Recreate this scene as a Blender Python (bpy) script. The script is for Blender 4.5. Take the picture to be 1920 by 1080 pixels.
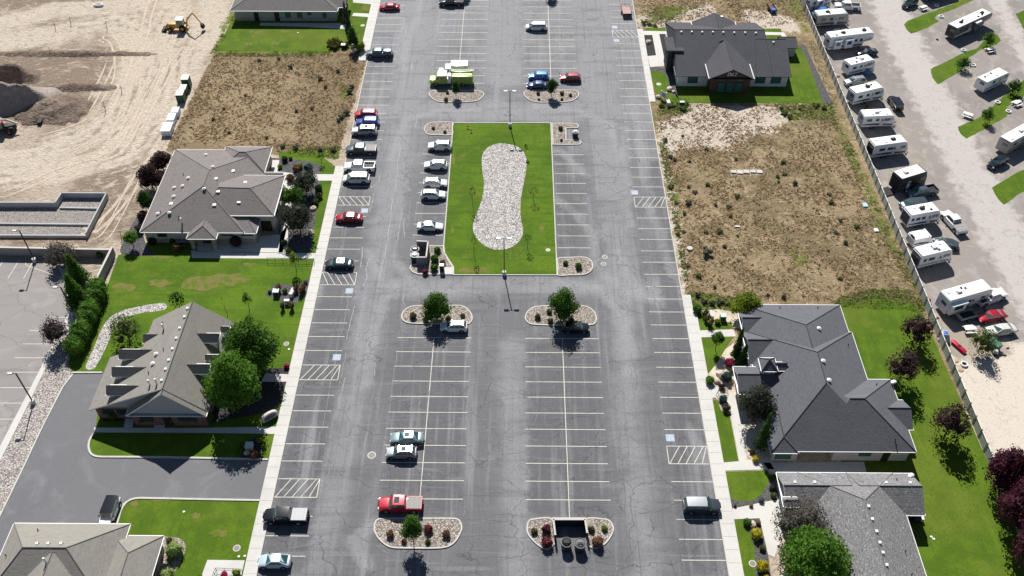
import bpy, bmesh, math, random
from mathutils import Vector, Matrix, noise as mnoise
R = math.radians
random.seed(7)
for o in list(bpy.data.objects): bpy.data.objects.remove(o)
scene = bpy.context.scene
# ------------------------------------------------------------------ camera
FPX, YH = 1740.0, -1228.0                    # focal length in photo pixels, row of the horizon
PITCH = math.atan((540 - YH) / FPX)
CAMH = 158 * math.cos(PITCH)
YAW = math.atan2(19, math.hypot(FPX, 540 - YH))
rgt = Vector((math.cos(YAW), math.sin(YAW), 0))
hfw = Vector((-math.sin(YAW), math.cos(YAW), 0))
fwd = hfw * math.cos(PITCH) - Vector((0, 0, 1)) * math.sin(PITCH)
upv = hfw * math.sin(PITCH) + Vector((0, 0, 1)) * math.cos(PITCH)
CAM = Vector((0, 0, CAMH))
cd = bpy.data.cameras.new('camera'); cam = bpy.data.objects.new('camera', cd)
scene.collection.objects.link(cam); scene.camera = cam
cd.sensor_width = 36; cd.lens = FPX * 36 / 1920; cd.clip_start = 1; cd.clip_end = 3000
cam.matrix_world = Matrix(((rgt.x, upv.x, -fwd.x, 0), (rgt.y, upv.y, -fwd.y, 0), (rgt.z, upv.z, -fwd.z, CAMH), (0, 0, 0, 1)))
scene.render.resolution_x = 1024; scene.render.resolution_y = 576
# ------------------------------------------------------------------ sky, sun, exposure
SUN_EL, SUN_AZ = 45.5, 351.0                 # the sun stands ahead of the camera; shadows fall towards it
w = bpy.data.worlds.new('World'); scene.world = w; w.use_nodes = True
nt = w.node_tree; sky = nt.nodes.new('ShaderNodeTexSky'); sky.sky_type = 'NISHITA'; sky.sun_disc = False
sky.sun_elevation = R(SUN_EL); sky.sun_rotation = R(SUN_AZ); sky.altitude = 1400
bg = nt.nodes['Background']; bg.inputs[1].default_value = 0.05; nt.links.new(sky.outputs[0], bg.inputs[0])
sl = bpy.data.lights.new('sun', 'SUN'); sl.energy = 5.0; sl.angle = R(0.5); sl.color = (1.0, 0.965, 0.91)
so = bpy.data.objects.new('sun', sl); scene.collection.objects.link(so)
sd = Vector((math.sin(R(SUN_AZ)) * math.cos(R(SUN_EL)), math.cos(R(SUN_AZ)) * math.cos(R(SUN_EL)), math.sin(R(SUN_EL))))
so.rotation_euler = sd.to_track_quat('Z', 'Y').to_euler(); so.location = (0, 120, 150)
scene.view_settings.view_transform = 'Standard'; scene.view_settings.look = 'None'
scene.view_settings.exposure = 0.42; scene.view_settings.gamma = 1.0

def G(px, py, z=0.0):
    """the point of the place at height z that the photo shows at (px, py) of 1920x1080"""
    d = fwd * FPX + rgt * (px - 960) - upv * (py - 540)
    return CAM + d * ((z - CAMH) / d.z)
def G2(px, py, z=0.0):
    p = G(px, py, z); return (p.x, p.y)
# ------------------------------------------------------------------ materials
def mat(name, col, rough=.8, layers=(), bump=None, metal=0., spec=.3, coat=0., rnd=0., trans=0.):
    """layers: (kind, scale, colour, lo, hi, amount); scale a float or (x,y,z); world position coordinates"""
    m = bpy.data.materials.new(name); m.use_nodes = True; n = m.node_tree; N = n.nodes; Lk = n.links
    b = N['Principled BSDF']; b.inputs['Roughness'].default_value = rough; b.inputs['Metallic'].default_value = metal
    b.inputs['Specular IOR Level'].default_value = spec; b.inputs['Coat Weight'].default_value = coat
    b.inputs['Base Color'].default_value = (*col, 1)
    geo = N.new('ShaderNodeNewGeometry')
    def coords(sc):
        mp = N.new('ShaderNodeMapping'); Lk.new(geo.outputs['Position'], mp.inputs[0])
        mp.inputs['Scale'].default_value = sc if isinstance(sc, tuple) else (sc, sc, sc)
        return mp.outputs[0]
    def tex(kind, sc):
        if kind.startswith('attr:'):
            at = N.new('ShaderNodeAttribute'); at.attribute_name = kind[5:]; nn = N.new('ShaderNodeTexNoise'); nn.inputs['Scale'].default_value = sc; nn.inputs['Detail'].default_value = 6; nn.inputs['Roughness'].default_value = .65
            Lk.new(geo.outputs['Position'], nn.inputs[0]); ma = N.new('ShaderNodeMath'); ma.operation = 'MULTIPLY_ADD'; Lk.new(nn.outputs[0], ma.inputs[0]); ma.inputs[1].default_value = 1.5; ma.inputs[2].default_value = -.75
            ad = N.new('ShaderNodeMath'); Lk.new(ma.outputs[0], ad.inputs[0]); Lk.new(at.outputs['Fac'], ad.inputs[1]); return ad.outputs[0]
        v = coords(sc)
        if kind == 'noise':
            t = N.new('ShaderNodeTexNoise'); t.inputs['Scale'].default_value = 1; t.inputs['Detail'].default_value = 5; t.inputs['Roughness'].default_value = .6
            Lk.new(v, t.inputs[0]); return t.outputs[0]
        if kind == 'fine':
            t = N.new('ShaderNodeTexNoise'); t.inputs['Scale'].default_value = 1; t.inputs['Detail'].default_value = 2
            Lk.new(v, t.inputs[0]); return t.outputs[0]
        if kind == 'cell':
            t = N.new('ShaderNodeTexVoronoi'); t.inputs['Scale'].default_value = 1; Lk.new(v, t.inputs[0])
            s = N.new('ShaderNodeSeparateColor'); Lk.new(t.outputs['Color'], s.inputs[0]); return s.outputs[0]
        if kind == 'edge':
            d = N.new('ShaderNodeTexNoise'); d.inputs['Scale'].default_value = 1.7; d.inputs['Detail'].default_value = 3; Lk.new(v, d.inputs[0])
            a = N.new('ShaderNodeMixRGB'); a.blend_type = 'ADD'; a.inputs[0].default_value = .55; Lk.new(v, a.inputs[1]); Lk.new(d.outputs['Color'], a.inputs[2])
            t = N.new('ShaderNodeTexVoronoi'); t.feature = 'DISTANCE_TO_EDGE'; t.inputs['Scale'].default_value = 1; Lk.new(a.outputs[0], t.inputs[0]); return t.outputs[0]
        if kind == 'wave':
            t = N.new('ShaderNodeTexWave'); t.bands_direction = 'DIAGONAL' ; t.inputs['Scale'].default_value = 1; t.inputs['Distortion'].default_value = 1.5
            Lk.new(v, t.inputs[0]); return t.outputs[1]
        if kind == 'swirl':
            t = N.new('ShaderNodeTexNoise'); t.inputs['Scale'].default_value = 1; t.inputs['Detail'].default_value = 6; t.inputs['Distortion'].default_value = 1.6
            Lk.new(v, t.inputs[0]); return t.outputs[0]
    cur = None
    for k, sc, c, lo, hi, amt in layers:
        f = tex(k, sc)
        mr = N.new('ShaderNodeMapRange'); mr.interpolation_type = 'SMOOTHSTEP'
        mr.inputs[1].default_value = lo; mr.inputs[2].default_value = hi; mr.inputs[4].default_value = amt
        if lo > hi: mr.inputs[1].default_value, mr.inputs[2].default_value = hi, lo; mr.inputs[3].default_value = amt; mr.inputs[4].default_value = 0
        Lk.new(f, mr.inputs[0])
        mx = N.new('ShaderNodeMixRGB'); Lk.new(mr.outputs[0], mx.inputs[0])
        if cur is None: mx.inputs[1].default_value = (*col, 1)
        else: Lk.new(cur, mx.inputs[1])
        mx.inputs[2].default_value = (*c, 1); cur = mx.outputs[0]
    if rnd:
        oi = N.new('ShaderNodeObjectInfo'); hs = N.new('ShaderNodeHueSaturation'); mr = N.new('ShaderNodeMapRange')
        mr.inputs[3].default_value = 1 - rnd; mr.inputs[4].default_value = 1 + rnd; Lk.new(oi.outputs['Random'], mr.inputs[0]); Lk.new(mr.outputs[0], hs.inputs['Value'])
        if cur is None: hs.inputs['Color'].default_value = (*col, 1)
        else: Lk.new(cur, hs.inputs['Color'])
        cur = hs.outputs[0]
    if cur is not None: Lk.new(cur, b.inputs['Base Color'])
    if bump:
        k, sc, st, dist = bump
        bp = N.new('ShaderNodeBump'); bp.inputs['Strength'].default_value = st; bp.inputs['Distance'].default_value = dist
        Lk.new(tex(k, sc), bp.inputs['Height']); Lk.new(bp.outputs[0], b.inputs['Normal'])
    if trans:
        tl = N.new('ShaderNodeBsdfTranslucent'); mxs = N.new('ShaderNodeMixShader'); mxs.inputs[0].default_value = trans
        if cur is not None: Lk.new(cur, tl.inputs[0])
        else: tl.inputs[0].default_value = (*col, 1)
        Lk.new(b.outputs[0], mxs.inputs[1]); Lk.new(tl.outputs[0], mxs.inputs[2]); Lk.new(mxs.outputs[0], N['Material Output'].inputs[0])
    return m
def c8(r, g, b):
    f = lambda v: (v / 255 / 12.92) if v <= 10 else ((v / 255 + .055) / 1.055) ** 2.4
    return (f(r), f(g), f(b))
MT = {}
MT['asphalt'] = mat('asphalt', (.128, .129, .138), .72, [
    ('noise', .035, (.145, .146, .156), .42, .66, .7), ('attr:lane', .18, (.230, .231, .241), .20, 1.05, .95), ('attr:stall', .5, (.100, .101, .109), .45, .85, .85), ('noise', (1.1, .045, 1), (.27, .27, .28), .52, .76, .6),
    ('swirl', (.045, .3, 1), (.085, .086, .095), .50, .74, .5), ('noise', (2.2, .03, 1), (.095, .096, .104), .52, .72, .5), ('noise', (.35, .022, 1), (.28, .28, .29), .54, .7, .55), ('swirl', (.09, 1.3, 1), (.21, .21, .22), .55, .74, .55), ('attr:sweep', .40, (.30, .30, .31), .45, 1.1, .5),
    ('swirl', .22, (.24, .24, .25), .64, .82, .4), ('noise', .45, (.075, .075, .082), .64, .80, .45), ('swirl', 1.3, (.22, .22, .23), .6, .76, .5), ('fine', 3.0, (.075, .076, .082), .45, .8, .4),
    ('edge', (.115, .2, 1), (.035, .035, .042), .010, .0, .6), ('edge', (.3, .14, 1), (.055, .055, .063), .010, .0, .4), ('fine', 14., (.22, .22, .23), .6, .9, .4)], bump=('fine', 9, .25, .02), spec=.22)
MT['oil'] = mat('oil_stain', (.062, .062, .068), .4, [('fine', 3., (.11, .11, .118), .4, .65, .9)]); MT['salt'] = mat('pale_stall_stain', (.19, .19, .20), .7, [('fine', 2.6, (.115, .116, .124), .42, .6, .95)])
MT['asphalt_drive'] = mat('asphalt_driveway', (.145, .147, .157), .72, [
    ('swirl', .16, (.20, .202, .215), .5, .75, .8), ('noise', .05, (.11, .112, .12), .45, .7, .6), ('swirl', .9, (.17, .17, .18), .55, .75, .5), ('fine', 3., (.09, .09, .10), .5, .8, .35)], bump=('fine', 9, .25, .02), spec=.25)
MT['asphalt_old'] = mat('asphalt_worn', (.255, .235, .228), .75, [
    ('swirl', .13, (.345, .32, .31), .48, .7, .8), ('noise', (.06, .25, 1), (.18, .17, .17), .5, .72, .6),
    ('edge', (.1, .16, 1), (.1, .09, .09), .01, .0, .6), ('fine', 3., (.2, .19, .185), .5, .8, .4)])
MT['paint'] = mat('road_paint', (.60, .58, .50), .7, [('noise', .8, (.30, .30, .28), .48, .74, .75), ('fine', 5., (.3, .3, .3), .6, .85, .35)])
MT['ada'] = mat('blue_parking_paint', (.33, .42, .55), .7, [('noise', 1.5, (.40, .43, .47), .42, .65, .9)])
MT['crack'] = mat('crack_sealant', (.062, .062, .068), .45)
MT['crackl'] = mat('scuffed_crack', (.12, .12, .128), .6)
MT['stainl'] = mat('tyre_scuff', (.19, .19, .20), .7, [('noise', .6, (.135, .135, .145), .4, .6, 1)])
MT['concrete'] = mat('concrete', (.57, .555, .52), .8, [('noise', .25, (.47, .46, .44), .42, .7, .6), ('fine', 2.2, (.42, .41, .39), .55, .8, .4)])
MT['curb'] = mat('kerb_concrete', (.52, .5, .46), .8, [('noise', .9, (.36, .35, .33), .5, .75, .6)])
MT['lawn'] = mat('lawn_grass', (.066, .124, .010), .9, [
    ('noise', .12, (.105, .175, .013), .4, .62, .9), ('swirl', .3, (.15, .17, .028), .53, .76, .6), ('noise', (.10, .9, 1), (.045, .105, .009), .48, .66, .6), ('noise', 1.1, (.12, .185, .016), .5, .75, .5),
    ('swirl', .07, (.20, .17, .06), .60, .74, .55), ('fine', 3.5, (.036, .08, .007), .48, .75, .6), ('fine', 9., (.13, .2, .03), .55, .8, .5)], bump=('fine', 8, .7, .06), spec=.1)
MT['lawn2'] = mat('lawn_grass_bright', (.068, .122, .010), .9, [
    ('noise', (.35, .35, 1), (.105, .168, .013), .4, .62, .85), ('noise', (1.1, .10, 1), (.055, .115, .009), .5, .66, .7), ('noise', (.06, .06, 1), (.14, .165, .026), .48, .68, .6), ('noise', 1.2, (.06, .12, .01), .5, .75, .5),
    ('fine', 3.5, (.042, .09, .007), .48, .75, .55), ('fine', 9., (.14, .21, .03), .55, .8, .5)], bump=('fine', 8, .7, .06), spec=.1)
MT['dryspot'] = mat('dry_lawn_patch', (.17, .15, .05), .95, [('noise', .8, (.09, .145, .014), .42, .60, .95), ('fine', 7., (.25, .21, .10), .5, .8, .5)], spec=.1)
MT['dirt'] = mat('bare_dirt', (.50, .42, .325), .95, [
    ('swirl', .055, (.35, .285, .22), .46, .66, .85), ('swirl', (.22, .35, 1), (.64, .57, .47), .5, .7, .75), ('noise', .5, (.33, .27, .21), .52, .75, .6),
    ('swirl', 1.1, (.7, .64, .54), .56, .74, .6), ('fine', 3., (.27, .22, .17), .55, .8, .5)], bump=('swirl', .9, .8, .25), spec=.1)
MT['dirt_brown'] = mat('tracked_dirt', (.40, .305, .205), .95, [('swirl', (.9, .3, 1), (.55, .45, .33), .48, .66, .8), ('noise', .9, (.24, .18, .12), .5, .75, .7)], bump=('swirl', 1.3, 1., .3), spec=.1)
MT['pile'] = mat('dug_earth', (.19, .145, .115), .95, [('swirl', .35, (.30, .24, .19), .45, .7, .8), ('fine', 2., (.07, .055, .045), .45, .75, .6)], bump=('swirl', 1., 1., .5), spec=.1)
MT['pile_g'] = mat('gravel_heap', (.29, .25, .22), .95, [('swirl', .5, (.40, .36, .32), .45, .7, .8), ('fine', 3., (.14, .13, .12), .5, .8, .6)], bump=('fine', 3., .8, .2), spec=.1)
MT['dry'] = mat('dry_field', (.27, .19, .112), .95, [
    ('swirl', .07, (.20, .135, .082), .45, .65, .8), ('swirl', .3, (.38, .29, .175), .5, .7, .8), ('noise', .16, (.15, .15, .055), .55, .72, .75),
    ('swirl', 1.1, (.46, .37, .24), .54, .72, .7), ('noise', 1.7, (.105, .085, .048), .54, .74, .75), ('fine', 5., (.085, .06, .04), .52, .78, .6)], bump=('swirl', 1.8, 1., .35), spec=.1)
MT['dry2'] = mat('dry_field_tan', (.36, .26, .155), .95, [
    ('swirl', .06, (.25, .17, .10), .45, .62, .85), ('swirl', .3, (.50, .40, .26), .5, .7, .8), ('noise', .11, (.17, .155, .06), .55, .74, .7),
    ('swirl', 1.1, (.62, .52, .37), .54, .72, .7), ('noise', 1.7, (.125, .09, .055), .54, .74, .75), ('fine', 5., (.11, .08, .05), .52, .78, .6)], bump=('swirl', 1.8, 1., .35), spec=.1)
MT['sand'] = mat('bare_sand', (.60, .53, .43), .95, [('swirl', .25, (.45, .37, .28), .48, .7, .8), ('noise', 1.3, (.28, .23, .15), .6, .78, .8), ('swirl', 1.1, (.72, .66, .56), .5, .7, .7), ('fine', 4., (.3, .25, .19), .55, .8, .5)], bump=('swirl', 1.3, .8, .2), spec=.1)
MT['greenweed'] = mat('green_weeds', (.075, .11, .02), .95, [('noise', .7, (.15, .14, .05), .5, .7, .7), ('fine', 4., (.03, .06, .012), .45, .75, .7)], bump=('swirl', 1.5, 1., .4), spec=.1)
MT['gravel'] = mat('park_gravel', (.355, .335, .318), .95, [
    ('swirl', .06, (.28, .262, .25), .45, .66, .8), ('noise', (.35, .2, 1), (.47, .44, .41), .5, .7, .7), ('swirl', .7, (.25, .235, .225), .5, .75, .6),
    ('fine', 3., (.2, .185, .175), .5, .78, .5), ('fine', 8., (.52, .5, .47), .58, .8, .5)], bump=('fine', 6, .6, .08), spec=.1)
MT['gravel_road'] = mat('gravel_road', (.50, .475, .45), .95, [
    ('noise', (.55, .04, 1), (.60, .57, .545), .5, .7, .8), ('swirl', .12, (.4, .375, .355), .46, .7, .7), ('fine', 4., (.34, .32, .3), .5, .8, .5)], bump=('fine', 6, .5, .05), spec=.1)
MT['sandlot'] = mat('sandy_ground', (.60, .53, .45), .95, [('swirl', .1, (.5, .43, .35), .45, .68, .8), ('swirl', .6, (.66, .61, .54), .5, .7, .7), ('noise', 1.3, (.4, .34, .28), .58, .78, .6)], bump=('swirl', 1., .6, .15), spec=.1)
SANDL = lambda a: [('attr:sand', a, (.60, .53, .43), .40, .60, 1.)]
MT['field_r'] = mat('dry_field_right', (.295, .222, .132), .95, [
    ('swirl', .06, (.185, .145, .08), .42, .60, .9), ('swirl', .3, (.42, .32, .205), .5, .7, .8), ('noise', .09, (.17, .145, .065), .52, .70, .7), ('swirl', 1.1, (.50, .40, .27), .54, .72, .6),
    ('attr:sand', .5, (.58, .51, .42), .40, .62, .95), ('swirl', .9, (.36, .29, .21), .60, .78, .6), ('attr:green', .7, (.13, .17, .03), .46, .72, .9), ('swirl', .5, (.15, .11, .065), .60, .74, .6), ('noise', 1.7, (.11, .08, .048), .56, .76, .7), ('fine', 5., (.12, .085, .055), .54, .8, .5)], bump=('swirl', 1.8, 1., .35), spec=.1)
MT['field_l'] = mat('dirt_and_field_left', (.43, .36, .28), .95, [
    ('swirl', .055, (.29, .235, .18), .44, .64, .85), ('attr:brown', .22, (.215, .165, .125), .30, .62, .9), ('attr:light', .22, (.53, .465, .375), .42, .80, .9), ('attr:rut', .45, (.27, .215, .165), .55, .95, .75), ('attr:rut', .3, (.62, .55, .45), .22, -.1, .6), ('swirl', (.22, .35, 1), (.56, .49, .39), .52, .72, .6), ('noise', .5, (.235, .185, .14), .52, .76, .75),
    ('swirl', (.5, 1.1, 1), (.63, .56, .46), .56, .74, .6), ('swirl', .9, (.20, .16, .12), .62, .78, .6), ('fine', 3., (.24, .19, .15), .52, .8, .5),
    ('attr:field', .6, (.225, .168, .102), .42, .60, 1.), ('attr:fieldl', .15, (.32, .24, .15), .4, .8, .8), ('attr:green', .5, (.13, .17, .03), .45, .68, .9), ('swirl', .8, (.13, .09, .06), .58, .76, .5)], bump=('swirl', 1.2, 1., .35), spec=.1)
MT['park'] = mat('trailer_park_gravel', (.285, .258, .235), .95, [
    ('swirl', .06, (.235, .215, .20), .45, .66, .8), ('noise', (.35, .2, 1), (.41, .375, .345), .5, .7, .6), ('swirl', .25, (.43, .38, .32), .56, .76, .7), ('attr:road', .35, (.47, .44, .41), .36, .72, .95), ('attr:sand', .3, (.60, .53, .45), .4, .65, .95), ('swirl', .7, (.22, .20, .185), .52, .8, .55), ('attr:brown', .4, (.36, .30, .23), .45, .7, .7),
    ('fine', 3., (.22, .205, .195), .52, .8, .45), ('fine', 8., (.56, .54, .51), .58, .82, .45)], bump=('fine', 6, .6, .08), spec=.1)
MT['track_l'] = mat('wheel_track_pale', (.58, .505, .40), .95, [('noise', 1.6, (.46, .38, .295), .38, .56, 1.)]); MT['track_d'] = mat('wheel_track_dark', (.42, .345, .265), .95, [('noise', 1.6, (.52, .445, .35), .40, .56, 1.)])
MT['track_g'] = mat('gravel_wheel_track', (.52, .49, .46), .95, [('noise', .9, (.45, .425, .40), .38, .55, 1.)]); MT['track_h'] = mat('gravel_wheel_track_dark', (.37, .35, .33), .95, [('noise', .9, (.45, .425, .40), .40, .56, 1.)])
def rockmat(name, c1, c2, c3, sc):
    return mat(name, c1, .9, [('cell', sc, c2, .3, .75, .9), ('cell', sc * 1.37, c3, .68, .8, .8), ('edge', sc, (.045, .04, .036), .14, .0, .85)], bump=('edge', sc, 1., .12), spec=.1)
MT['rock'] = rockmat('river_rock_mulch', (.36, .31, .265), (.50, .45, .40), (.22, .18, .16), 3.0)
MT['rockw'] = rockmat('pale_river_rock', (.50, .47, .44), (.68, .655, .63), (.3, .28, .26), 2.9)
MT['rockg'] = rockmat('dark_gravel_mulch', (.115, .112, .118), (.17, .168, .175), (.07, .068, .07), 4.0)
MT['rockl'] = rockmat('pale_cobble_strip', (.46, .42, .39), (.58, .54, .50), (.26, .23, .21), 3.0); MT['padg'] = rockmat('pad_gravel', (.38, .345, .32), (.47, .44, .41), (.25, .22, .2), 4.5)
MT['mulch'] = mat('dark_mulch', (.045, .042, .044), .95, [('fine', 3., (.09, .085, .085), .5, .75, .8)], spec=.1)
def plain(name, col, rough=.6, **k):
    if name not in MT: MT[name] = mat(name, col, rough, **k)
    return MT[name]
# ------------------------------------------------------------------ mesh and object helpers
class MB:
    def __init__(s): s.v = []; s.f = []; s.m = []
    def add(s, vs, fs, mi=0):
        k = len(s.v); s.v += [tuple(v) for v in vs]; s.f += [tuple(i + k for i in f) for f in fs]; s.m += [mi] * len(fs); return s
    def quad(s, a, b, c, d, mi=0): return s.add([a, b, c, d], [(0, 1, 2, 3)], mi)
    def box(s, cx, cy, cz, sx, sy, sz, rz=0., mi=0, top=1.0):
        c, n = math.cos(rz), math.sin(rz); vs = []
        for z, k in ((-.5, 1.), (.5, top)):
            for x, y in ((-.5, -.5), (.5, -.5), (.5, .5), (-.5, .5)):
                X, Y = x * sx * k, y * sy * k; vs.append((cx + X * c - Y * n, cy + X * n + Y * c, cz + z * sz))
        return s.add(vs, [(0, 3, 2, 1), (4, 5, 6, 7), (0, 1, 5, 4), (1, 2, 6, 5), (2, 3, 7, 6), (3, 0, 4, 7)], mi)
    def prism(s, poly, z0, z1, mi=0):
        n = len(poly); vs = [(p[0], p[1], z0) for p in poly] + [(p[0], p[1], z1) for p in poly]
        return s.add(vs, [tuple(range(n))[::-1], tuple(range(n, 2 * n))] + [(i, (i + 1) % n, n + (i + 1) % n, n + i) for i in range(n)], mi)
    def extr_y(s, prof, y0, y1, mi=0):      # profile of (x, z), pushed along y
        n = len(prof); vs = [(p[0], y0, p[1]) for p in prof] + [(p[0], y1, p[1]) for p in prof]
        return s.add(vs, [tuple(range(n)), tuple(range(n, 2 * n))[::-1]] + [(i, n + i, n + (i + 1) % n, (i + 1) % n) for i in range(n)], mi)
    def cyl(s, a, b, r0, r1=None, n=10, mi=0, caps=True):
        a, b = Vector(a), Vector(b); r1 = r0 if r1 is None else r1; d = (b - a).normalized()
        u = d.cross(Vector((0, 0, 1)) if abs(d.z) < .9 else Vector((1, 0, 0))).normalized(); t = d.cross(u); vs = []
        for p, r in ((a, r0), (b, r1)):
            for i in range(n):
                an = 2 * math.pi * i / n; vs.append(p + u * math.cos(an) * r + t * math.sin(an) * r)
        fs = [(i, (i + 1) % n, n + (i + 1) % n, n + i) for i in range(n)]
        if caps: fs += [tuple(range(n))[::-1], tuple(range(n, 2 * n))]
        return s.add(vs, fs, mi)
    def mesh(s, name, mats, smooth=False, fix=True):
        me = bpy.data.meshes.new(name); me.from_pydata(s.v, [], s.f); me.update()
        for m in (mats if isinstance(mats, (list, tuple)) else [mats]): me.materials.append(m)
        me.polygons.foreach_set('material_index', s.m)
        if smooth: me.polygons.foreach_set('use_smooth', [True] * len(s.f))
        if fix:
            bm = bmesh.new(); bm.from_mesh(me); bmesh.ops.recalc_face_normals(bm, faces=bm.faces); bm.to_mesh(me); bm.free()
        if smooth: 
            try: me.set_sharp_from_angle(angle=R(38))
            except Exception: pass
        return me
    def build(s, name, mats, parent=None, loc=None, rz=0., **k):
        return put(name, s.mesh(name, mats, **k), parent, loc, rz)
def put(name, me, parent=None, loc=None, rz=0.):
    o = bpy.data.objects.new(name, me); scene.collection.objects.link(o)
    if parent is not None: o.parent = parent
    if loc is not None: o.location = loc
    o.rotation_euler.z = rz
    return o
def tag(o, label=None, cat=None, group=None, kind=None):
    if label: o['label'] = label
    if cat: o['category'] = cat
    if group: o['group'] = group
    if kind: o['kind'] = kind
    return o
def thing(name, label, cat, loc=(0, 0, 0), rz=0., group=None):
    return tag(put(name, None, None, loc, rz), label, cat, group)
def struct(o): o['kind'] = 'structure'; return o
def dup(o, parent=None):
    c = o.copy(); scene.collection.objects.link(c); c.parent = parent
    for ch in o.children: dup(ch, c)
    return c
def bevel(me, w, seg=2, ang=30):
    bm = bmesh.new(); bm.from_mesh(me)
    bmesh.ops.remove_doubles(bm, verts=bm.verts, dist=.0005)
    ed = [e for e in bm.edges if len(e.link_faces) == 2 and e.calc_face_angle(0) > R(ang)]
    bmesh.ops.bevel(bm, geom=ed, offset=w, segments=seg, affect='EDGES', profile=.6, clamp_overlap=True)
    for f in bm.faces: f.smooth = True
    bm.to_mesh(me); bm.free()
    try: me.set_sharp_from_angle(angle=R(40))
    except Exception: pass
    return me
def spline(pts, n=6):
    out = []; m = len(pts)
    for i in range(m):
        p0, p1, p2, p3 = [Vector(pts[(i + k) % m]) for k in (-1, 0, 1, 2)]
        for j in range(n):
            t = j / n; out.append(tuple(.5 * ((2 * p1) + (p2 - p0) * t + (2 * p0 - 5 * p1 + 4 * p2 - p3) * t * t + (3 * p1 - p0 - 3 * p2 + p3) * t ** 3)))
    return out
def ragged(pts, amp=.5, step=1.5, seed=0):
    rr = random.Random(seed); out = []; m = len(pts)
    for i in range(m):
        a, b = Vector(pts[i]), Vector(pts[(i + 1) % m]); k = max(1, int((b - a).length / step))
        for j in range(k):
            p = a.lerp(b, j / k); out.append((p.x + rr.uniform(-amp, amp) * (j > 0), p.y + rr.uniform(-amp, amp) * (j > 0)))
    return out
def px(l): return [G2(*p) for p in l]
def sheet(name, poly, z, m, **k):
    me = bpy.data.meshes.new(name); bm = bmesh.new()
    f = bm.faces.new([bm.verts.new((p[0], p[1], z)) for p in poly])
    if f.normal.z < 0: f.normal_flip()
    bm.normal_update()
    if f.normal.z < 0: f.normal_flip()
    bmesh.ops.triangulate(bm, faces=bm.faces); bm.to_mesh(me); bm.free(); me.materials.append(MT[m])
    return struct(put(name, me))
def inset(poly, d):
    """offset a closed polygon inwards by d (simple mitre)"""
    n = len(poly); A = sum(poly[i][0] * poly[(i + 1) % n][1] - poly[(i + 1) % n][0] * poly[i][1] for i in range(n)); s = 1 if A > 0 else -1; out = []
    for i in range(n):
        a, b, c = Vector(poly[i - 1]), Vector(poly[i]), Vector(poly[(i + 1) % n])
        n1 = Vector((-(b - a).y, (b - a).x)).normalized() * s; n2 = Vector((-(c - b).y, (c - b).x)).normalized() * s
        m = n1 + n2; m = m / max(.35, m.length_squared / 2) if m.length > .01 else n1
        out.append((b.x + m.x * d, b.y + m.y * d))
    return out
def ring(mb, poly, w, z0, z1, mi=0):
    inn = inset(poly, w); n = len(poly)
    vs = [(*p, z0) for p in poly] + [(*p, z1) for p in poly] + [(*p, z1) for p in inn] + [(*p, z0) for p in inn]
    for i in range(n):
        j = (i + 1) % n
        mb.add([vs[i], vs[j], vs[n + j], vs[n + i]], [(0, 1, 2, 3)], mi)
        mb.add([vs[n + i], vs[n + j], vs[2 * n + j], vs[2 * n + i]], [(0, 1, 2, 3)], mi)
        mb.add([vs[2 * n + i], vs[2 * n + j], vs[3 * n + j], vs[3 * n + i]], [(0, 1, 2, 3)], mi)
def strip(mb, pts, w, z0, z1, mi=0):
    """a band w wide along an open path, box section"""
    for i in range(len(pts) - 1):
        a, b = Vector(pts[i][:2]), Vector(pts[i + 1][:2]); d = b - a
        if d.length < 1e-4: continue
        mb.box((a.x + b.x) / 2, (a.y + b.y) / 2, (z0 + z1) / 2, d.length + (w * .35 if z1 - z0 > .02 else 0), w, z1 - z0, math.atan2(d.y, d.x), mi)
def flat(mb, pts, w, z, mi=0):
    for i in range(len(pts) - 1):
        a, b = Vector(pts[i][:2]), Vector(pts[i + 1][:2]); d = b - a
        if d.length < 1e-4: continue
        n = Vector((-d.y, d.x)).normalized() * w / 2
        mb.quad((a.x - n.x, a.y - n.y, z), (b.x - n.x, b.y - n.y, z), (b.x + n.x, b.y + n.y, z), (a.x + n.x, a.y + n.y, z), mi)
# ------------------------------------------------------------------ ground sheets
LX, RX = -33.2, 27.35                        # kerb lines of the parking lot
sheet('ground', [(-420, -60), (420, -60), (420, 760), (-420, 760)], 0, 'dirt')
import numpy as np
def sdist(X, Y, P):
    """signed distance to a polygon, negative inside"""
    n = len(P); D = np.full(X.shape, 1e9); ins = np.zeros(X.shape, bool)
    for i in range(n):
        ax, ay = P[i][:2]; bx, by = P[(i + 1) % n][:2]; dx, dy = bx - ax, by - ay; t = np.clip(((X - ax) * dx + (Y - ay) * dy) / (dx * dx + dy * dy + 1e-9), 0, 1)
        D = np.minimum(D, np.hypot(X - ax - t * dx, Y - ay - t * dy)); c = ((ay > Y) != (by > Y)) & (X < dx * (Y - ay) / (dy if abs(dy) > 1e-9 else 1e-9) + ax); ins ^= c
    return np.where(ins, -D, D)
def wpoly(X, Y, polys, soft): return np.clip(np.max([.5 - sdist(X, Y, px(p)) / soft for p in polys], 0), -.2, 1.2)
def wcurve(X, Y, curves, width):
    W = np.zeros(X.shape)
    for c in curves:
        P = px(c); D = np.full(X.shape, 1e9)
        for i in range(len(P) - 1):
            ax, ay = P[i]; bx, by = P[i + 1]; dx, dy = bx - ax, by - ay; t = np.clip(((X - ax) * dx + (Y - ay) * dy) / (dx * dx + dy * dy), 0, 1); D = np.minimum(D, np.hypot(X - ax - t * dx, Y - ay - t * dy))
        W = np.maximum(W, np.exp(-(D / width) ** 2))
    return W
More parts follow.
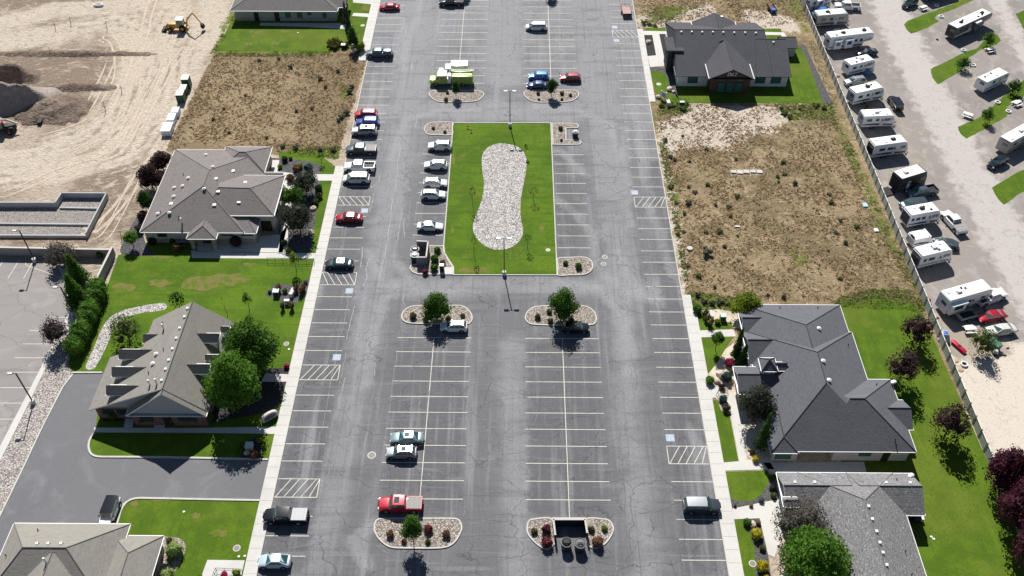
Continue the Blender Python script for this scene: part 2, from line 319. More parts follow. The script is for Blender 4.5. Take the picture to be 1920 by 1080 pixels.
def gridsheet(name, x0, y0, x1, y1, res, z, m, attrs, hf=None):
    nx, ny = int((x1 - x0) / res) + 1, int((y1 - y0) / res) + 1; xs = np.linspace(x0, x1, nx); ys = np.linspace(y0, y1, ny); X, Y = np.meshgrid(xs, ys); Z = np.full(X.shape, z) if hf is None else hf(X, Y) + z
    me = bpy.data.meshes.new(name); V = np.stack([X, Y, Z], -1).reshape(-1, 3); I = np.arange(nx * ny).reshape(ny, nx); F = np.stack([I[:-1, :-1], I[:-1, 1:], I[1:, 1:], I[1:, :-1]], -1).reshape(-1, 4)
    me.from_pydata(V.tolist(), [], F.tolist()); me.materials.append(MT[m])
    for k, fn in attrs.items(): at = me.attributes.new(k, 'FLOAT', 'POINT'); at.data.foreach_set('value', fn(X, Y).reshape(-1).astype(np.float32))
    if hf is not None: me.polygons.foreach_set('use_smooth', [True] * len(me.polygons))
    return put(name, me)
def vnoise(X, Y, s, seed=0): return np.array([mnoise.noise(Vector((a * s, b * s, seed))) for a, b in zip(X.ravel(), Y.ravel())]).reshape(X.shape)
SANDP = [[(1236, 232), (1300, 196), (1400, 200), (1520, 196), (1530, 214), (1480, 216), (1450, 250), (1400, 256), (1370, 280), (1300, 275), (1255, 290), (1240, 285)], [(1192, 30), (1260, 25), (1330, 6), (1345, 22), (1330, 60), (1200, 52)], [(1390, 18), (1440, 20), (1500, 40), (1500, 60), (1400, 60)],
         [(1233, 250), (1255, 320), (1272, 430), (1290, 530), (1283, 554), (1277, 554), (1260, 430), (1240, 310)], [(1385, 320), (1425, 318), (1428, 326), (1370, 328)]]
GRP = [[(1575, 555), (1640, 542), (1700, 545), (1735, 575), (1728, 600), (1700, 580), (1560, 576)], [(1205, 45), (1225, 8), (1300, 15), (1335, 0), (1260, 40)], [(1238, 185), (1285, 185), (1300, 208), (1270, 218), (1235, 215)], [(1450, 195), (1560, 195), (1568, 225), (1480, 225)],
       [(1540, 180), (1560, 190), (1740, 575), (1725, 575), (1640, 420), (1590, 300)], [(1470, -10), (1500, 0), (1520, 60), (1505, 60)], [(1290, 545), (1400, 560), (1400, 590), (1300, 580)], [(1480, 470), (1510, 465), (1520, 500), (1490, 505)], [(1250, 320), (1275, 330), (1275, 400), (1262, 390)]]
struct(gridsheet('field', RX + .1, 85, 69, 240, .6, .008, 'field_r', {'sand': lambda X, Y: wpoly(X, Y, SANDP, 5), 'green': lambda X, Y: wpoly(X, Y, GRP, 6)}))
FLP = [[(404, 94), (690, 92), (688, 112), (632, 296), (520, 290), (420, 285), (308, 284)]]
LTR = [[(-40, 95), (60, 70), (150, 52), (215, 42), (255, 60), (263, 110), (255, 160), (225, 215), (150, 262), (60, 292), (-40, 305)], [(330, -20), (325, 40), (300, 100), (280, 160), (262, 230), (225, 290), (120, 320), (0, 330)], [(400, 5), (385, 60), (350, 120), (320, 200), (290, 270)], [(-40, 60), (100, 20), (250, 8)]]
def rutf(X, Y):
    W = np.zeros(X.shape); n1 = vnoise(X, Y, .09, 21.); n2 = vnoise(X, Y, .05, 33.)
    for c, k, w_ in ((LTR[0], 2.3, 11.), (LTR[1], 2.7, 9.), (LTR[3], 2.0, 8.), ([(-40, 350), (80, 345), (180, 330), (260, 300), (300, 240)], 2.2, 7.), ([(290, 300), (250, 350), (215, 420), (180, 455)], 3.4, 6.)):
        P = px(c); D = np.full(X.shape, 1e9)
        for i in range(len(P) - 1):
            ax, ay = P[i]; bx, by = P[i + 1]; dx, dy = bx - ax, by - ay; t = np.clip(((X - ax) * dx + (Y - ay) * dy) / (dx * dx + dy * dy), 0, 1); D = np.minimum(D, np.hypot(X - ax - t * dx, Y - ay - t * dy))
        W += np.exp(-(D / w_) ** 2) * np.sin(D * k + 5 * n1) * np.clip(.5 + 1.6 * n2, 0, 1)
    return .42 + .42 * W
struct(gridsheet('dirt_lot', -140, 92, LX - .1, 225, .5, .008, 'field_l', {'field': lambda X, Y: wpoly(X, Y, FLP, 1.6), 'fieldl': lambda X, Y: wpoly(X, Y, [[(320, 270), (400, 110), (560, 130), (600, 280)]], 12), 'light': lambda X, Y: wcurve(X, Y, LTR, 5.5) * 1.0,
    'rut': rutf, 'brown': lambda X, Y: wpoly(X, Y, [[(-60, 95), (80, 92), (215, 98), (210, 130), (170, 180), (120, 225), (-60, 240)], [(-60, -40), (250, -40), (240, 14), (-60, 12)], [(120, 330), (265, 300), (270, 380), (230, 455), (-60, 458), (-60, 440), (170, 440)], [(60, 40), (130, 38), (230, 48), (200, 66), (80, 62)]], 10),
    'green': lambda X, Y: wpoly(X, Y, [[(384, 120), (430, 20), (445, -20), (455, -20), (440, 30), (404, 100)], [(505, 290), (560, 274), (640, 272), (636, 300), (560, 296)], [(404, 92), (620, 92), (622, 104), (404, 102)], [(630, 150), (655, 160), (650, 185), (640, 190)], [(540, 280), (640, 270), (640, 300), (520, 300)]], 4)}))
RDP = [[(1605, -60), (1668, -60), (1750, 115), (1825, 250), (1925, 430), (2100, 720), (2100, 850), (1985, 740), (1840, 450), (1730, 225), (1660, 80)], [(1822, -60), (1858, -60), (1950, 130), (2040, 300), (2005, 300), (1908, 110)]]
struct(gridsheet('rv_park_gravel', 67.9, 55, 180, 250, .9, .010, 'park', {'road': lambda X, Y: wpoly(X, Y, RDP, 7), 'sand': lambda X, Y: wpoly(X, Y, [[(1740, 640), (1790, 670), (1870, 665), (1900, 640), (2000, 640), (2200, 900), (2000, 1200), (1900, 1100), (1840, 850)]], 7), 'brown': lambda X, Y: wpoly(X, Y, [[(1745, 590), (1800, 600), (1900, 640), (1900, 665), (1800, 685), (1770, 650)], [(1640, 120), (1700, 250), (1740, 330), (1730, 335), (1690, 260)]], 5)}))
sheet('far_parking_lot', px([(-900, 481), (72, 484), (100, 486), (118, 515), (124, 560), (131, 570), (127, 600), (100, 640), (0, 842), (-700, 2300), (-1500, 1000)]), .010, 'asphalt_old')
sheet('cobble_strip', px([(103, 640), (122, 600), (128, 590), (134, 690), (136, 702), (122, 720), (0, 966), (-300, 1500), (-300, 1350), (0, 848)]), .014, 'rockl')
sheet('driveway', px([(136, 702), (160, 697), (194, 697), (300, 720), (178, 810), (170, 828), (166, 845), (182, 858), (508, 862), (490, 938), (245, 934), (228, 945), (218, 990), (150, 1200), (-400, 1600), (0, 966), (118, 724)]), .016, 'asphalt_drive')
# fields
sheet('building_pad_gravel', px([(-60, 378), (103, 378), (115, 360), (200, 360), (162, 442), (-60, 442)]), .018, 'padg')
LANES = [[(980, 1200), (965, 800), (957, 640)], [(560, 1200), (640, 850), (700, 560), (745, 320), (768, 150), (780, -40)], [(1225, 1200), (1185, 800), (1165, 560), (1140, 320), (1120, 150), (1110, -40)], [(600, 545), (760, 540), (950, 538), (1150, 540), (1260, 545)], [(700, 212), (850, 208), (1050, 208), (1190, 212)], [(945, 150), (940, -40)]]
SWEEPS = [[(1180, 700), (1175, 600), (1120, 540), (1050, 530)], [(690, 470), (720, 530), (790, 545), (860, 545)], [(735, 300), (760, 225), (830, 205), (900, 205)], [(1165, 300), (1140, 230), (1080, 205), (1000, 200)], [(1160, 470), (1190, 540), (1240, 570)], [(1045, 375), (1085, 405), (1110, 440), (1117, 500), (1135, 520), (1200, 560)], [(720, 560), (700, 640), (690, 720)], [(700, 985), (660, 1010), (690, 1060)], [(1170, 240), (1175, 330), (1180, 420)], [(1045, 280), (1070, 300), (1100, 330)], [(756, 130), (758, 40)], [(740, 480), (770, 530)], [(1290, 800), (1320, 850), (1340, 900)], [(1215, 380), (1240, 450), (1262, 520)]]
STALLS = [[(735, 640), (880, 640), (868, 968), (706, 968)], [(985, 640), (1122, 640), (1150, 968), (985, 968)], [(480, 1080), (600, 540), (660, 300), (700, 300), (665, 560), (575, 1080)], [(1215, 300), (1240, 300), (1365, 1080), (1275, 1080)], [(1040, 275), (1075, 275), (1090, 480), (1045, 480)], [(800, 255), (845, 255), (830, 460), (780, 460)]]
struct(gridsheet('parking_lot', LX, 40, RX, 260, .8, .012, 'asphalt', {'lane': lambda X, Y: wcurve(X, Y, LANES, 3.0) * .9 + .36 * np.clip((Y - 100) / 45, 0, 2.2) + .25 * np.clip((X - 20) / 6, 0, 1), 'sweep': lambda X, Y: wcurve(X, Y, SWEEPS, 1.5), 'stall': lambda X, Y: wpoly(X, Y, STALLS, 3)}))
# lawns
sheet('lawn', ragged(px([(404, 95), (440, 30), (452, -30), (712, -30), (703, -30)]) + [(-35.0, 212), (-35.0, 184)] + px([(684, 88), (622, 97)]), .12, 2, 21), .034, 'lawn2')
sheet('lawn', px([(222, 478), (262, 472), (270, 455), (540, 455), (522, 285), (600, 290)]) + [(-35.1, 141.6), (-35.1, 78.5)] + px([(178, 812), (194, 697), (135, 697), (128, 680), (200, 540)]), .034, 'lawn')
sheet('lawn', spline([G2(168, 822)], 1) + px([(178, 812), (514, 815), (504, 860), (190, 858), (176, 855), (169, 845)]), .036, 'lawn2')
sheet('lawn', px([(247, 937), (487, 940), (430, 1200), (150, 1200), (222, 985), (228, 958), (236, 943)]), .036, 'lawn2')
sheet('lawn', px([(1560, 572), (1640, 560), (1700, 562), (1731, 592)]) + [(66.7, 76), (66.7, 30), (40, 30), (46, 60), (46, 100)], .034, 'lawn2')
sheet('lawn', px([(1440, 84), (1500, 84), (1513, 110), (1543, 194), (1268, 193), (1265, 150)]), .034, 'lawn2')
sheet('lawn', spline(px([(1220, 133)]), 1) + px([(1221, 133), (1234, 134), (1246, 139), (1253, 150), (1254, 165), (1258, 176), (1272, 185), (1276, 193), (1262, 193), (1236, 178), (1229, 172)]), .040, 'lawn2')
sheet('lawn', ragged(px([(1207, 59), (1214, 52), (1300, 50), (1300, 59)]), .2, 2, 22), .034, 'lawn2')
sheet('lawn', ragged(px([(1400, 53), (1464, 54), (1473, 78), (1472, 90), (1400, 90)]), .2, 2, 23), .0335, 'lawn2')
sheet('lawn', px([(1301, 583), (1315, 583), (1322, 600), (1330, 612), (1345, 604), (1371, 604), (1374, 616), (1307, 620)]), .034, 'lawn2')
sheet('lawn', px([(1311, 634), (1376, 632), (1362, 650), (1352, 672), (1340, 690), (1324, 704)]), .034, 'lawn2')
sheet('lawn', px([(1333, 749), (1345, 752), (1352, 770), (1368, 778), (1385, 865), (1353, 867)]), .034, 'lawn2')
sheet('lawn', px([(1357.5, 884.5), (1438.5, 882), (1443, 890), (1441, 905), (1430, 925), (1414, 937), (1399, 941), (1382, 939), (1367, 933)]), .034, 'lawn2')
sheet('lawn', px([(1375, 974), (1395, 974), (1404, 992), (1412, 1013), (1417, 1040), (1418, 1100), (1397, 1100)]), .034, 'lawn2')
ISL = px([(849.5, 232), (1033, 232), (1044.5, 515), (851, 514), (851, 501), (841, 487), (834.5, 475), (832.5, 461), (847.5, 270)])
sheet('lawn', ISL, .10, 'lawn')
BAS = spline(px([(945, 270), (967, 274.5), (981, 285), (988, 303), (984, 335), (976.5, 375), (976.5, 410), (981, 433), (974, 453), (955, 466), (930, 469), (908, 461), (893, 446), (886.5, 428), (892, 405), (902, 380), (907.5, 347), (904, 318), (904, 293), (914, 278), (929, 271)]), 4)
sheet('cobble_basin', BAS, .125, 'rockw')
# dry patches in the lawns
for i, (x, y, a, b) in enumerate([(375, 532, 34, 14), (430, 524, 36, 11), (300, 531, 20, 7), (232, 540, 22, 9), (300, 482, 18, 3), (850, 300, 3, 10), (975, 350, 4, 10), (848, 430, 3, 9), (470, 497, 15, 4), (1016, 430, 4, 6), (367, 967, 9, 6), (410, 1000, 16, 7), (300, 938, 22, 2.5), (252, 945, 8, 5), (690, 16, 12, 5), (480, 60, 14, 3), (535, 60, 10, 2.5), (466, 82, 8, 3), (516, 82, 8, 3), (890, 507, 30, 5), (1650, 620, 6, 4), (1905, 1040, 3, 20)]):
    z = .107 if 840 < x < 1040 else .041 + .0005 * i
    sheet('dry_grass_patch', spline([G2(x + a * (1 + .25 * math.sin(5 * t + i)) * math.cos(t), y + b * (1 + .25 * math.cos(7 * t + i)) * math.sin(t)) for t in [k * math.pi / 6 for k in range(12)]], 3), z, 'dryspot')
# gravel garden beds
sheet('gravel_bed', spline(px([(225, 472), (238, 440), (262, 400), (268, 435), (274, 458), (290, 478), (262, 480), (240, 478)]), 3), .043, 'rockg')
sheet('gravel_bed', px([(508, 296), (560, 300), (590, 305), (602, 312), (600, 330), (603, 360), (595, 390), (588, 430), (585, 470), (530, 476), (520, 440), (545, 370)]), .044, 'rockg')
sheet('gravel_bed', spline(px([(499, 555), (503, 545), (517, 534), (540, 534), (560, 535), (570, 528), (583, 524), (580, 548), (565, 558), (552, 572), (530, 572), (525, 560), (512, 559)]), 3), .044, 'rockg')
sheet('gravel_bed', px([(1498, 84), (1509, 84), (1561, 194), (1543, 194), (1513, 110)]), .039, 'rockg')
sheet('gravel_bed', px([(1218, 125), (1262, 128), (1275, 196), (1273, 185), (1258, 176), (1254, 165), (1253, 150), (1246, 139), (1234, 134), (1220, 133)]), .039, 'rockg')
sheet('gravel_bed', px([(1380, 640), (1400, 650), (1445, 760), (1450, 870), (1412, 866), (1400, 850), (1385, 760), (1345, 750), (1330, 735), (1325, 705), (1345, 680), (1360, 655)]), .042, 'sand')
sheet('gravel_bed', px([(1316, 582), (1345, 580), (1400, 590), (1400, 616), (1374, 616), (1371, 604), (1345, 604), (1330, 612), (1322, 600)]), .042, 'sand')
sheet('gravel_bed', px([(1367, 933), (1382, 939), (1399, 941), (1414, 937), (1430, 925), (1441, 905), (1443, 890), (1470, 890), (1475, 960), (1440, 960), (1370, 955)]), .042, 'rockg')
sheet('gravel_bed', px([(1390, 972), (1424, 972), (1440, 1040), (1448, 1100), (1416, 1100), (1416, 1040), (1412, 1013), (1404, 992)]), .042, 'rockg')
sheet('gravel_bed', spline(px([(300, 1030), (302, 1008), (320, 1007), (338, 1010), (348, 1022), (345, 1040), (335, 1060), (322, 1080), (296, 1090)]), 3), .043, 'rock')
sheet('gravel_bed', px([(192, 790), (400, 792), (520, 770), (545, 690), (505, 690), (440, 760), (195, 772)]), .042, 'mulch')
sheet('gravel_bed', px([(452, 858), (458, 835), (475, 820), (490, 818), (490, 862)]), .043, 'mulch')
# pale cobble swale beside the gabled building
SW = spline(px([(161, 690), (163, 680), (175, 655), (185, 630), (200, 602), (222, 586), (250, 577), (290, 570), (311, 570), (312, 578), (300, 583), (262, 588), (232, 598), (212, 618), (204, 640), (190, 670), (178, 690), (168, 694)]), 4)
sheet('cobble_swale', SW, .046, 'rockw')
# RV park: gravel roads and grass strips
for i, l in enumerate([[(1695, 46), (1702, 39), (1760, 17), (1790, 6), (1815, -8), (1830, -2), (1800, 12), (1776, 22), (1757, 28), (1752, 34), (1760, 40), (1740, 52), (1708, 63), (1700, 56)],
                       [(1745, 130), (1800, 102), (1830, 92), (1850, 75), (1862, 62), (1870, 66), (1877, 76), (1868, 84), (1835, 95), (1813, 112), (1810, 125), (1798, 136), (1758, 158), (1748, 145)],
                       [(1796, 238), (1840, 218), (1870, 190), (1900, 165), (1930, 140), (1940, 160), (1920, 180), (1888, 200), (1888, 218), (1850, 240), (1812, 260), (1802, 252)],
                       [(1860, 352), (1880, 340), (1950, 300), (1960, 330), (1900, 372), (1882, 384), (1872, 374)], [(1904, 26), (1940, 10), (1950, 50), (1920, 56)], [(1520, 40), (1530, 30), (1534, 45), (1530, 60)],
                       [(1752, 600), (1775, 600), (1800, 620), (1850, 640), (1900, 636), (1898, 650), (1870, 668), (1840, 668), (1800, 680), (1785, 672), (1764, 640)]][:6]):
    sheet('grass_strip', ragged(px(l), .15, 1.2, 40 + i), .030, 'lawn2' if i < 6 else 'greenweed')
# ------------------------------------------------------------------ walks, kerbs, islands
def slab(name, polys, z=.10, m='concrete'):
    mb = MB()
    for p in polys: mb.prism(p, -.02, z)
    return struct(mb.build(name, [MT[m]]))
jm = plain('walk_joint', (.3, .29, .27), .9)
def walk(polys, z=.10, joints=()):
    o = slab('sidewalk', polys, z)
    if joints:
        mb = MB()
        for a, b in joints: flat(mb, [a, b], .05, z + .004)
        struct(mb.build('pavement_joints', [jm], fix=False))
    return o
js = [((LX - 1.75, y), (LX - .2, y)) for y in [50 + 1.8 * k for k in range(51)]] + [((LX - 1.75, y), (LX - .2, y)) for y in [178 + 1.8 * k for k in range(18)]]
walk([[(LX - 1.8, 40), (LX - .16, 40), (LX - .16, 141.7), (LX - 1.8, 141.7)], [(LX - 2.1, 179.2), (LX - .16, 179.2), (LX - .16, 240), (LX - 2.1, 240)]], .10, js)
js = [((RX + .2, y), (RX + 1.9, y)) for y in [44 + 1.9 * k for k in range(34)]] + [((RX + .2, y), (RX + 1.3, y)) for y in [164.5 + 1.9 * k for k in range(16)]]
walk([[(RX + .16, 40), (RX + 2.0, 40), (RX + 2.0, 104.4), (RX + .16, 104.4)], [(RX + .16, 104.4), (RX + 1.5, 104.4), (RX + 1.5, 107.6), (RX + .16, 107.6)], [(RX + .16, 163.8), (RX + 1.35, 163.8), (RX + 1.35, 193.2), (RX + .16, 193.2)]], .10, js)
# side walks to the buildings
walk([px([(594, 328), (543, 338), (543, 327), (598, 327)])], .06) if 0 else None
walk([px([(597, 327), (628.5, 327), (625.5, 339), (594, 339)]), px([(511, 300.5), (524, 300.5), (520, 322), (560, 326), (597, 327), (594, 339), (565, 338), (540, 334), (508, 332)]),
      px([(535, 338), (548, 343), (553, 352), (540, 356), (531, 346)]), px([(531, 378), (545, 378), (548, 396), (540, 420), (533, 450), (530, 476), (522, 476), (527, 430)]),
      px([(440, 474), (592, 475), (590, 485), (480, 485), (360, 484), (358, 470)]), px([(370, 452), (525, 440), (540, 420), (540, 474), (370, 472)])], .055)
walk([px([(640, 46), (660, 46), (652, 55), (560, 50), (487, 48), (488, 43), (640, 44)]), px([(663, 24.5), (694.5, 26), (692.5, 32.5), (660, 30)]), px([(662, -6), (700, -4), (698.5, 8.5), (662, 5)])], .055)
walk([px([(176, 802), (345, 803), (530, 800), (522, 814), (400, 812), (178, 811)]), px([(293, 785), (312, 785), (308, 803), (288, 803)]), px([(235, 785), (252, 785), (248, 803), (232, 803)]),
      px([(498, 700), (540, 702), (538, 716), (490, 716)])], .055)
walk([px([(389, 1050), (459, 1051), (440, 1130), (360, 1130)])], .055)
walk([px([(1304, 620), (1375, 618), (1380, 631), (1308, 633)]), px([(1384, 731), (1400, 728), (1396, 830), (1400, 862), (1442, 864), (1452, 880), (1356, 883), (1352, 868), (1386, 865), (1370, 779), (1363, 745)]),
      px([(1328, 728), (1350, 725), (1352, 742), (1332, 748)]), px([(1369, 955), (1440, 940), (1475, 935), (1470, 1000), (1452, 1045), (1440, 1040), (1424, 972), (1374, 974)]),
      px([(1430, 868), (1620, 866), (1625, 888), (1445, 886)])], .055)
walk([px([(1203, 58), (1250, 59), (1251, 74), (1245, 124), (1219, 126)]), px([(1420, 60), (1470, 61), (1482, 80), (1472, 80), (1464, 66), (1420, 66)])], .055)
sheet('planter_bed', px([(1207.5, 66), (1223, 66), (1230, 104), (1214, 105.5)]), .062, 'mulch')
sheet('planter_bed', px([(1236, 64), (1248, 64), (1251, 110), (1246, 112)]), .062, 'mulch')
# kerbs
kb = MB()
for pts in ([(LX - .08, 141.7), (LX - .08, 179.2)], [(LX - .08, 40), (LX - .08, 141.7)], [(LX - .08, 179.2), (LX - .08, 250)], [(RX + .08, 104.4), (RX + .08, 250)], [(RX + .08, 40), (RX + .08, 104.4)]):
    strip(kb, pts, .16, -.02, .13)
struct(kb.build('kerb', [MT['curb']]))
def band(mb, pts, w, z0, z1, mi=0):
    pts = [Vector(q) for q in pts]; n = len(pts); A = []; B = []
    for i, q in enumerate(pts):
        d = (pts[min(i + 1, n - 1)] - pts[max(i - 1, 0)]).normalized(); A.append((q.x - d.y * w / 2, q.y + d.x * w / 2)); B.append((q.x + d.y * w / 2, q.y - d.x * w / 2))
    for i in range(n - 1):
        a, b, c, e = A[i], A[i + 1], B[i + 1], B[i]
        mb.quad((*a, z1), (*e, z1), (*c, z1), (*b, z1), mi); mb.quad((*a, z0), (*a, z1), (*b, z1), (*b, z0), mi); mb.quad((*e, z1), (*e, z0), (*c, z0), (*c, z1), mi)
def island(px_pts, sm=True, rock='rock', n=4, z=.11):
    p = spline(px(px_pts), n) if sm else px(px_pts)
    mb = MB(); ring(mb, p, .20, -.02, .15); struct(mb.build('kerb', [MT['curb']]))
    sheet('rock_bed', inset(p, .18), z, rock)
ring_isl = MB(); ring(ring_isl, px([(848, 230.5), (1033.5, 230.5), (1045.6, 517), (849.5, 516.5), (849.5, 501.5), (840, 487.5), (832.8, 475.5), (831, 461), (846.3, 270)]), .18, -.02, .14); struct(ring_isl.build('kerb', [MT['curb']]))
island([(752, 594), (757, 583), (768, 575.5), (785, 573), (818, 572.5), (850, 572.5), (868, 574), (880, 582), (886, 594), (884, 604), (872, 609), (818, 608.5), (772, 607.5), (757, 603)])
island([(984, 596), (989, 584), (1001, 576), (1020, 573.5), (1055, 573), (1085, 573), (1102, 575.5), (1114, 584), (1119, 596), (1117, 606), (1105, 610.5), (1050, 611), (1003, 610), (989, 605.5)])
island([(700.7, 990), (704, 977), (715, 972), (745, 971.5), (785, 971.5), (840, 971.5), (860, 974), (867, 988), (863, 1003), (853, 1018), (838, 1027), (815, 1029.5), (780, 1029.5), (745, 1029), (728, 1026), (712, 1014), (703, 1001)])
island([(804, 177.5), (807, 172.5), (818, 170), (856, 169.8), (893, 170), (904, 172.5), (908, 177.5), (903, 185), (891, 190.8), (856, 192.4), (825, 192), (811, 186)])
island([(981.5, 176), (985, 171), (995, 169.5), (1035, 169.2), (1075, 169.3), (1083, 171.5), (1086, 178), (1080, 186), (1068, 191), (1035, 192.8), (1005, 192.5), (989, 186)])
island([(795, 242), (799, 234.5), (809, 230.3), (825, 229.2), (849, 230), (848.5, 241), (848, 253.5), (822, 254), (803, 253), (797, 248)])
island([(1045, 485), (1070, 482.8), (1092, 482.2), (1104, 485), (1111.5, 494), (1111, 505), (1103, 513), (1090, 516.5), (1068, 517), (1046, 517), (1045.5, 500)])
# right-top bed with the bin bay, lower-left bed with the bin enclosure, bottom bed with the bin bay
island([(1034, 231.5), (1070, 231.5), (1082, 232), (1086, 236), (1084, 240.5), (1062, 240.8), (1062, 263), (1087, 263), (1091, 268), (1087, 272), (1060, 272.5), (1036, 272)], False)
island([(786, 461.5), (832, 461), (834.5, 475), (841, 487), (850.5, 501), (850.5, 515.5), (784, 515.5), (773, 511), (767, 504), (770, 498), (781, 496), (781, 487)], False)
sheet('sidewalk', px([(819, 504), (826, 502), (851.5, 502), (850.5, 514), (819, 514)]), .135, 'concrete')
island([(987, 990), (990, 978), (1000, 973), (1035, 972.5), (1040, 1000), (1040.5, 1019), (1036, 1026), (1025, 1031), (1012, 1026), (998, 1014), (989, 1002)], True)
island([(1098, 973), (1130, 972.5), (1144, 977), (1151, 990), (1148, 1003), (1138, 1018), (1126, 1026.5), (1113, 1029), (1101, 1022), (1097, 1000)], True)
mb = MB(); strip(mb, px([(1035, 972.3), (1098, 972.3)]), .2, -.02, .14); struct(mb.build('kerb', [MT['curb']]))
# driveway kerbs
mb = MB()
def kerbline(l, w=.28, z=.14): 
    band(mb, px(l), w, -.02, z)
cv = [(177, 812), (170, 822), (167.5, 829), (166.5, 836), (167, 842), (169, 848), (172, 852), (176, 854.5), (182, 856.3), (190, 857), (300, 857.5), (503, 862)]
kerbline(cv); kerbline([(487, 938.5), (400, 937), (300, 935), (265, 934.3), (256, 934.8), (249, 936.2), (243, 938.6), (238, 941.8), (234, 946), (230, 951.5), (227, 958), (224.5, 966), (222, 975), (215, 1000)]); kerbline([(136, 699), (192, 699)])
kerbline([(137, 702), (118, 726), (80, 800), (40, 885), (0, 968), (-60, 1090)], .22, .1); kerbline([(119, 500), (125, 520), (134, 565), (135, 572), (128, 600)], .3, .1)
struct(mb.build('kerb', [MT['curb']]))
walk([px([(100, 484), (110, 484), (128, 535), (138, 570), (138, 600), (127, 640), (122, 600), (131, 572), (124, 545), (116, 515)]), px([(103, 640), (110, 640), (60, 745), (8, 850), (-60, 985), (-70, 985), (0, 838)])], .08)
# storm drains and manholes
for x, y, r, z, lab in [(697, 853.5, .62, .018, 'large round manhole cover in the left drive aisle'), (1134, 482, .5, .018, 'upper of the two round manhole covers by the rock island'), (1131.5, 495, .48, .018, 'lower of the two round manhole covers by the rock island'),
                        (1027.5, 469.5, .42, .112, 'round concrete cover in the green centre island lawn'), (537, 645, .45, .05, 'round brown valve cover in the lawn by the left sidewalk'), (444, 1028, .5, .05, 'round valve cover in the bottom-left lawn'),
                        (1235, 158, .55, .05, 'pale round cover in the small lawn of the dark-roofed office'), (1411, 1057, .5, .05, 'brown round cover in the bottom-right strip lawn'), (680, 48, .5, .05, 'pale round cover in the top-left lawn')]:
    t = thing('manhole_cover', lab, 'manhole cover', G(x, y, 0)); MB().cyl((0, 0, z - .01), (0, 0, z + .012), r, n=24).build('collar', [MT['curb']], t)
    MB().cyl((0, 0, z), (0, 0, z + .02), r * .75, n=20).build('lid', [plain('iron', (.22, .2, .19), .6) if 'pale' not in lab and 'concrete' not in lab else MT['curb']], t)
# ------------------------------------------------------------------ parking markings
def ribbon(mb, pts, w, z, mi=0):
    pts = [Vector(p[:2]) for p in pts]; n = len(pts); L = []; 
    for i, p in enumerate(pts):
        d = (pts[min(i + 1, n - 1)] - pts[max(i - 1, 0)]).normalized(); ww = (w(i / (n - 1)) if callable(w) else w) / 2
        L.append((p.x - d.y * ww, p.y + d.x * ww, z)); L.append((p.x + d.y * ww, p.y - d.x * ww, z))
    mb.add(L, [(2 * i, 2 * i + 1, 2 * i + 3, 2 * i + 2) for i in range(n - 1)], mi)
ZL = .018; LW = .11
mk = MB()
def hl(x0, x1, y, w=LW): mk.quad((x0, y - w / 2, ZL), (x1, y - w / 2, ZL), (x1, y + w / 2, ZL), (x0, y + w / 2, ZL))
def vl(x, y0, y1, w=LW, z=ZL + .003): mk.quad((x - w / 2, y0, z), (x + w / 2, y0, z), (x + w / 2, y1, z), (x - w / 2, y1, z))
def hatch(x0, x1, y0, y1, side, lean, n=5):
    """box of diagonal stripes, open towards the kerb"""
    hl(x0, x1, y0); hl(x0, x1, y1); vl(x0 if side < 0 else x1, y0, y1)
    W = x1 - x0
    for k in range(n):
        xa = x0 + W * (k + .1) / n; xb = xa + W * .30 * lean
        a, b = (xa, y0), (xb, y1)
        if lean < 0: a = (xa + W * .22, y0); b = (xa - W * .08, y1)
        a = (min(max(a[0], x0), x1), a[1]); b = (min(max(b[0], x0), x1), b[1])
        ribbon(mk, [a, b], LW, ZL + .006)
for k in range(17):
    y = 59.76 + 2.94 * k
    if k not in (3, 4, 10, 11): hl(LX + .03, -27.4, y)
for a, b, ln in ((3, 4, 1), (10, 11, 1)): hatch(LX + .05, -27.3, 59.76 + 2.94 * a, 59.76 + 2.94 * b, 1, ln)
hatch(LX + .05, -27.3, 109.59, 112.59, 1, -1); hatch(LX + .05, -27.3, 130.19, 132.6, 1, -1)
for y in (115.41, 118.37, 121.27, 124.1, 127.0, 135.6, 138.6, 141.6, 144.5, 147.4): hl(LX + .03, -27.4, y)
for y in [150.3 + 2.967 * k for k in range(24)]: hl(LX + .03, -27.0, y)
for y in [68.45 + 2.94 * k for k in range(11)]: hl(-18.95, -7.22, y); hl(1.36, 13.0, y)
vl(-13.15, 65.4, 98.0); vl(7.25, 65.4, 98.0)
for y in [170.46 + 2.98 * k for k in range(13)]: hl(-16.6, -7.2, y) if y < 172 else hl(-18.3, -7.1, y); hl(1.15, 12.75, y)
vl(-12.9, 176.5, 215); vl(7.05, 170.5, 215)
for y in [122.1 + 2.94 * k for k in range(9)]: hl(-18.6, -13.15, y); hl(7.12, 12.85, y)
hl(7.12, 12.85, 119.0)
for y in (204.64, 201.72, 198.55, 195.66, 186.73, 183.74, 180.79, 177.75, 174.77, 171.71, 168.69, 165.8, 162.77, 159.69, 156.63, 153.74, 150.66, 147.64, 144.79, 141.7, 138.77, 135.87, 127.02, 124.13, 121.31, 118.32, 115.46, 112.51, 109.64, 106.69, 103.76, 100.88, 97.95, 95.06, 92.05, 89.13, 86.21, 83.27, 80.3, 71.47, 68.5, 65.54, 62.59, 59.59, 207.6, 210.5):
    hl(21.6, RX - .03, y)
hatch(21.6, RX - .05, 74.41, 77.4, -1, 1); hatch(21.6, RX - .05, 130.03, 132.9, -1, 1); hatch(21.6, RX - .05, 189.61, 192.67, -1, -1)
for pa, pb in [((19, 862 - 640 + 490), (0, 0))][:0]: pass
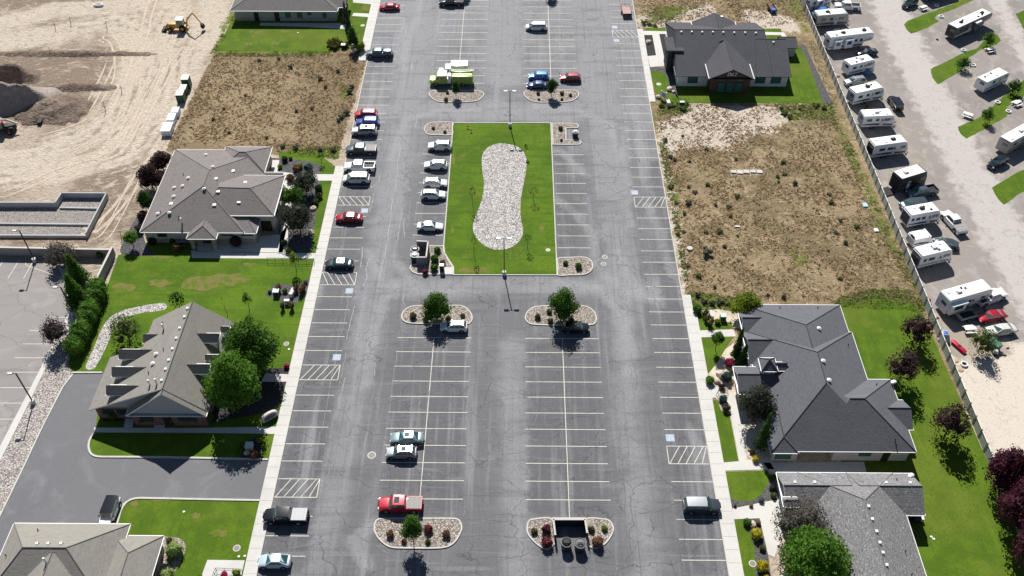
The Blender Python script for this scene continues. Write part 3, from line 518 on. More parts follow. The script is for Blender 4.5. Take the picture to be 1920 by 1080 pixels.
for l in [[(93, 601 - 6), (126, 595)], [(55, 620), (92, 620)], [(42, 645), (100, 645)], [(27, 671), (90, 671)], [(12, 698), (75, 698)], [(0, 727), (60, 727)], [(0, 756), (47, 756)], [(0, 786), (33, 786)], [(15, 522), (36, 488)], [(44, 523), (62, 490)], [(-6, 510), (6, 488)]]:
    ribbon(mk, px(l), .12, .020)
struct(mk.build('parking_lines', [MT['paint']], fix=False))
# blue squares with the wheelchair figure
for x, y in [(815 / 4 + 480, 395), (655, 545.5), (631.5, 670), (1190, 361), (1256.5, 821), (1152.5, 51), (1155.8, 76)]:
    c = G(x, y); mb = MB(); s = .62; z = .019
    mb.quad((c.x - s, c.y - s, z), (c.x + s, c.y - s, z), (c.x + s, c.y + s, z), (c.x - s, c.y + s, z), 0)
    arc = [(c.x + .05 + .3 * math.cos(t), c.y - .12 + .3 * math.sin(t)) for t in [R(120) + R(25) * k for k in range(11)]]
    ribbon(mb, arc, .08, z + .004, 1); ribbon(mb, [(c.x - .05, c.y + .32), (c.x - .05, c.y - .02), (c.x + .22, c.y - .02), (c.x + .36, c.y - .36)], .09, z + .005, 1)
    mb.cyl((c.x - .05, c.y + .43, z), (c.x - .05, c.y + .43, z + .006), .09, n=8, mi=1)
    struct(mb.build('accessible_parking_mark', [MT['ada'], MT['paint']], fix=False))
# ------------------------------------------------------------------ cracks and sealant, traced and wandering
ck = MB(); cl = MB(); zc = [0.]
def nz(): zc[0] = (zc[0] + .0006) % .012; return .022 + zc[0]
def wander(pts, amp, step, seed):
    rr = random.Random(seed); out = [Vector(pts[0])]; off = 0
    for i in range(len(pts) - 1):
        a, b = Vector(pts[i]), Vector(pts[i + 1]); d = b - a; k = max(1, int(d.length / step)); n = Vector((-d.y, d.x)).normalized()
        for j in range(1, k + 1):
            off = off * .75 + rr.uniform(-amp, amp); out.append(a.lerp(b, j / k) + n * off)
    return out
def crack(l, w=.07, amp=.10, seed=0, mb=None, world=False):
    p = wander(l if world else px(l), amp, .55, seed)
    rr = random.Random(seed + 99); ph = rr.uniform(0, 6)
    ribbon(mb or ck, p, lambda t: w * (.55 + .6 * abs(math.sin(ph + t * 17)) + .25 * math.sin(t * 43 + ph)), nz())
o2 = lambda l: [(480 + a / 4, 540 + b / 4) for a, b in l]; o3 = lambda l: [(960 + a / 4, 540 + b / 4) for a, b in l]
o6 = lambda l: [(480 + a / 4, 810 + b / 4) for a, b in l]; o7 = lambda l: [(960 + a / 4, 810 + b / 4) for a, b in l]
oa = lambda l: [(480 + a / 4, 270 + b / 4) for a, b in l]; ob = lambda l: [(960 + a / 4, 270 + b / 4) for a, b in l]; oc = lambda l: [(960 + a / 4, b / 4) for a, b in l]; od = lambda l: [(480 + a / 4, b / 4) for a, b in l]
S = 0
for l, w in [(o2([(740, 135), (705, 260), (680, 385)]), .13), (o2([(675, 485), (650, 600), (628, 715)]), .09), (o2([(670, 670), (650, 760), (632, 840), (632, 910)]), .2), (o2([(800, 710), (770, 900), (745, 1080)]), .08),
             (o2([(690, 40), (640, 350)]), .05), (o2([(595, 540), (560, 700), (530, 880), (495, 1070)]), .09), (o2([(585, 900), (570, 1060)]), .07), (o2([(630, 975), (620, 1060)]), .1), (o2([(1110, 40), (1105, 100), (1125, 145)]), .07),
             (o2([(480, 38), (900, 30), (1300, 34), (1900, 20)]), .05), (o2([(390, 385), (900, 395), (1400, 380), (1900, 372)]), .05), (o2([(380, 460), (900, 452), (1900, 432)]), .06), (o2([(1060, 460), (1030, 700), (995, 1000)]), .06), (o2([(690, 885), (680, 930)]), .1), (o2([(890, 560), (890, 660)]), .12),
             (o3([(925, 190), (935, 240), (960, 270), (965, 350), (990, 410), (975, 490), (955, 540)]), .14), (o3([(890, 270), (900, 325), (930, 345), (940, 300), (930, 250)]), .1), (o3([(930, 345), (945, 430), (975, 490), (1060, 510), (1125, 530)]), .13),
             (o3([(955, 540), (920, 545), (920, 630), (940, 700), (935, 770)]), .15), (o3([(955, 545), (1000, 525), (1055, 520)]), .1), (o3([(1060, 30), (1085, 200), (1115, 400), (1130, 560), (1160, 720), (1185, 860), (1205, 960), (1195, 1025)]), .1),
             (o3([(1205, 960), (1240, 980), (1275, 960), (1240, 945), (1205, 960)]), .1), (o3([(1270, 715), (1275, 820), (1290, 930), (1315, 975), (1385, 980)]), .1), (o3([(700, 455), (705, 540), (720, 620), (725, 720), (745, 800)]), .12),
             (o3([(738, 795), (740, 860), (775, 890), (780, 800)]), .12), (o3([(775, 890), (780, 970), (805, 1080)]), .13), (o3([(1025, 950), (1035, 1000), (1050, 1050), (1040, 1075)]), .13), (o3([(615, 80), (625, 20), (655, 55), (655, 80)]), .09),
             (o7([(810, 0), (805, 90), (825, 180), (835, 330), (850, 500), (845, 620)]), .15), (o7([(1033, 0), (1050, 120), (1080, 180), (1062, 220), (1080, 380)]), .14), (o7([(892, 475), (900, 600), (925, 700), (890, 720), (880, 800), (900, 915)]), .15),
             (o7([(1130, 600), (1138, 690)]), .12), (o7([(950, 610), (1025, 608)]), .1), (o7([(1255, 590), (1280, 730), (1290, 880), (1305, 950)]), .11), (o7([(1240, 800), (1260, 960), (1275, 1080)]), .13), (o7([(1190, 960), (1220, 1080)]), .12),
             (o7([(1180, 555), (1290, 510)]), .1), (o7([(740, 370), (748, 470), (800, 480)]), .08), (o7([(0, 160), (80, 150), (100, 140)]), .08), (o7([(0, 940), (90, 930), (150, 880), (260, 800)]), .07), (o7([(0, 625), (130, 630)]), .06), (o7([(800, 440), (800, 520)]), .14),
             (o7([(1310, 900), (1370, 890), (1415, 830)]), .06), (o6([(565, 205), (545, 300), (515, 430), (500, 540), (478, 630)]), .17), (o6([(740, 0), (700, 200), (685, 330), (660, 480), (638, 610)]), .11), (o6([(825, 10), (800, 170)]), .12),
             (o6([(480, 0), (460, 180), (425, 340)]), .1), (o6([(715, 615), (698, 680)]), .11), (o6([(685, 790), (655, 895)]), .12), (o6([(705, 840), (698, 900)]), .11), (o6([(870, 800), (850, 920), (845, 1075)]), .15), (o6([(430, 850), (420, 980)]), .11),
             (o6([(330, 840), (290, 1075)]), .09), (o6([(385, 955), (370, 1070)]), .13), (o6([(435, 1035), (430, 1075)]), .12), (o6([(1750, 0), (1800, 25), (1880, 60), (1930, 75)]), .08), (o6([(1715, 145), (1820, 165), (1930, 160)]), .09), (o6([(1560, 655), (1700, 655), (1840, 665)]), .07),
             (o6([(1780, 615), (1870, 615), (1930, 625)]), .09), (o6([(1680, 945), (1770, 930), (1920, 945)]), .1), (o6([(1600, 1045), (1720, 1050)]), .07), (o6([(1550, 250), (1640, 240), (1710, 260)]), .05),
             (oa([(1085, 20), (1060, 200), (1020, 450), (990, 700), (960, 850), (920, 1075)]), .1), (oa([(930, 230), (920, 290), (860, 330)]), .1), (oa([(885, 370), (870, 450), (850, 510)]), .12), (oa([(800, 770), (800, 850), (780, 930), (810, 910)]), .14), (oa([(855, 860), (820, 930), (830, 1000), (810, 1070)]), .13),
             (oa([(1095, 480), (1075, 620), (1055, 740)]), .07), (oa([(1110, 560), (1110, 700)]), .09), (oa([(1100, 300), (1160, 350)]), .1), (ob([(905, 0), (920, 130), (935, 260), (945, 320)]), .1), (ob([(870, 480), (880, 520)]), .08), (ob([(985, 570), (1000, 700), (1015, 850), (1035, 1000), (1040, 1070)]), .13),
             (ob([(1055, 560), (1060, 640)]), .12), (ob([(820, 480), (850, 800), (880, 960)]), .08), (ob([(560, 250), (860, 250)]), .05), (ob([(590, 630), (685, 630)]), .07), (oc([(690, 400), (680, 520), (710, 640), (710, 780), (720, 900)]), .14), (oc([(740, 560), (745, 660), (765, 780)]), .13),
             (oc([(805, 380), (825, 540), (850, 640), (840, 760), (855, 850)]), .1), (oc([(870, 340), (890, 400), (885, 460)]), .1), (oc([(680, 100), (700, 220), (690, 330), (700, 400)]), .1), (oc([(855, 820), (890, 910), (900, 1070)]), .12), (od([(1110, 130), (1120, 250), (1095, 300), (1110, 340)]), .13), (od([(1170, 475), (1170, 520)]), .25),
             (od([(1200, 860), (1210, 920), (1190, 960)]), .1), (od([(1090, 150), (1100, 230)]), .1), (od([(1190, 260), (1230, 260), (1225, 300), (1190, 320)]), .14), (oc([(480, 320), (490, 500)]), .08), (oc([(700, 540), (740, 545)]), .1), (oc([(700, 620), (760, 640)]), .1)]:
    S += 1; crack(l, w * .8, .09, S)
for i in range(46):                            # fine secondary cracking
    rr = random.Random(500 + i); x = rr.uniform(LX + 1, RX - 1); y = rr.uniform(52, 205); v = rr.random() < .65; Ln = rr.uniform(2, 9)
    if -14 < x < 8 and 110 < y < 158: continue
    b = (x + rr.uniform(-1.5, 1.5), y + Ln) if v else (x + Ln, y + rr.uniform(-1, 1)); crack([(x, y), b], .035, .14, 700 + i, cl, True)
for l in [o3([(0, 435), (300, 418), (740, 385), (745, 345)]), o3([(650, 400), (655, 480)]), o2([(1320, 690), (1250, 1070)]), o3([(540, 610), (650, 640), (720, 700)])]: S += 1; crack(l, .05, .05, S, cl)
struct(ck.build('crack_sealant', [MT['crack']], fix=False)); struct(cl.build('fine_cracks', [MT['crackl']], fix=False))
tr = MB()                                      # faint curved tyre scuffs
for cx, cy, r, a0, a1 in [(953, 775, 4.2, 250, 430), (955, 770, 3.6, -60, 80)]:
    c = G(cx, cy); ribbon(tr, [(c.x + r * math.cos(R(a)), c.y + r * math.sin(R(a))) for a in range(a0, a1, 8)], .07, nz())
for l in [[(735, 960), (700, 975), (760, 1035)], [(1185, 350), (1150, 365), (1110, 392)], [(1175, 372), (1140, 378), (1115, 398)], [(640, 980), (680, 1010), (740, 1045)], [(1170, 400), (1168, 500)], [(1180, 500), (1200, 530), (1240, 540)]]:
    ribbon(tr, [v for v in wander(px(l), .02, 1, 3)], .12, nz())
struct(tr.build('tyre_scuffs', [MT['stainl']], fix=False))

# wheel tracks over the dirt lot and the gravel roads
tk = MB()
def track(l, off, w, seed, mi, gauge=1.7):
    p = [Vector(v) for v in px(l)]; P2 = spline([tuple(v) for v in p], 5)[:(len(p) - 1) * 5 + 1]; rr = random.Random(seed); a0 = rr.uniform(0, 6); n = len(P2); i0 = int(n * rr.uniform(0, .5)); i1 = min(n, i0 + int(n * rr.uniform(.25, .6)) + 3)
    for g in (-gauge / 2, gauge / 2):
        Q = []
        for i in range(i0, i1):
            d = (Vector(P2[min(i + 1, n - 1)]) - Vector(P2[max(i - 1, 0)])).normalized(); o = off + g + 2.2 * math.sin(a0 + i * .16); Q.append((P2[i][0] - d.y * o, P2[i][1] + d.x * o))
        FP = px(FLP[0]); cut = [k for k, q in enumerate(Q) if mi < 2 and (sdist(np.array([q[0]]), np.array([q[1]]), FP)[0] < .6 or q[0] > -62)]; Q = Q[:cut[0]] if cut else Q
        if len(Q) > 9: ribbon(tk, Q, lambda t: w * (.6 + .5 * abs(math.sin(t * 9 + a0))) * min(1, 6 * t + .1, 6 * (1 - t) + .1), nz(), mi)
for i in range(16):
    rr = random.Random(i); track(rr.choice(LTR + LTR[:2]), rr.uniform(-7, 7), rr.uniform(.25, .55), i, rr.choice((0, 1, 1)))
for i in range(16):
    rr = random.Random(100 + i); track([(270, 300), (262, 345), (235, 400), (190, 450), (120, 452)], rr.uniform(-5, 5), .25, 100 + i, rr.choice((0, 1)))
for i in range(0):
    rr = random.Random(200 + i); track(rr.choice([[(1635, -40), (1700, 95), (1790, 250), (1890, 430), (2000, 620)], [(1840, -40), (1900, 60), (1990, 230)], [(1620, 60), (1700, 230), (1800, 420), (1960, 700)]]), rr.uniform(-4, 4), .28, 200 + i, rr.choice((2, 2, 3)))
struct(tk.build('wheel_tracks', [MT['track_l'], MT['track_d'], MT['track_g'], MT['track_h']], fix=False))
# dug earth and gravel heaps on the dirt lot
def heap(name, c, r, hgt_, m, label, seed, sx=1., sy=1., ridge=0.):
    cx, cy = G2(*c)
    def hf(X, Y):
        u, v = (X - cx) / (r * sx), (Y - cy) / (r * sy); d = np.sqrt(u * u + v * v) + .34 * vnoise(X, Y, .17, seed) + .12 * vnoise(X, Y, .6, seed + 9); h = hgt_ * np.clip(1.05 - d, 0, 1) ** (.8) * (1 + .35 * vnoise(X, Y, .45, seed + 3) + .15 * vnoise(X, Y, 1.4, seed + 4)); return np.where(d < 1, h, -.05)
    o = gridsheet(name, cx - r * sx * 1.25, cy - r * sy * 1.25, cx + r * sx * 1.25, cy + r * sy * 1.25, .45, .0, m, {}, hf); return tag(o, label, 'heap')
def bank(name, x0, x1, yb, yc, H, m, label, seed, back=9., rough_=.25):
    """a bank whose steep face looks towards the camera: toe at photo row yb, crest at row yc"""
    A, B = G((x0 + x1) / 2, yb), G((x0 + x1) / 2, yc, H); xl, xr = G(x0, yb).x, G(x1, yb).x; run = H * .72
    def hf(X, Y):
        n1 = vnoise(X, Y, .16, seed); n2 = vnoise(X, Y, .6, seed + 4); u = (Y - A.y - 1.3 * n1) / run; fx = np.clip((xr - X + 2 * n1) / 4.5, 0, 1) * np.clip((X - xl + 2 * n1) / 4.5, 0, 1)
        h = np.where(u < 1, np.clip(u, 0, 1) ** 1.15, np.clip(1 - (u - 1) * run / back, 0, 1)) * H * fx ** .8; return np.where(h > .05, h * (1 + rough_ * n2 + .12 * n1), -.05)
    o = gridsheet(name, xl - 2, A.y - 2, xr + 2, A.y + run + back + 3, .45, 0, m, {}, hf); return tag(o, label, 'heap')
bank('dirt_heap', -60, 70, 158, 116, 3.4, 'pile', 'dark brown bank of dug earth behind the gravel heap', 7, 3.5)
bank('gravel_heap', -80, 88, 214, 176, 5.2, 'pile_g', 'grey gravel heap with a dark shaded face at the left edge of the dirt lot', 3, 6., .15)
heap('dirt_heap', (98, 205), 6.5, 1.9, 'pile', 'low brown earth mound right of the gravel heap', 11, 1.2, .9)
heap('dirt_heap', (150, 164), 4.5, .9, 'pile', 'small dark earth ridge right of the excavation', 12, 1.7, .35)
heap('dirt_heap', (120, 101), 9, .7, 'pile', 'long low earth bank along the top of the excavation', 13, 2.4, .14)
# ------------------------------------------------------------------ buildings
from mathutils.bvhtree import BVHTree
def shingle(name, c, d, l, sp=.5):
    return mat(name, c, .9, [('fine', (1.5, 1.5, 9.), d, .45, .75, .75), ('fine', (4.5, 4.5, 14.), l, .52, .78, sp), ('noise', .5, tuple(v * .85 for v in c), .5, .75, .6), ('noise', (.15, .15, 1.2), tuple(v * 1.12 for v in c), .5, .7, .5)], bump=('fine', (3, 3, 16), .5, .05), spec=.1)
SH = {'warm': shingle('shingle_warm_grey', (.205, .186, .180), (.14, .127, .123), (.31, .29, .28)), 'beige': shingle('shingle_beige', (.255, .242, .215), (.19, .178, .158), (.35, .335, .305)),
      'slate': shingle('shingle_slate', (.122, .125, .138), (.088, .091, .102), (.17, .173, .188)), 'char': shingle('shingle_charcoal', (.085, .086, .096), (.064, .066, .075), (.125, .127, .137)),
      'salt': shingle('shingle_salt_and_pepper', (.185, .183, .186), (.07, .07, .076), (.60, .59, .58), .75), 'grey': shingle('shingle_mid_grey', (.165, .16, .155), (.125, .12, .115), (.23, .22, .21))}
WH = plain('white_trim', (.78, .78, .76), .5); STUCCO = plain('pale_stucco', (.50, .47, .43), .9); GREYW = plain('grey_cladding', (.33, .345, .37), .8)
STONE = mat('ledge_stone', (.34, .29, .25), .9, [('cell', (2.2, 2.2, 5), (.48, .43, .38), .4, .7, .9), ('edge', (2.2, 2.2, 5), (.12, .1, .09), .08, 0, .8)])
BRICK = mat('dark_brick', (.16, .085, .07), .9, [('cell', (4, 4, 12), (.24, .14, .12), .4, .8, .8)])
BROWN = mat('brown_siding', (.075, .045, .032), .7, [('fine', (1, 1, 9), (.04, .025, .02), .5, .7, .7)]); WSTUC = plain('white_stucco', (.68, .67, .66), .85)
GLASS = mat('window_glass', (.02, .045, .045), .08, spec=.8); TEAL = mat('tinted_glass', (.045, .13, .12), .12, spec=.8); DARK = plain('dark_metal', (.03, .03, .034), .5)
GAL = plain('galvanised_metal', (.55, .56, .57), .35, metal=.6); DOORM = plain('dark_door', (.03, .022, .018), .5); CAPM = plain('ridge_cap', (.16, .155, .15), .9); CAPD = plain('ridge_cap_dark', (.05, .052, .06), .9)
def roof_block(mb, x0, y0, x1, y1, z, r0, r1, zr, t=.22, wall_in=.4, caps=(0, 1, 2, 3)):
    """roof over a rectangle; a ridge end on the edge makes a gable (material 2), else a hip"""
    C = [(x0, y0, z), (x1, y0, z), (x1, y1, z), (x0, y1, z)]; A, B = (*r0, zr), (*r1, zr); eps = .02
    if abs(r1[0] - r0[0]) >= abs(r1[1] - r0[1]):    # ridge along x, A west, B east
        mb.quad(C[0], C[1], B, A, 0); mb.quad(C[2], C[3], A, B, 0); ends = [(C[3], C[0], A, abs(r0[0] - x0) < eps, (wall_in, 0)), (C[1], C[2], B, abs(r1[0] - x1) < eps, (-wall_in, 0))]
    else:                                            # ridge along y, A south, B north
        mb.quad(C[1], C[2], B, A, 0); mb.quad(C[3], C[0], A, B, 0); ends = [(C[0], C[1], A, abs(r0[1] - y0) < eps, (0, wall_in)), (C[2], C[3], B, abs(r1[1] - y1) < eps, (0, -wall_in))]
    for p, q, s, gable, dv in ends:
        if gable:
            o = Vector((*dv, -.06)); P, Q, S_ = Vector(p) + o, Vector(q) + o, Vector(s) + o
            mb.add([P, Q, S_], [(0, 1, 2)], 2)
            for u, v in ((p, s), (q, s)):
                u, v = Vector(u), Vector(v); dn = Vector((0, 0, -t)); mb.quad(u, v, v + dn, u + dn, 1)
        else:
            mb.add([p, q, s], [(0, 1, 2)], 0)
            for e_ in (p, q):
                if C.index(e_) in caps: mb.cyl(Vector(e_) + Vector((0, 0, .01)), s, .07, n=5, mi=3, caps=False)
    mb.cyl(A, B, .08, n=5, mi=3, caps=False)
    for i in range(4):
        a, b = Vector(C[i]), Vector(C[(i + 1) % 4]); dn = Vector((0, 0, -t))
        isg = any(g and {tuple(p), tuple(q)} == {tuple(a), tuple(b)} for p, q, s, g, d in ends)
        if not isg:
            mb.quad(a, b, b + dn, a + dn, 1)
            n = (b - a).cross(Vector((0, 0, 1))).normalized() * .1; mb.quad(a + n + Vector((0, 0, -.02)), b + n + Vector((0, 0, -.02)), b, a, 1)
    mb.add([Vector(c) + Vector((0, 0, -t)) for c in C], [(3, 2, 1, 0)], 1)
def slab_poly(mb, P, t=.2, mi=0, me=1):
    n = len(P); D = Vector((0, 0, -t)); P = [Vector(p) for p in P]; mb.add(P, [tuple(range(n))], mi); mb.add([p + D for p in P], [tuple(range(n))[::-1]], me)
    for i in range(n): mb.quad(P[i], P[(i + 1) % n], P[(i + 1) % n] + D, P[i] + D, me)
def on_roof(mb, x, y):
    t = BVHTree.FromPolygons([Vector(v) for v in mb.v], mb.f); d = (fwd * FPX + rgt * (x - 960) - upv * (y - 540)).normalized()
    h = t.ray_cast(CAM, d); return h[0]
def windows(t, lst, z0=.95, fm=None, gm=None):
    """lst of (x, y, facing, w, h, z); facing 'S','E','W','N': pane sits proud of the wall"""
    for x, y, f, w_, h, z in lst:
        o = MB(); g = MB(); a = {'S': 0, 'E': math.pi / 2, 'N': math.pi, 'W': -math.pi / 2}[f]
        o.box(0, -.02, 0, w_ + .2, .10, h + .2); fr = put('window', o.mesh('window', [fm or DARK]), t, (x, y, z), a)
        g.box(0, -.085, 0, w_, .02, h); g.build('pane', [gm or TEAL], fr)
def doors(t, lst):
    for x, y, f, w_, h, z in lst:
        a = {'S': 0, 'E': math.pi / 2, 'N': math.pi, 'W': -math.pi / 2}[f]
        d = put('door', MB().box(0, -.03, h / 2, w_, .12, h).mesh('door', [DOORM]), t, (x, y, z), a); MB().box(w_ * .36, -.13, h * .48, .06, .08, .22).build('handle', [GAL], d)
def vents(t, rmb, lst):
    for x, y, k in lst:
        p = on_roof(rmb, x, y)
        if p is None: continue
        mb = MB()
        if k == 'box': mb.box(p.x, p.y, p.z + .12, .42, .42, .26, 0, 0, .8)
        elif k == 'pipe': mb.cyl((p.x, p.y, p.z - .1), (p.x, p.y, p.z + .45), .07, n=8)
        elif k == 'flue': mb.cyl((p.x, p.y, p.z - .1), (p.x, p.y, p.z + 1.0), .13, n=10); mb.cyl((p.x, p.y, p.z + .95), (p.x, p.y, p.z + 1.15), .2, .12, n=10)
        elif k == 'dome': mb.cyl((p.x, p.y, p.z - .1), (p.x, p.y, p.z + .25), .2, n=10); mb.cyl((p.x, p.y, p.z + .25), (p.x, p.y, p.z + .42), .34, .1, n=12)
        elif k == 'sky': mb.box(p.x, p.y, p.z + .02, .6, .6, .16)
        mb.build({'sky': 'skylight', 'flue': 'flue_pipe', 'pipe': 'vent_pipe'}.get(k, 'roof_vent'), [DARK if k == 'boxd' else (plain('vent_black', (.03, .03, .03)) if k == 'pipe' else WH)], t)
def building(name, label, cat, blocks, foot, sh, wall, trim, zw, cap=CAPM, gab=None, base=None, vts=(), wins=(), drs=(), gm=None, extra=None):
    t = thing(name, label, cat, (0, 0, 0))
    rm = MB()
    for i, b in enumerate(blocks): b = list(b); roof_block(rm, *b[:4], b[4] - .012 * i, *b[5:7], b[7] - .012 * i, caps=b[8] if len(b) > 8 else (0, 1, 2, 3))
    if extra: extra(rm, t)
    r = rm.build('roof', [SH[sh], trim, gab or wall, cap], t, fix=False)
    wm = MB(); wm.prism(foot, -.05, zw); wm.build('wall', [wall], t)
    if base: b = MB(); b.prism(inset(foot, -.05), -.05, 1.0); b.build('wall_base', [base], t)
    vents(r if 0 else t, rm, vts); windows(t, wins, gm=gm); doors(t, drs)
    t.location = (0, 0, 0); return t, rm
# mid-grey slate office, right, with the big hipped roof
def ex6(rm, t):
    c = MB(); c.box(37.0, 88.0, 4.5, 1.9, 2.0, 2.6); c.build('cupola', [GREYW], t); windows(t, [(36.6, 87.0, 'S', .6, .45, 5.1), (37.5, 87.0, 'S', .6, .45, 5.1)], fm=WH)
    w_ = MB(); w_.prism([(33.1, 85.0), (33.4, 85.0), (33.4, 88.6), (33.1, 88.6)], 0, 3.3); w_.build('porch_wall', [STONE], t)
building('office_building', 'large slate-grey hip-roofed office with a small cupola beside the right sidewalk', 'building',
    [(35.6, 74.6, 52.15, 96.9, 3, (43.87, 82.9), (43.87, 88.6), 7.8, (0, 2, 3)), (35.7, 88, 51.7, 102.7, 3, (43.7, 90), (43.7, 94.7), 7.0), (35.1, 90.2, 44, 96.9, 3, (35.1, 93.5), (43, 93.5), 4.95),
     (42, 74.6, 55.6, 87.5, 3, (47, 81.0), (49.1, 81.0), 6.74, (1, 2)), (48, 78.4, 56.3, 83.7, 3, (49, 81.05), (56.3, 81.05), 4.55), (35.4, 74.3, 39.2, 82, 3, (37.3, 76.2), (37.3, 80), 4.2),
     (35.2, 96.4, 44, 101.0, 3, (35.2, 98.7), (43, 98.7), 4.3), (32.5, 84.4, 40, 89.6, 3.3, (32.5, 87.0), (39, 87.0), 4.7), (35.8, 86.7, 38.2, 89.3, 5.75, (36.99, 88.0), (37.01, 88.0), 6.9), (37.5, 87.2, 40.2, 88.9, 5.3, (38, 88.05), (39.6, 88.05), 6.0)],
    [(36.1, 75.1), (39.6, 75.1), (39.6, 76.4), (44.6, 76.4), (44.6, 75.15), (55.1, 75.15), (55.1, 87), (51.7, 87), (51.7, 96.4), (51.2, 102.2), (36.2, 102.2), (36.1, 96)], 'slate', STUCCO, WH, 2.85, CAPD, GREYW, None,
    [(o[0], o[1], k) for o, k in [((1535, 617), 'dome'), ((1543, 678), 'dome'), ((1554, 714), 'dome'), ((1462, 578), 'pipe'), ((1533, 578), 'pipe'), ((1590, 648), 'pipe'), ((1643, 722), 'pipe'), ((1680, 836), 'pipe'), ((1678, 826), 'pipe')]],
    [(49.0, 75.15, 'S', 1.5, 1.0, 1.75), (37.6, 75.1, 'S', 2.0, 1.3, 1.2), (36.1, 84.5, 'W', 1.4, 1.4, 1.6), (36.1, 79.4, 'W', 1.2, 1.6, 1.6), (55.1, 82, 'E', 1.4, 1.2, 1.6)], [(53.2 - 1.2, 75.15, 'S', 1.0, 2.1, 0)], extra=ex6)
# salt-and-pepper roof, bottom right
def ex7(rm, t):
    roof_block(rm, 35.0, 64.9, 37.0, 66.4, 4.4, (35.0, 65.65), (37.0, 65.65), 4.9)
    c = MB(); c.box(35.6, 64.6, 1.2, .5, 1.0, 2.4); c.build('stone_pillar', [STONE], t)
building('office_building', 'speckled grey shingled office in the bottom-right corner with a row of white ridge vents', 'building',
    [(38.4, 40, 51.3, 71.1, 3, (44.9, 46), (44.9, 64.6), 6.74), (35.5, 64.6, 45, 71.12, 3, (35.5, 67.9), (44.5, 67.9), 4.9), (45, 64.65, 53.8, 71.1, 3, (45.5, 67.9), (53.8, 67.9), 4.92), (37.5, 57.2, 42.5, 59.7, 3.9, (37.5, 58.5), (42, 58.5), 4.7)],
    [(36.0, 65.1), (38.9, 65.1), (38.9, 42), (50.9, 42), (50.9, 65.1), (51.6, 65.1), (51.6, 66), (53.2, 67), (53.2, 70.6), (36, 70.6)], 'salt', GREYW, WH, 2.85, CAPM, GREYW, None,
    [((1490, 905)[0], 905, 'box'), (1527, 905, 'box'), (1661, 905.5, 'box'), (1706, 906, 'box'), (1628, 950, 'box'), (1635, 974, 'box'), (1643, 997, 'box'), (1649, 1018, 'box'), (1655, 1037, 'box'), (1662, 1060, 'box'), (1697, 1035, 'pipe'), (1681, 900, 'pipe'), (1709, 1078, 'pipe')],
    [(36.0, 68.5, 'W', 1.2, 1.3, 1.7)], [], extra=ex7)
# warm grey office, left, many hips
def ex2(rm, t):
    for x in (-56.4, -52.6):
        c = MB(); c.box(x, 118.3, 1.35, .6, .6, 2.7); c.build('stone_pillar', [STONE], t)
building('office_building', 'warm-grey multi-hip roofed office on the left beside the excavated lot', 'building',
    [(-65.5, 119.3, -47.4, 142.9, 2.9, (-55.65, 127.8), (-55.65, 132.3), 6.35), (-54.5, 122.5, -42.6, 133.7, 4.1, (-53.0, 127.6), (-47.3, 127.4), 6.2), (-56, 136.0, -47.1, 143.8, 2.95, (-52.2, 139.8), (-51.0, 139.8), 4.75),
     (-53.1, 122.45, -42.55, 130, 4.1, (-47.8, 127.1), (-47.75, 127.2), 5.85), (-60, 119.25, -45.3, 126, 2.85, (-56, 122.8), (-47.6, 122.8), 3.85), (-57.0, 117.7, -51.9, 124, 2.9, (-54.45, 119.9), (-54.45, 122.5), 3.95), (-47.6, 133.5, -43.5, 136.2, 2.9, (-46.5, 134.85), (-43.5, 134.85), 3.6)],
    [(-65.0, 119.8), (-45.8, 119.8), (-45.8, 123.1), (-43.1, 123.1), (-43.1, 133.2), (-47.6, 134), (-47.6, 143.2), (-55.5, 143.2), (-65, 142.4)], 'warm', STUCCO, WH, 2.75, CAPM, STUCCO, STONE,
    [(386, 291.5, 'dome'), (399, 314, 'dome'), (344, 328, 'pipe'), (353, 335, 'dome'), (327, 353, 'dome'), (342.5, 350, 'dome'), (326, 369.5, 'dome'), (321, 382, 'sky'), (296, 402, 'dome'), (302, 399, 'pipe'), (318, 400, 'dome'), (335, 407, 'pipe'), (341.5, 418, 'flue'), (383, 355, 'dome'),
     (437, 320.5, 'sky'), (405, 335, 'sky'), (409, 359, 'sky'), (402, 384, 'sky'), (448, 379, 'sky'), (460, 342, 'sky')],
    [(-62, 119.8, 'S', 1.4, .8, 1.9), (-50.6, 119.8, 'S', 1.9, .7, 2.2), (-47.1, 119.8, 'S', 1.9, .7, 2.2), (-43.1, 126, 'E', 1.4, 2.2, 2.2), (-43.1, 129, 'E', 1.4, 2.2, 2.2), (-43.1, 132, 'E', 1.4, 2.2, 2.2)],
    [(-44.5, 123.1, 'S', 1.9, 2.3, 0), (-54.4, 119.8, 'S', 1.6, 2.2, 0)], gm=GLASS, extra=ex2)
t = bpy.data.objects['office_building.002']
upw = MB(); upw.prism([(-52.6, 123.12), (-43.08, 123.12), (-43.08, 133.18), (-52.6, 133.18)], 2.6, 3.95); upw.build('upper_wall', [STUCCO], t)
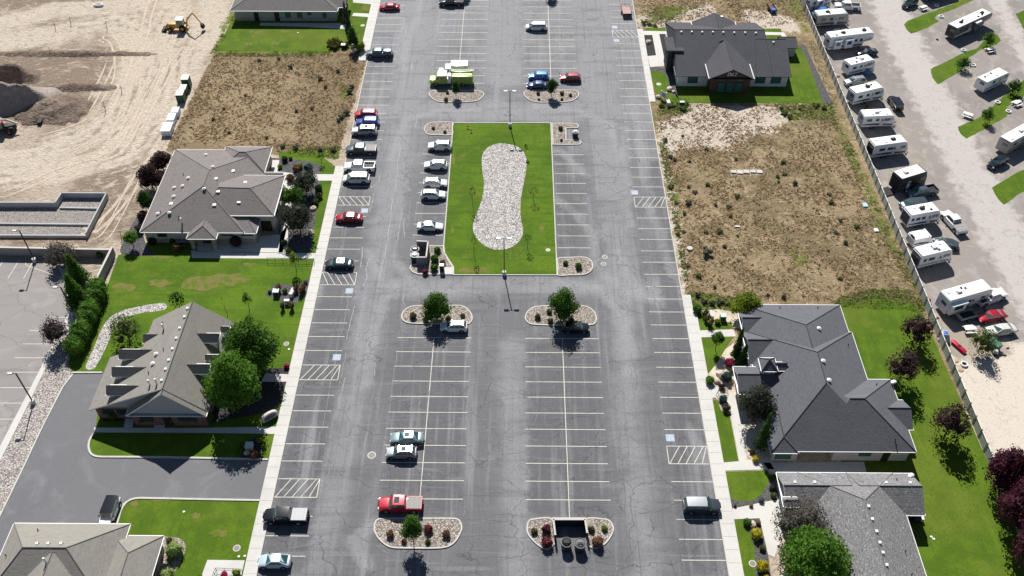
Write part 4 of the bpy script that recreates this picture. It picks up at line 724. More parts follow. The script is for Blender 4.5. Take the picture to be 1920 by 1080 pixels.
# gabled office with dormers, left
def ex3(rm, t):
    zs = lambda x: 8.2 - .43 * (-49.65 - x)
    slab_poly(rm, [(-49.65, 80.8, 8.2), (-49.65, 97.7, 8.2), (-56.0, 96.4, zs(-56.0)), (-56.0, 90.9, zs(-56.0)), (-61.75, 90.9, 3.0), (-61.75, 80.9, 3.0)])
    slab_poly(rm, [(-49.65, 80.8, 8.2), (-44.45, 80.8, 3.0), (-44.45, 98.2, 3.0), (-49.65, 97.7, 8.2)])
    rm.cyl((-49.65, 80.8, 8.23), (-49.65, 97.7, 8.23), .08, n=5, mi=3)
    roof_block(rm, -56.1, 80.0, -44.55, 83, 2.95, (-49.65, 80.0), (-49.65, 82.6), 8.1, caps=())
    for x, y in [(198.6, 723), (209, 688.5), (222, 655.5), (268, 627)]:
        p = G(x, y, 6.3); xl = p.x; roof_block(rm, xl, p.y - .95, -53.0, p.y + .95, 5.3, (xl, p.y), (-53.0, p.y), 6.3, .16, .25)
        d = MB(); d.box((xl + .3 - 53.0) / 2, p.y, 4.5, -53.0 - xl - .3, 1.3, 1.8); d.build('dormer_wall', [WSTUC], t)
    for x, y, zr, xr, hw in [(351, 683.5, 6.6, -45.0, .95), (370.5, 625.5, 6.6, -45.0, .95), (388, 665.5, 5.5, -44.3, .6), (417, 612.5, 5.5, -44.1, .6)]:
        p = G(x, y, zr); roof_block(rm, p.x - .3, p.y - hw, xr, p.y + hw, zr - hw, (p.x - .3, p.y), (xr, p.y), zr, .16, .25)
        d = MB(); d.box((p.x + xr - .4) / 2, p.y, zr - hw - .8, xr - .4 - p.x, hw * 1.4, 1.9); d.build('dormer_wall', [WSTUC], t)
    g = MB(); g.add([(-61.2, 81.6, 2.8), (-49.65, 81.6, 2.8), (-49.65, 81.6, 7.85)], [(0, 1, 2)], 0); g.build('gable_wall', [GREYW], t, fix=False)
    g = MB(); g.add([(-49.65, 97.2, 3.0), (-55.7, 95.9, 3.0), (-55.7, 95.9, 5.3), (-49.65, 97.2, 7.9), (-45.0, 97.6, 3.0)], [(0, 1, 2, 3), (0, 3, 4)], 0); g.build('gable_wall', [GREYW], t, fix=False)
    w_ = MB(); w_.prism([(-61.3, 81.7), (-55.5, 81.7), (-55.5, 90.4), (-61.3, 90.4)], -.05, 2.85); w_.build('wall', [BRICK], t)
building('gabled_office', 'beige-roofed gabled office with rows of dormers between the lawn and the driveway on the left', 'building', [],
    [(-55.6, 80.5), (-44.95, 80.5), (-44.95, 97.4), (-55.4, 95.7)], 'beige', BRICK, WH, 2.9, CAPM, GREYW, None,
    [(352, 579, 'box'), (346.5, 595, 'box'), (337.5, 616, 'box'), (331, 635, 'box'), (324, 655, 'box'), (317, 676, 'box'), (311, 693, 'box'), (303.5, 714, 'box'), (307, 617, 'flue'), (293, 665, 'dome'), (287, 683, 'dome'), (294, 720, 'flue'), (281, 722, 'flue'), (307, 656, 'pipe'), (279, 700, 'pipe'), (305, 607, 'pipe')],
    [(-59.6, 81.7, 'S', 1.6, 1.0, 1.6), (-57.4, 81.7, 'S', 1.6, 1.0, 1.6), (-53.6, 80.5, 'S', 1.6, 1.0, 1.6), (-48.4, 80.5, 'S', 1.1, .9, 1.6), (-47.0, 80.5, 'S', 1.1, .9, 1.6)], [(-50.6, 80.5, 'S', 1.2, 2.2, 0), (-56.9, 82.2, 'S', .1, .1, 0)][:1], gm=GLASS, extra=ex3)
# beige hipped building bottom left
building('office_building', 'beige hip-roofed building in the bottom-left corner beside the driveway', 'building',
    [(-65.45, 51.5, -50.25, 62.55, 3, (-61.1, 57.3), (-55.7, 57.3), 6.3), (-61.6, 42, -53.0, 56.9, 3.8, (-57.3, 42), (-57.3, 56.8), 6.15), (-52, 40, -45.5, 61.0, 2.8, (-48.6, 43), (-48.6, 57.6), 4.6)],
    [(-64.9, 52), (-50.8, 52), (-50.8, 45), (-46, 45), (-46, 60.5), (-50.8, 60.6), (-50.8, 62), (-64.9, 62)], 'beige', STONE, WH, 2.75, CAPM, STUCCO, None,
    [(72, 995, 'pipe'), (70, 1020, 'box'), (91, 1020, 'box'), (115, 1020, 'box'), (12, 1043, 'pipe'), (87, 1055, 'flue')], [(-46, 57, 'E', 1.4, 1.2, 1.6), (-46, 52, 'E', 1.4, 1.2, 1.6), (-50.8, 61.3, 'E', .5, .8, 1.7)], [])
# grey hipped building top left
building('office_building', 'grey hip-roofed single-storey office at the top-left edge behind a green lawn', 'building',
    [(-66.7, 195.4, -41.8, 216, 3, (-57, 205.5), (-51.5, 205.5), 6.4), (-45, 197.2, -40.2, 204, 3, (-43, 200.6), (-40.2, 200.6), 4.2)],
    [(-66.0, 196.2), (-42.5, 196.2), (-42.5, 215), (-66, 215)], 'grey', GREYW, WH, 2.85, CAPM, GREYW, STONE,
    [], [(-53.6, 196.2, 'S', 1.0, 1.5, 1.8), (-50.9, 196.2, 'S', 1.0, 1.5, 1.8), (-48.6, 196.2, 'S', .8, .5, 1.9), (-45.1, 196.2, 'S', .8, 1.5, 1.8)], [(-61, 196.2, 'S', 1.1, 2.2, 0), (-56.2, 196.2, 'S', 1.1, 2.2, 0)])
# charcoal gabled office top right, with the white and brown front
def text_mesh(s, size, ext=.02, shear=.0, sp=1.):
    c = bpy.data.curves.new('lettering', 'FONT'); c.body = s; c.size = size; c.extrude = ext; c.shear = shear; c.align_x = 'CENTER'; c.space_character = sp
    o = bpy.data.objects.new('lettering', c); scene.collection.objects.link(o); dg = bpy.context.evaluated_depsgraph_get(); me = bpy.data.meshes.new_from_object(o.evaluated_get(dg)); bpy.data.objects.remove(o); return me
def ex5(rm, t):
    c = MB(); c.prism([(40.2, 167.0), (48.5, 167.0), (48.5, 170.5), (40.2, 170.5)], 0, 4.0); c.build('entrance_wall', [BROWN], t)
    rm.add([(40.2, 166.78, 3.8), (48.5, 166.78, 3.8), (44.35, 166.78, 5.95)], [(0, 1, 2)], 4)
    for x0, y0, x1, y1, z in [(31.6, 175.0, 35.3, 180.6, 5.2)]:
        c = MB(); c.box((x0 + x1) / 2, (y0 + y1) / 2, z, x1 - x0, y1 - y0, .35); c.build('flat_canopy', [SH['char']], t)
        c = MB(); c.box(32.5, 177.4, 2.5, .9, 4.4, 5.0); c.box(34.2, 175.9, 2.4, 2.6, .5, 4.8); c.build('stone_tower', [plain('dark_stone', (.05, .05, .06), .9)], t)
    for xx in (39.65, 49.05):
        c = MB(); c.cyl((xx, 166.4, 4.0), (xx, 172.0, 4.0), .12, n=4); c.build('rake_trim', [WH], t)
    for xx in (38.85, 48.75):
        c = MB(); c.cyl((xx, 189.6, 4.0), (xx, 186, 4.0), .12, n=4); c.build('rake_trim', [WH], t)
    me = text_mesh('Plul V', .85, .03, .25); me.materials.append(WH); o = put('sign_lettering', me, t, (44.35, 166.70, 4.75)); o.rotation_euler = (R(90), 0, 0)
    c = MB(); c.box(44.3, 166.7, 4.58, 1.9, .06, .09); c.build('sign_underline', [WH], t)
building('charcoal_office', 'charcoal-roofed white and brown office with teal windows in the upper right', 'building',
    [(33.2, 169.0, 53.6, 190.9, 3, (33.9, 181.0), (53.2, 181.0), 6.9), (50, 168.95, 57.5, 180.2, 3, (51, 178.6), (57.5, 178.6), 6.1), (39.7, 166.4, 49.0, 184, 4.0, (44.35, 166.4), (44.35, 183), 6.2), (38.9, 176, 48.7, 189.6, 4.0, (43.8, 178), (43.8, 189.6), 6.2)],
    [(33.8, 169.7), (57.0, 169.7), (57.0, 179.5), (53.2, 179.6), (53.2, 190.2), (33.8, 190.2)], 'char', WSTUC, DARK, 2.85, CAPD, SH['char'], None,
    [(1277.5, 60.5, 'box'), (1297, 60.5, 'box'), (1316.5, 61, 'box'), (1336.5, 61, 'box'), (1356, 61.5, 'box'), (1376.5, 62, 'box'), (1397, 62, 'box'), (1417, 62.5, 'box'), (1450, 80, 'box'), (1353, 31, 'sky')],
    [(37.0, 169.7, 'S', 1.9, 1.6, 1.7), (51.3, 169.7, 'S', 1.9, 1.6, 1.7), (54.6, 169.7, 'S', 1.9, 1.6, 1.7), (42.6, 167.0, 'S', 1.35, 2.2, 1.5), (44.4, 167.0, 'S', 1.35, 2.2, 1.5), (46.2, 167.0, 'S', 1.35, 2.2, 1.5), (42.6, 167.0, 'S', 1.3, .3, 3.35), (44.4, 167.0, 'S', 1.3, .3, 3.35), (46.2, 167.0, 'S', 1.3, .3, 3.35)], [], extra=ex5)
bpy.data.objects['charcoal_office']
ch = [c for c in bpy.data.objects['charcoal_office'].children if c.name.startswith('roof') and 'vent' not in c.name][0]; ch.data.materials.append(BROWN)
# shed
p = [G2(*q) for q in [(1482, 81), (1511, 81), (1509, 56), (1486, 56)]]
sx0, sy0, sx1 = 57.9, 182.6, 61.6
building('garden_shed', 'small grey shed with a dark roof by the fence behind the charcoal office', 'shed',
    [(57.6, 181.2, 61.5, 185.6, 2.5, (57.6, 184.2), (61.5, 184.2), 3.4)], [(57.9, 181.6), (61.2, 181.6), (61.2, 185.3), (57.9, 185.3)], 'char', plain('light_grey_siding', (.42, .43, .45), .8), DARK, 2.45, CAPD, plain('light_grey_siding', (.4, .4, .4)), None, [], [], [(57.9, 183.4, 'W', .9, 2.0, 0)])
# ------------------------------------------------------------------ walls and fences
CMU = mat('block_wall', (.36, .32, .30), .9, [('noise', .5, (.29, .26, .245), .45, .7, .6)])
t = thing('block_wall', 'tan block wall with a pale coping above the far-left parking lot', 'wall')
mb = MB(); a, b = G(-60, 476.5), G(214, 482); strip(mb, [a, b], .25, 0, 1.75); mb.build('wall_face', [CMU], t); mb = MB(); strip(mb, [a, b], .36, 1.75, 1.85); mb.build('coping', [MT['curb']], t)
t = thing('block_wall', 'tan block wall stepping down beside the lawn and the row of green hedges', 'wall')
mb = MB(); q = [G(216, 478), G(176, 560), G(123, 660)]; strip(mb, [q[0], q[1]], .25, 0, 1.8); strip(mb, [q[1], q[2]], .25, 0, 1.3); mb.build('wall_face', [CMU], t)
mb = MB(); strip(mb, [q[0], q[1]], .36, 1.8, 1.9); strip(mb, [q[1], q[2]], .36, 1.3, 1.4); mb.build('coping', [MT['curb']], t)
CONC = mat('raw_concrete', (.42, .43, .44), .8, [('noise', .4, (.35, .35, .36), .45, .7, .6)])
t = thing('foundation_wall', 'grey concrete foundation walls of an unfinished building on the bare dirt', 'foundation')
mb = MB()
back = [G(-60, 379, 1.2), G(103, 379, 1.2), G(115, 361, 1.2), G(199, 361.5, 1.2), G(162, 440, .7)]
strip(mb, back, .24, 0, 1.2); fr = [G(162, 441, .6), G(-60, 440, .6)]; strip(mb, fr, .25, 0, .6)
strip(mb, [G(112, 388.5, .35), G(184, 390, .35)], .3, 0, .35); strip(mb, [G(-60, 417.5, .35), G(170, 420, .35)], .3, 0, .35); mb.build('concrete_wall', [CONC], t)
# long panel fence
FEN = mat('fence_panel_vinyl', (.40, .40, .38), .7, [('noise', .3, (.34, .34, .33), .45, .7, .5)]); FPO = plain('fence_post_dark', (.17, .18, .18), .7); FCAP = plain('fence_cap', (.66, .65, .62), .6)
t = thing('panel_fence', 'long grey panel fence between the offices and the trailer park', 'fence')
F0, F1 = Vector((66.75, 74.5)), Vector((67.95, 216)); n = 59
pan = MB().box(0, 0, .86, 2.24, .05, 1.7).mesh('panel', [FEN]); pos = MB().box(0, 0, .93, .30, .16, 1.86).mesh('post', [FPO]); rl = MB().box(0, 0, 1.76, 2.26, .12, .09).mesh('rail', [FCAP])
ang = math.atan2((F1 - F0).y, (F1 - F0).x)
for i in range(n):
    c = F0.lerp(F1, (i + .5) / n); put('panel', pan, t, (c.x, c.y, 0), ang); put('rail', rl, t, (c.x, c.y, 0), ang)
    c = F0.lerp(F1, i / n); put('post', pos, t, (c.x, c.y, 0), ang)
# ------------------------------------------------------------------ vehicles
def carpaint(n, c, rough=.28, metal=.25):
    return plain('car_paint_' + n, c, rough, metal=metal, spec=.6, coat=.8)
CP = {'white': carpaint('white', (.78, .79, .80), .3, 0), 'pearl': carpaint('pearl', (.66, .66, .62), .3, .1), 'silver': carpaint('silver', (.42, .44, .47), .3, .6), 'red': carpaint('red', (.42, .012, .028)),
      'dred': carpaint('dark_red', (.26, .02, .03)), 'blue': carpaint('blue', (.02, .06, .33)), 'lblue': carpaint('bright_blue', (.05, .22, .62)), 'navy': carpaint('navy', (.05, .06, .19)), 'black': carpaint('black', (.008, .009, .012), .2, 0),
      'grey': carpaint('dark_grey', (.045, .055, .07)), 'teal': carpaint('pale_teal', (.33, .46, .46), .3, .5), 'ice': carpaint('pale_ice', (.55, .68, .74), .3, .2), 'dteal': carpaint('dark_green_grey', (.05, .075, .08)),
      'slate': carpaint('slate_blue', (.07, .10, .14)), 'lime': carpaint('lime', (.26, .38, .05), .35, 0), 'limeb': carpaint('bright_lime', (.60, .78, .06), .35, 0)}
CG = mat('car_glass', (.03, .075, .072), .10, spec=1., coat=.5); TYR = plain('tyre_rubber', (.012, .012, .013), .8); RIM = plain('alloy_rim', (.36, .37, .39), .35, metal=.7); BLK = plain('black_plastic', (.015, .015, .017), .6)
HL = plain('headlamp_lens', (.75, .78, .8), .15); TL = plain('tail_lamp_lens', (.35, .01, .01), .25); TON = plain('tonneau_grey', (.30, .29, .28), .7); TONS = plain('tonneau_silver', (.42, .43, .45), .45)
_mc = {}
def cached(key, fn):
    if key not in _mc: _mc[key] = fn()
    return _mc[key]
#            L    W    H   belt  stations (x, top z, half width) front to rear ; cabin: windscreen base, roof front, roof rear, rear glass base ; half width of roof
KIND = {
 'sedan': (4.85, 1.84, 1.46, [(2.42, .60, .66), (2.25, .72, .84), (1.55, .86, .91), (1.05, .95, .92), (-1.3, .99, .92), (-1.75, 1.02, .91), (-2.2, 1.0, .85), (-2.42, .82, .74)], (1.10, .30, -.95, -1.75), .62),
 'coupe': (4.6, 1.82, 1.38, [(2.30, .58, .66), (2.1, .70, .84), (1.4, .84, .90), (.9, .92, .91), (-1.3, .96, .92), (-1.9, .98, .90), (-2.15, .96, .84), (-2.3, .80, .74)], (.9, .15, -.7, -1.75), .58),
 'hatch': (4.25, 1.80, 1.50, [(2.12, .58, .60), (1.9, .76, .80), (1.3, .93, .88), (.95, .98, .90), (-1.0, 1.0, .90), (-1.6, 1.0, .88), (-1.98, .92, .8), (-2.12, .72, .68)], (1.0, .25, -.85, -1.8), .58),
 'suv': (4.70, 1.88, 1.70, [(2.35, .70, .72), (2.2, .88, .87), (1.5, 1.02, .93), (1.05, 1.08, .94), (-1.5, 1.12, .94), (-2.0, 1.12, .93), (-2.25, 1.08, .88), (-2.35, .9, .84)], (1.15, .42, -1.75, -2.18), .68),
 'bigsuv': (5.1, 1.98, 1.80, [(2.55, .78, .78), (2.4, .98, .92), (1.6, 1.10, .98), (1.15, 1.15, .99), (-1.7, 1.18, .99), (-2.3, 1.18, .98), (-2.5, 1.12, .95), (-2.55, .9, .9)], (1.25, .55, -2.1, -2.42), .74),
 'van': (5.1, 1.98, 1.76, [(2.55, .62, .70), (2.35, .82, .88), (1.85, .98, .96), (1.6, 1.02, .98), (-1.8, 1.08, .99), (-2.3, 1.08, .98), (-2.48, 1.05, .95), (-2.55, .85, .9)], (1.75, .75, -2.05, -2.40), .76),
 'jeep': (4.6, 1.86, 1.85, [(2.3, .95, .72), (2.2, 1.05, .78), (1.3, 1.12, .84), (.95, 1.14, .86), (-1.6, 1.16, .90), (-2.0, 1.16, .90), (-2.22, 1.16, .90), (-2.3, 1.1, .9)], (.95, .62, -2.12, -2.24), .80),
 'pickup': (5.9, 2.02, 1.92, [(2.95, .82, .84), (2.78, 1.05, .95), (2.0, 1.17, 1.0), (1.45, 1.22, 1.01), (.2, 1.25, 1.01), (-.85, 1.25, 1.01), (-.95, 1.25, 1.01)], (1.5, .85, -.62, -.88), .78),
}
def build_car(kind, paint, label, loc, rz, cat='car', name='parked_car', roof=None, extra=None, bed='open', group='cars and trucks parked around the lot', sunroof=False, s=1.0, wtag=True):
    L, W, H, st, cab, rw = KIND[kind]; t = thing(name, label, cat, loc, rz, group)
    def body():
        mb = MB(); rings = []
        for x, zt, hw in st:
            b = .26 if abs(x) < L / 2 - .3 else .38
            half = [(0, zt + .03), (hw * .55, zt + .022), (hw * .88, zt - .01), (hw * .985, zt - .10), (hw * 1.0, (zt + b) * .52), (hw * .97, b + .06), (hw * .85, b)]
            rings.append([(x, y, z) for y, z in half] + [(x, -y, z) for y, z in half[::-1][:-1]])
        n = len(rings[0]); vs = [v for r_ in rings for v in r_]; fs = []
        for i in range(len(rings) - 1):
            for j in range(n): fs.append((i * n + j, i * n + (j + 1) % n, (i + 1) * n + (j + 1) % n, (i + 1) * n + j))
        fs += [tuple(range(n)), tuple(range((len(rings) - 1) * n, len(rings) * n))[::-1]]
        mb.add(vs, fs, 0)
        belt = max(z for _, z, _ in st[3:]) - .02; hb = st[3][2] * .93
        a, b_, c, d = cab
        z1 = H
        base = [(a, hb * .93, belt), (a, -hb * .93, belt), (d, -hb * .93, belt), (d, hb * .93, belt)]; top = [(b_, rw, z1 - .03), (b_, -rw, z1 - .03), (c, -rw * .97, z1 - .04), (c, rw * .97, z1 - .04)]
        m_ = [((b_ + c) / 2, rw * 1.0, z1 - .005), ((b_ + c) / 2, -rw * 1.0, z1 - .005)]
        mid = ((b_ + c) / 2, 0, z1 + .03); V = base + top + m_ + [mid, (b_ + .06, 0, z1 - .0), (c - .03, 0, z1 - .01)]
        mb.add(V, [(0, 1, 5, 11, 4), (2, 3, 7, 12, 6), (1, 2, 6, 9, 5), (3, 0, 4, 8, 7)], 0)
        mb.add(V, [(4, 11, 10, 8), (11, 5, 9, 10), (8, 10, 12, 7), (10, 9, 6, 12)], 1)
        if kind == 'pickup':
            mb.box(-1.93, 0, .62, 2.03, 1.92, .62); mb.box(-1.93, .94, 1.06, 2.03, .12, .38); mb.box(-1.93, -.94, 1.06, 2.03, .12, .38); mb.box(-2.93, 0, .95, .10, 1.98, .64); mb.box(-2.98, 0, .5, .16, 1.9, .2, mi=2)
            mb.box(-1.93, 0, .935, 2.0, 1.74, .02, mi=2)
        me = mb.mesh(kind + '_body', [CP['white'], CP['white'], BLK], smooth=True); return me
    o = put('body', cached((kind, 'body'), body), t)
    for k, m_ in ((0, CP[paint]), (1, CP[roof or paint])): o.material_slots[k].link = 'OBJECT'; o.material_slots[k].material = m_
    belt = max(z for _, z, _ in st[3:]) - .02; hb = st[3][2] * .93 * .93; a, b_, c, d = cab; z1 = H - .035
    def pane(kk):
        def f():
            mb = MB(); e = .014
            def ql(P, ins, off, mi=0):
                P = [Vector(p) for p in P]; ce = sum(P, Vector()) / 4; nrm = (P[1] - P[0]).cross(P[2] - P[1]).normalized()
                if nrm.dot(ce - Vector((0, 0, .8))) < 0: nrm = -nrm
                mb.add([p.lerp(ce, ins) + nrm * off for p in P], [(0, 1, 2, 3)], mi)
            if kk == 'windscreen': ql([(a, hb, belt), (a, -hb, belt), (b_, -rw, z1), (b_, rw, z1)], .10, e)
            if kk == 'rear_window': ql([(d, hb, belt), (d, -hb, belt), (c, -rw, z1), (c, rw, z1)], .16, e)
            if kk == 'side_window':
                def P(u, v, s_=1): 
                    x0 = a + (b_ - a) * v; x1 = d + (c - d) * v; y = hb + (rw - hb) * v; return (x0 + (x1 - x0) * u, s_ * y, belt + (z1 - belt) * v)
                cuts = {'sedan': (.07, .47, .86), 'coupe': (.1, .62, .82), 'hatch': (.08, .52, .84), 'pickup': (.12, .55, .93), 'jeep': (.06, .36, .66, .95)}.get(kind, (.07, .37, .66, .95))
                for u0, u1 in zip(cuts[:-1], cuts[1:]):
                    Q = [Vector(P(u, v)) + Vector((0, e, .006)) for u, v in ((u0 + .012, .10), (u1 - .012, .10), (u1 - .012, .86), (u0 + .012, .86))]; mb.add(Q, [(0, 1, 2, 3)], 0)
            return mb.mesh(kind + '_' + kk, [CG], fix=False)
        return f
    put('windscreen', cached((kind, 'ws'), pane('windscreen')), t); put('rear_window', cached((kind, 'rw'), pane('rear_window')), t)
    def side2():
        m_ = cached((kind, 'sw'), pane('side_window')).copy()
        for v in m_.vertices: v.co.y = -v.co.y
        m_.flip_normals(); return m_
    put('side_window', cached((kind, 'sw'), pane('side_window')), t); put('side_window', cached((kind, 'sw2'), side2), t)
    wr = .40 if kind in ('pickup', 'jeep') else (.37 if kind in ('bigsuv',) else .34); xs = {'pickup': (1.85, -1.85), 'coupe': (1.4, -1.3), 'hatch': (1.3, -1.25), 'jeep': (1.45, -1.45), 'van': (1.65, -1.5)}.get(kind, (L * .305, -L * .29))
    hw = W / 2
    for x in xs:
        for sg in (1, -1):
            wh = put('wheel', cached((wr, sg, 'w'), lambda: MB().cyl((0, -.12 * sg, 0), (0, .115 * sg, 0), wr, n=18).cyl((0, .11 * sg, .06), (0, .112 * sg, .06), wr + .10, wr + .10, n=18).mesh('wheel', [TYR])), t, (x, sg * (hw - .09), wr))
            put('rim', cached((wr, sg, 'r'), lambda: MB().cyl((0, .10 * sg, 0), (0, .135 * sg, 0), wr * .66, wr * .55, n=12).mesh('rim', [RIM])), wh)
    fz = st[1][1] - .08; rz_ = (st[-2][1] - .12) if kind != 'pickup' else 1.05
    hm = cached((kind, 'hl'), lambda: bevel(MB().box(0, 0, 0, .24, .34, .15).mesh('headlight', [HL]), .03)); tm = cached((kind, 'tl'), lambda: bevel(MB().box(0, 0, 0, .10, .22, .22).mesh('taillight', [TL]), .02))
    mm = cached((kind, 'mr'), lambda: bevel(MB().box(0, 0, 0, .16, .24, .17).mesh('mirror', [BLK]), .03))
    for sg in (1, -1):
        put('headlight', hm, t, (L / 2 - .16, sg * (st[0][2] - .1), fz - .02)); put('taillight', tm, t, (-L / 2 + .04, sg * (hw - .22 if kind != 'pickup' else .9), rz_)); put('mirror', mm, t, (a - .25, sg * (hw + .06), belt + .08))
    def trim():
        mb = MB(); mb.box(L / 2 - .06, 0, .44, .10, W * .72, .22, mi=0); mb.box(-L / 2 + .06, 0, .44, .10, W * .72, .2, mi=0); return mb.mesh('bumper', [BLK])
    put('grille', cached((kind, 'gr'), lambda: MB().box(L / 2 + .005, 0, fz - .12, .03, W * .42, .2).mesh('grille', [BLK])), t)
    if sunroof: put('sunroof', cached((kind, 'sr'), lambda: MB().box((b_ + c) / 2 + .25, 0, H + .012, .7, rw * 1.15, .04).mesh('sunroof', [CG])), t)
    if kind in ('suv', 'bigsuv') and paint in ('white', 'silver'):
        for sg in (1, -1): put('roof_rail', cached((kind, 'rail'), lambda: MB().box((b_ + c) / 2, 0, H + .03, (b_ - c) * .8, .05, .05).mesh('roof_rail', [BLK])), t, (0, sg * rw * .9, 0))
    if kind == 'pickup' and bed in ('tonneau', 'silver', 'black'):
        put('bed_cover', cached((bed, 'bc'), lambda: MB().box(-1.93, 0, 1.275, 1.98, 1.86, .05).box(-1.28, 0, 1.31, .04, 1.86, .03).box(-1.93, 0, 1.31, .04, 1.86, .03).box(-2.55, 0, 1.31, .04, 1.86, .03).mesh('bed_cover', [{'tonneau': TON, 'silver': TONS, 'black': BLK}[bed]])), t)
    if kind == 'pickup' and bed == 'topper':
        b2 = put('bed_cap', cached('topper', lambda: bevel(MB().box(-1.93, 0, 1.56, 1.98, 1.88, .62, 0, 0, .93).mesh('bed_cap', [CP['slate']]), .06)), t)
        put('cap_window', cached('topw', lambda: MB().box(-1.93, -.93, 1.56, 1.5, .03, .3).mesh('cap_window', [CG])), b2)
    if s != 1: t.scale = (s, s, s)
    return t
def lot(kind, x0, x1, yb, nose, paint, label, **k):
    """a car whose near side touches the ground along photo row yb between x0 and x1"""
    L, W = KIND[kind][:2]; c = G((x0 + x1) / 2, yb); c.y += W / 2 - .05
    return build_car(kind, paint, label, (c.x, c.y, .015), math.pi if nose == 'W' else 0., **k)
lot('sedan', 712, 748, 21, 'W', 'red', 'red sedan parked alone at the top of the left row')
lot('pickup', 686, 735, 110, 'W', 'slate', 'slate-blue pickup with a pale hood and bed cap beside the yellow-green shrub', bed='topper', cat='pickup truck', name='pickup_truck')
lot('suv', 666, 706, 224, 'W', 'red', 'red crossover beside the blue car at the edge of the dry field')
lot('suv', 667, 711, 239, 'W', 'blue', 'bright blue crossover between the red crossover and the silver one')
lot('bigsuv', 660, 705, 256, 'W', 'silver', 'silver and black large SUV just below the bright blue crossover', sunroof=True, cat='SUV')
lot('pickup', 648, 705, 292, 'W', 'grey', 'dark pickup with a grey ribbed bed cover in the left row', bed='tonneau', cat='pickup truck', name='pickup_truck')
lot('pickup', 647, 700, 324, 'W', 'white', 'white pickup with an open empty bed in the left row', bed='open', cat='pickup truck', name='pickup_truck')
lot('van', 645, 690, 346, 'W', 'white', 'white van parked below the white open-bed pickup', cat='van', name='parked_van')
lot('sedan', 629, 679, 419, 'W', 'red', 'glossy red sedan beside the blue accessible parking mark')
lot('sedan', 611, 660, 506, 'W', 'grey', 'dark sedan with reflected light painted pale on its roof, above a hatched bay', roof='silver', sunroof=True)  # silver roof colour stands in for light reflected off dark paint
lot('pickup', 493, 576, 985, 'W', 'black', 'black pickup with a silver ribbed bed cover at the lower left', bed='silver', cat='pickup truck', name='pickup_truck')
lot('hatch', 488, 540, 1068, 'W', 'ice', 'small pale ice-blue rounded hatchback at the bottom of the left row')
lot('sedan', 732, 793, 835, 'W', 'teal', 'pale teal sedan above the silver compact crossover', sunroof=True)
lot('suv', 723, 781, 863, 'W', 'silver', 'silver and black compact crossover below the pale teal sedan', sunroof=True, cat='SUV', s=.93)
lot('pickup', 708, 792, 963, 'W', 'red', 'bright red pickup with a grey bed cover beside the bottom rock island', bed='tonneau', cat='pickup truck', name='pickup_truck', sunroof=True)
lot('suv', 824, 877, 625, 'W', 'white', 'white compact SUV half in the shade of a rock-island tree', sunroof=True, cat='SUV', s=.93)
lot('suv', 1055, 1104, 627, 'E', 'black', 'black compact SUV in the shade of the right-hand rock-island tree', cat='SUV', s=.93)
lot('bigsuv', 1281, 1351, 965, 'E', 'grey', 'dark SUV with its roof reflection painted silver, parked alone in the lower right row', cat='SUV', roof='silver')  # reflection on the dark roof is put in as a silver colour
lot('suv', 801, 848, 284, 'W', 'white', 'topmost white crossover of the row beside the green centre island', cat='SUV')
lot('suv', 795, 838, 320, 'W', 'white', 'second white crossover from the top beside the green centre island', cat='SUV', s=.95)
lot('suv', 794, 838, 354, 'E', 'white', 'white crossover nosed towards the lawn, directly above one with a black roof', cat='SUV', s=.95)
lot('suv', 789, 835, 376, 'E', 'white', 'white crossover with a black roof nosed towards the green island', roof='black', cat='SUV', s=.97)
lot('sedan', 783, 829, 435, 'E', 'white', 'white sedan parked nearest to the block bin enclosure', s=.95)
lot('van', 985, 1026, 59, 'W', 'white', 'white minivan standing alone in the upper centre bays', cat='minivan', name='parked_van', s=.97)
lot('suv', 990, 1030, 152, 'W', 'lblue', 'bright blue crossover above the purple-blue sedan at the top island', cat='SUV', s=.93)
lot('sedan', 987, 1028, 168, 'W', 'navy', 'purple-blue sedan touching the top-right rock island', s=.93)
lot('suv', 1049, 1090, 155, 'W', 'dred', 'dark red SUV with a pale windscreen near the top-right island', cat='SUV', s=.95)
lot('pickup', 828, 864, 13, 'W', 'black', 'black pickup in tree shade at the very top of the lot', cat='pickup truck', name='pickup_truck')
def vat(kind, x, y, deg, paint, label, **k):
    c = G(x, y); return build_car(kind, paint, label, (c.x, c.y, .03), R(deg), group='vehicles in the trailer park', **k)
def vdir(kind, a, b, paint, label, **k):
    A, B = G(*a), G(*b); d = B - A; c = (A + B) / 2
    return build_car(kind, paint, label, (c.x, c.y, .03), math.atan2(d.y, d.x), group=k.pop('group', 'vehicles in the trailer park'), **k)
vdir('pickup', (1603, 18), (1571, 16), 'white', 'white pickup with a red-edged load near the top of the trailer park', cat='pickup truck', name='pickup_truck')
vdir('pickup', (1558, 28), (1526, 31), 'lblue', 'bright blue pickup squeezed between two trailers at the top', cat='pickup truck', name='pickup_truck', bed='tonneau')
vdir('suv', (1715, 6), (1694, 18), 'black', 'black SUV in shade at the top of the trailer park', cat='SUV')
vdir('pickup', (1593, 66), (1544, 76), 'grey', 'dark pickup with a grey bed cover between two big trailers', cat='pickup truck', name='pickup_truck', bed='tonneau')
vdir('coupe', (1639, 101), (1609, 104), 'black', 'black car in the shade of the long fifth-wheel trailer', cat='car')
vdir('suv', (1620, 156), (1583, 160), 'silver', 'silver SUV parked below the trailer with the blue tarpaulin', cat='SUV')
vdir('jeep', (1685, 212), (1668, 187), 'black', 'black open-topped off-roader standing alone on the gravel', cat='off-roader')
vdir('suv', (1881, 303), (1855, 317), 'black', 'black SUV on the gravel at the right edge', cat='SUV')
vdir('van', (1733, 387), (1688, 391), 'dteal', 'dark green-grey minivan beside the black toy hauler', cat='minivan', name='parked_van')
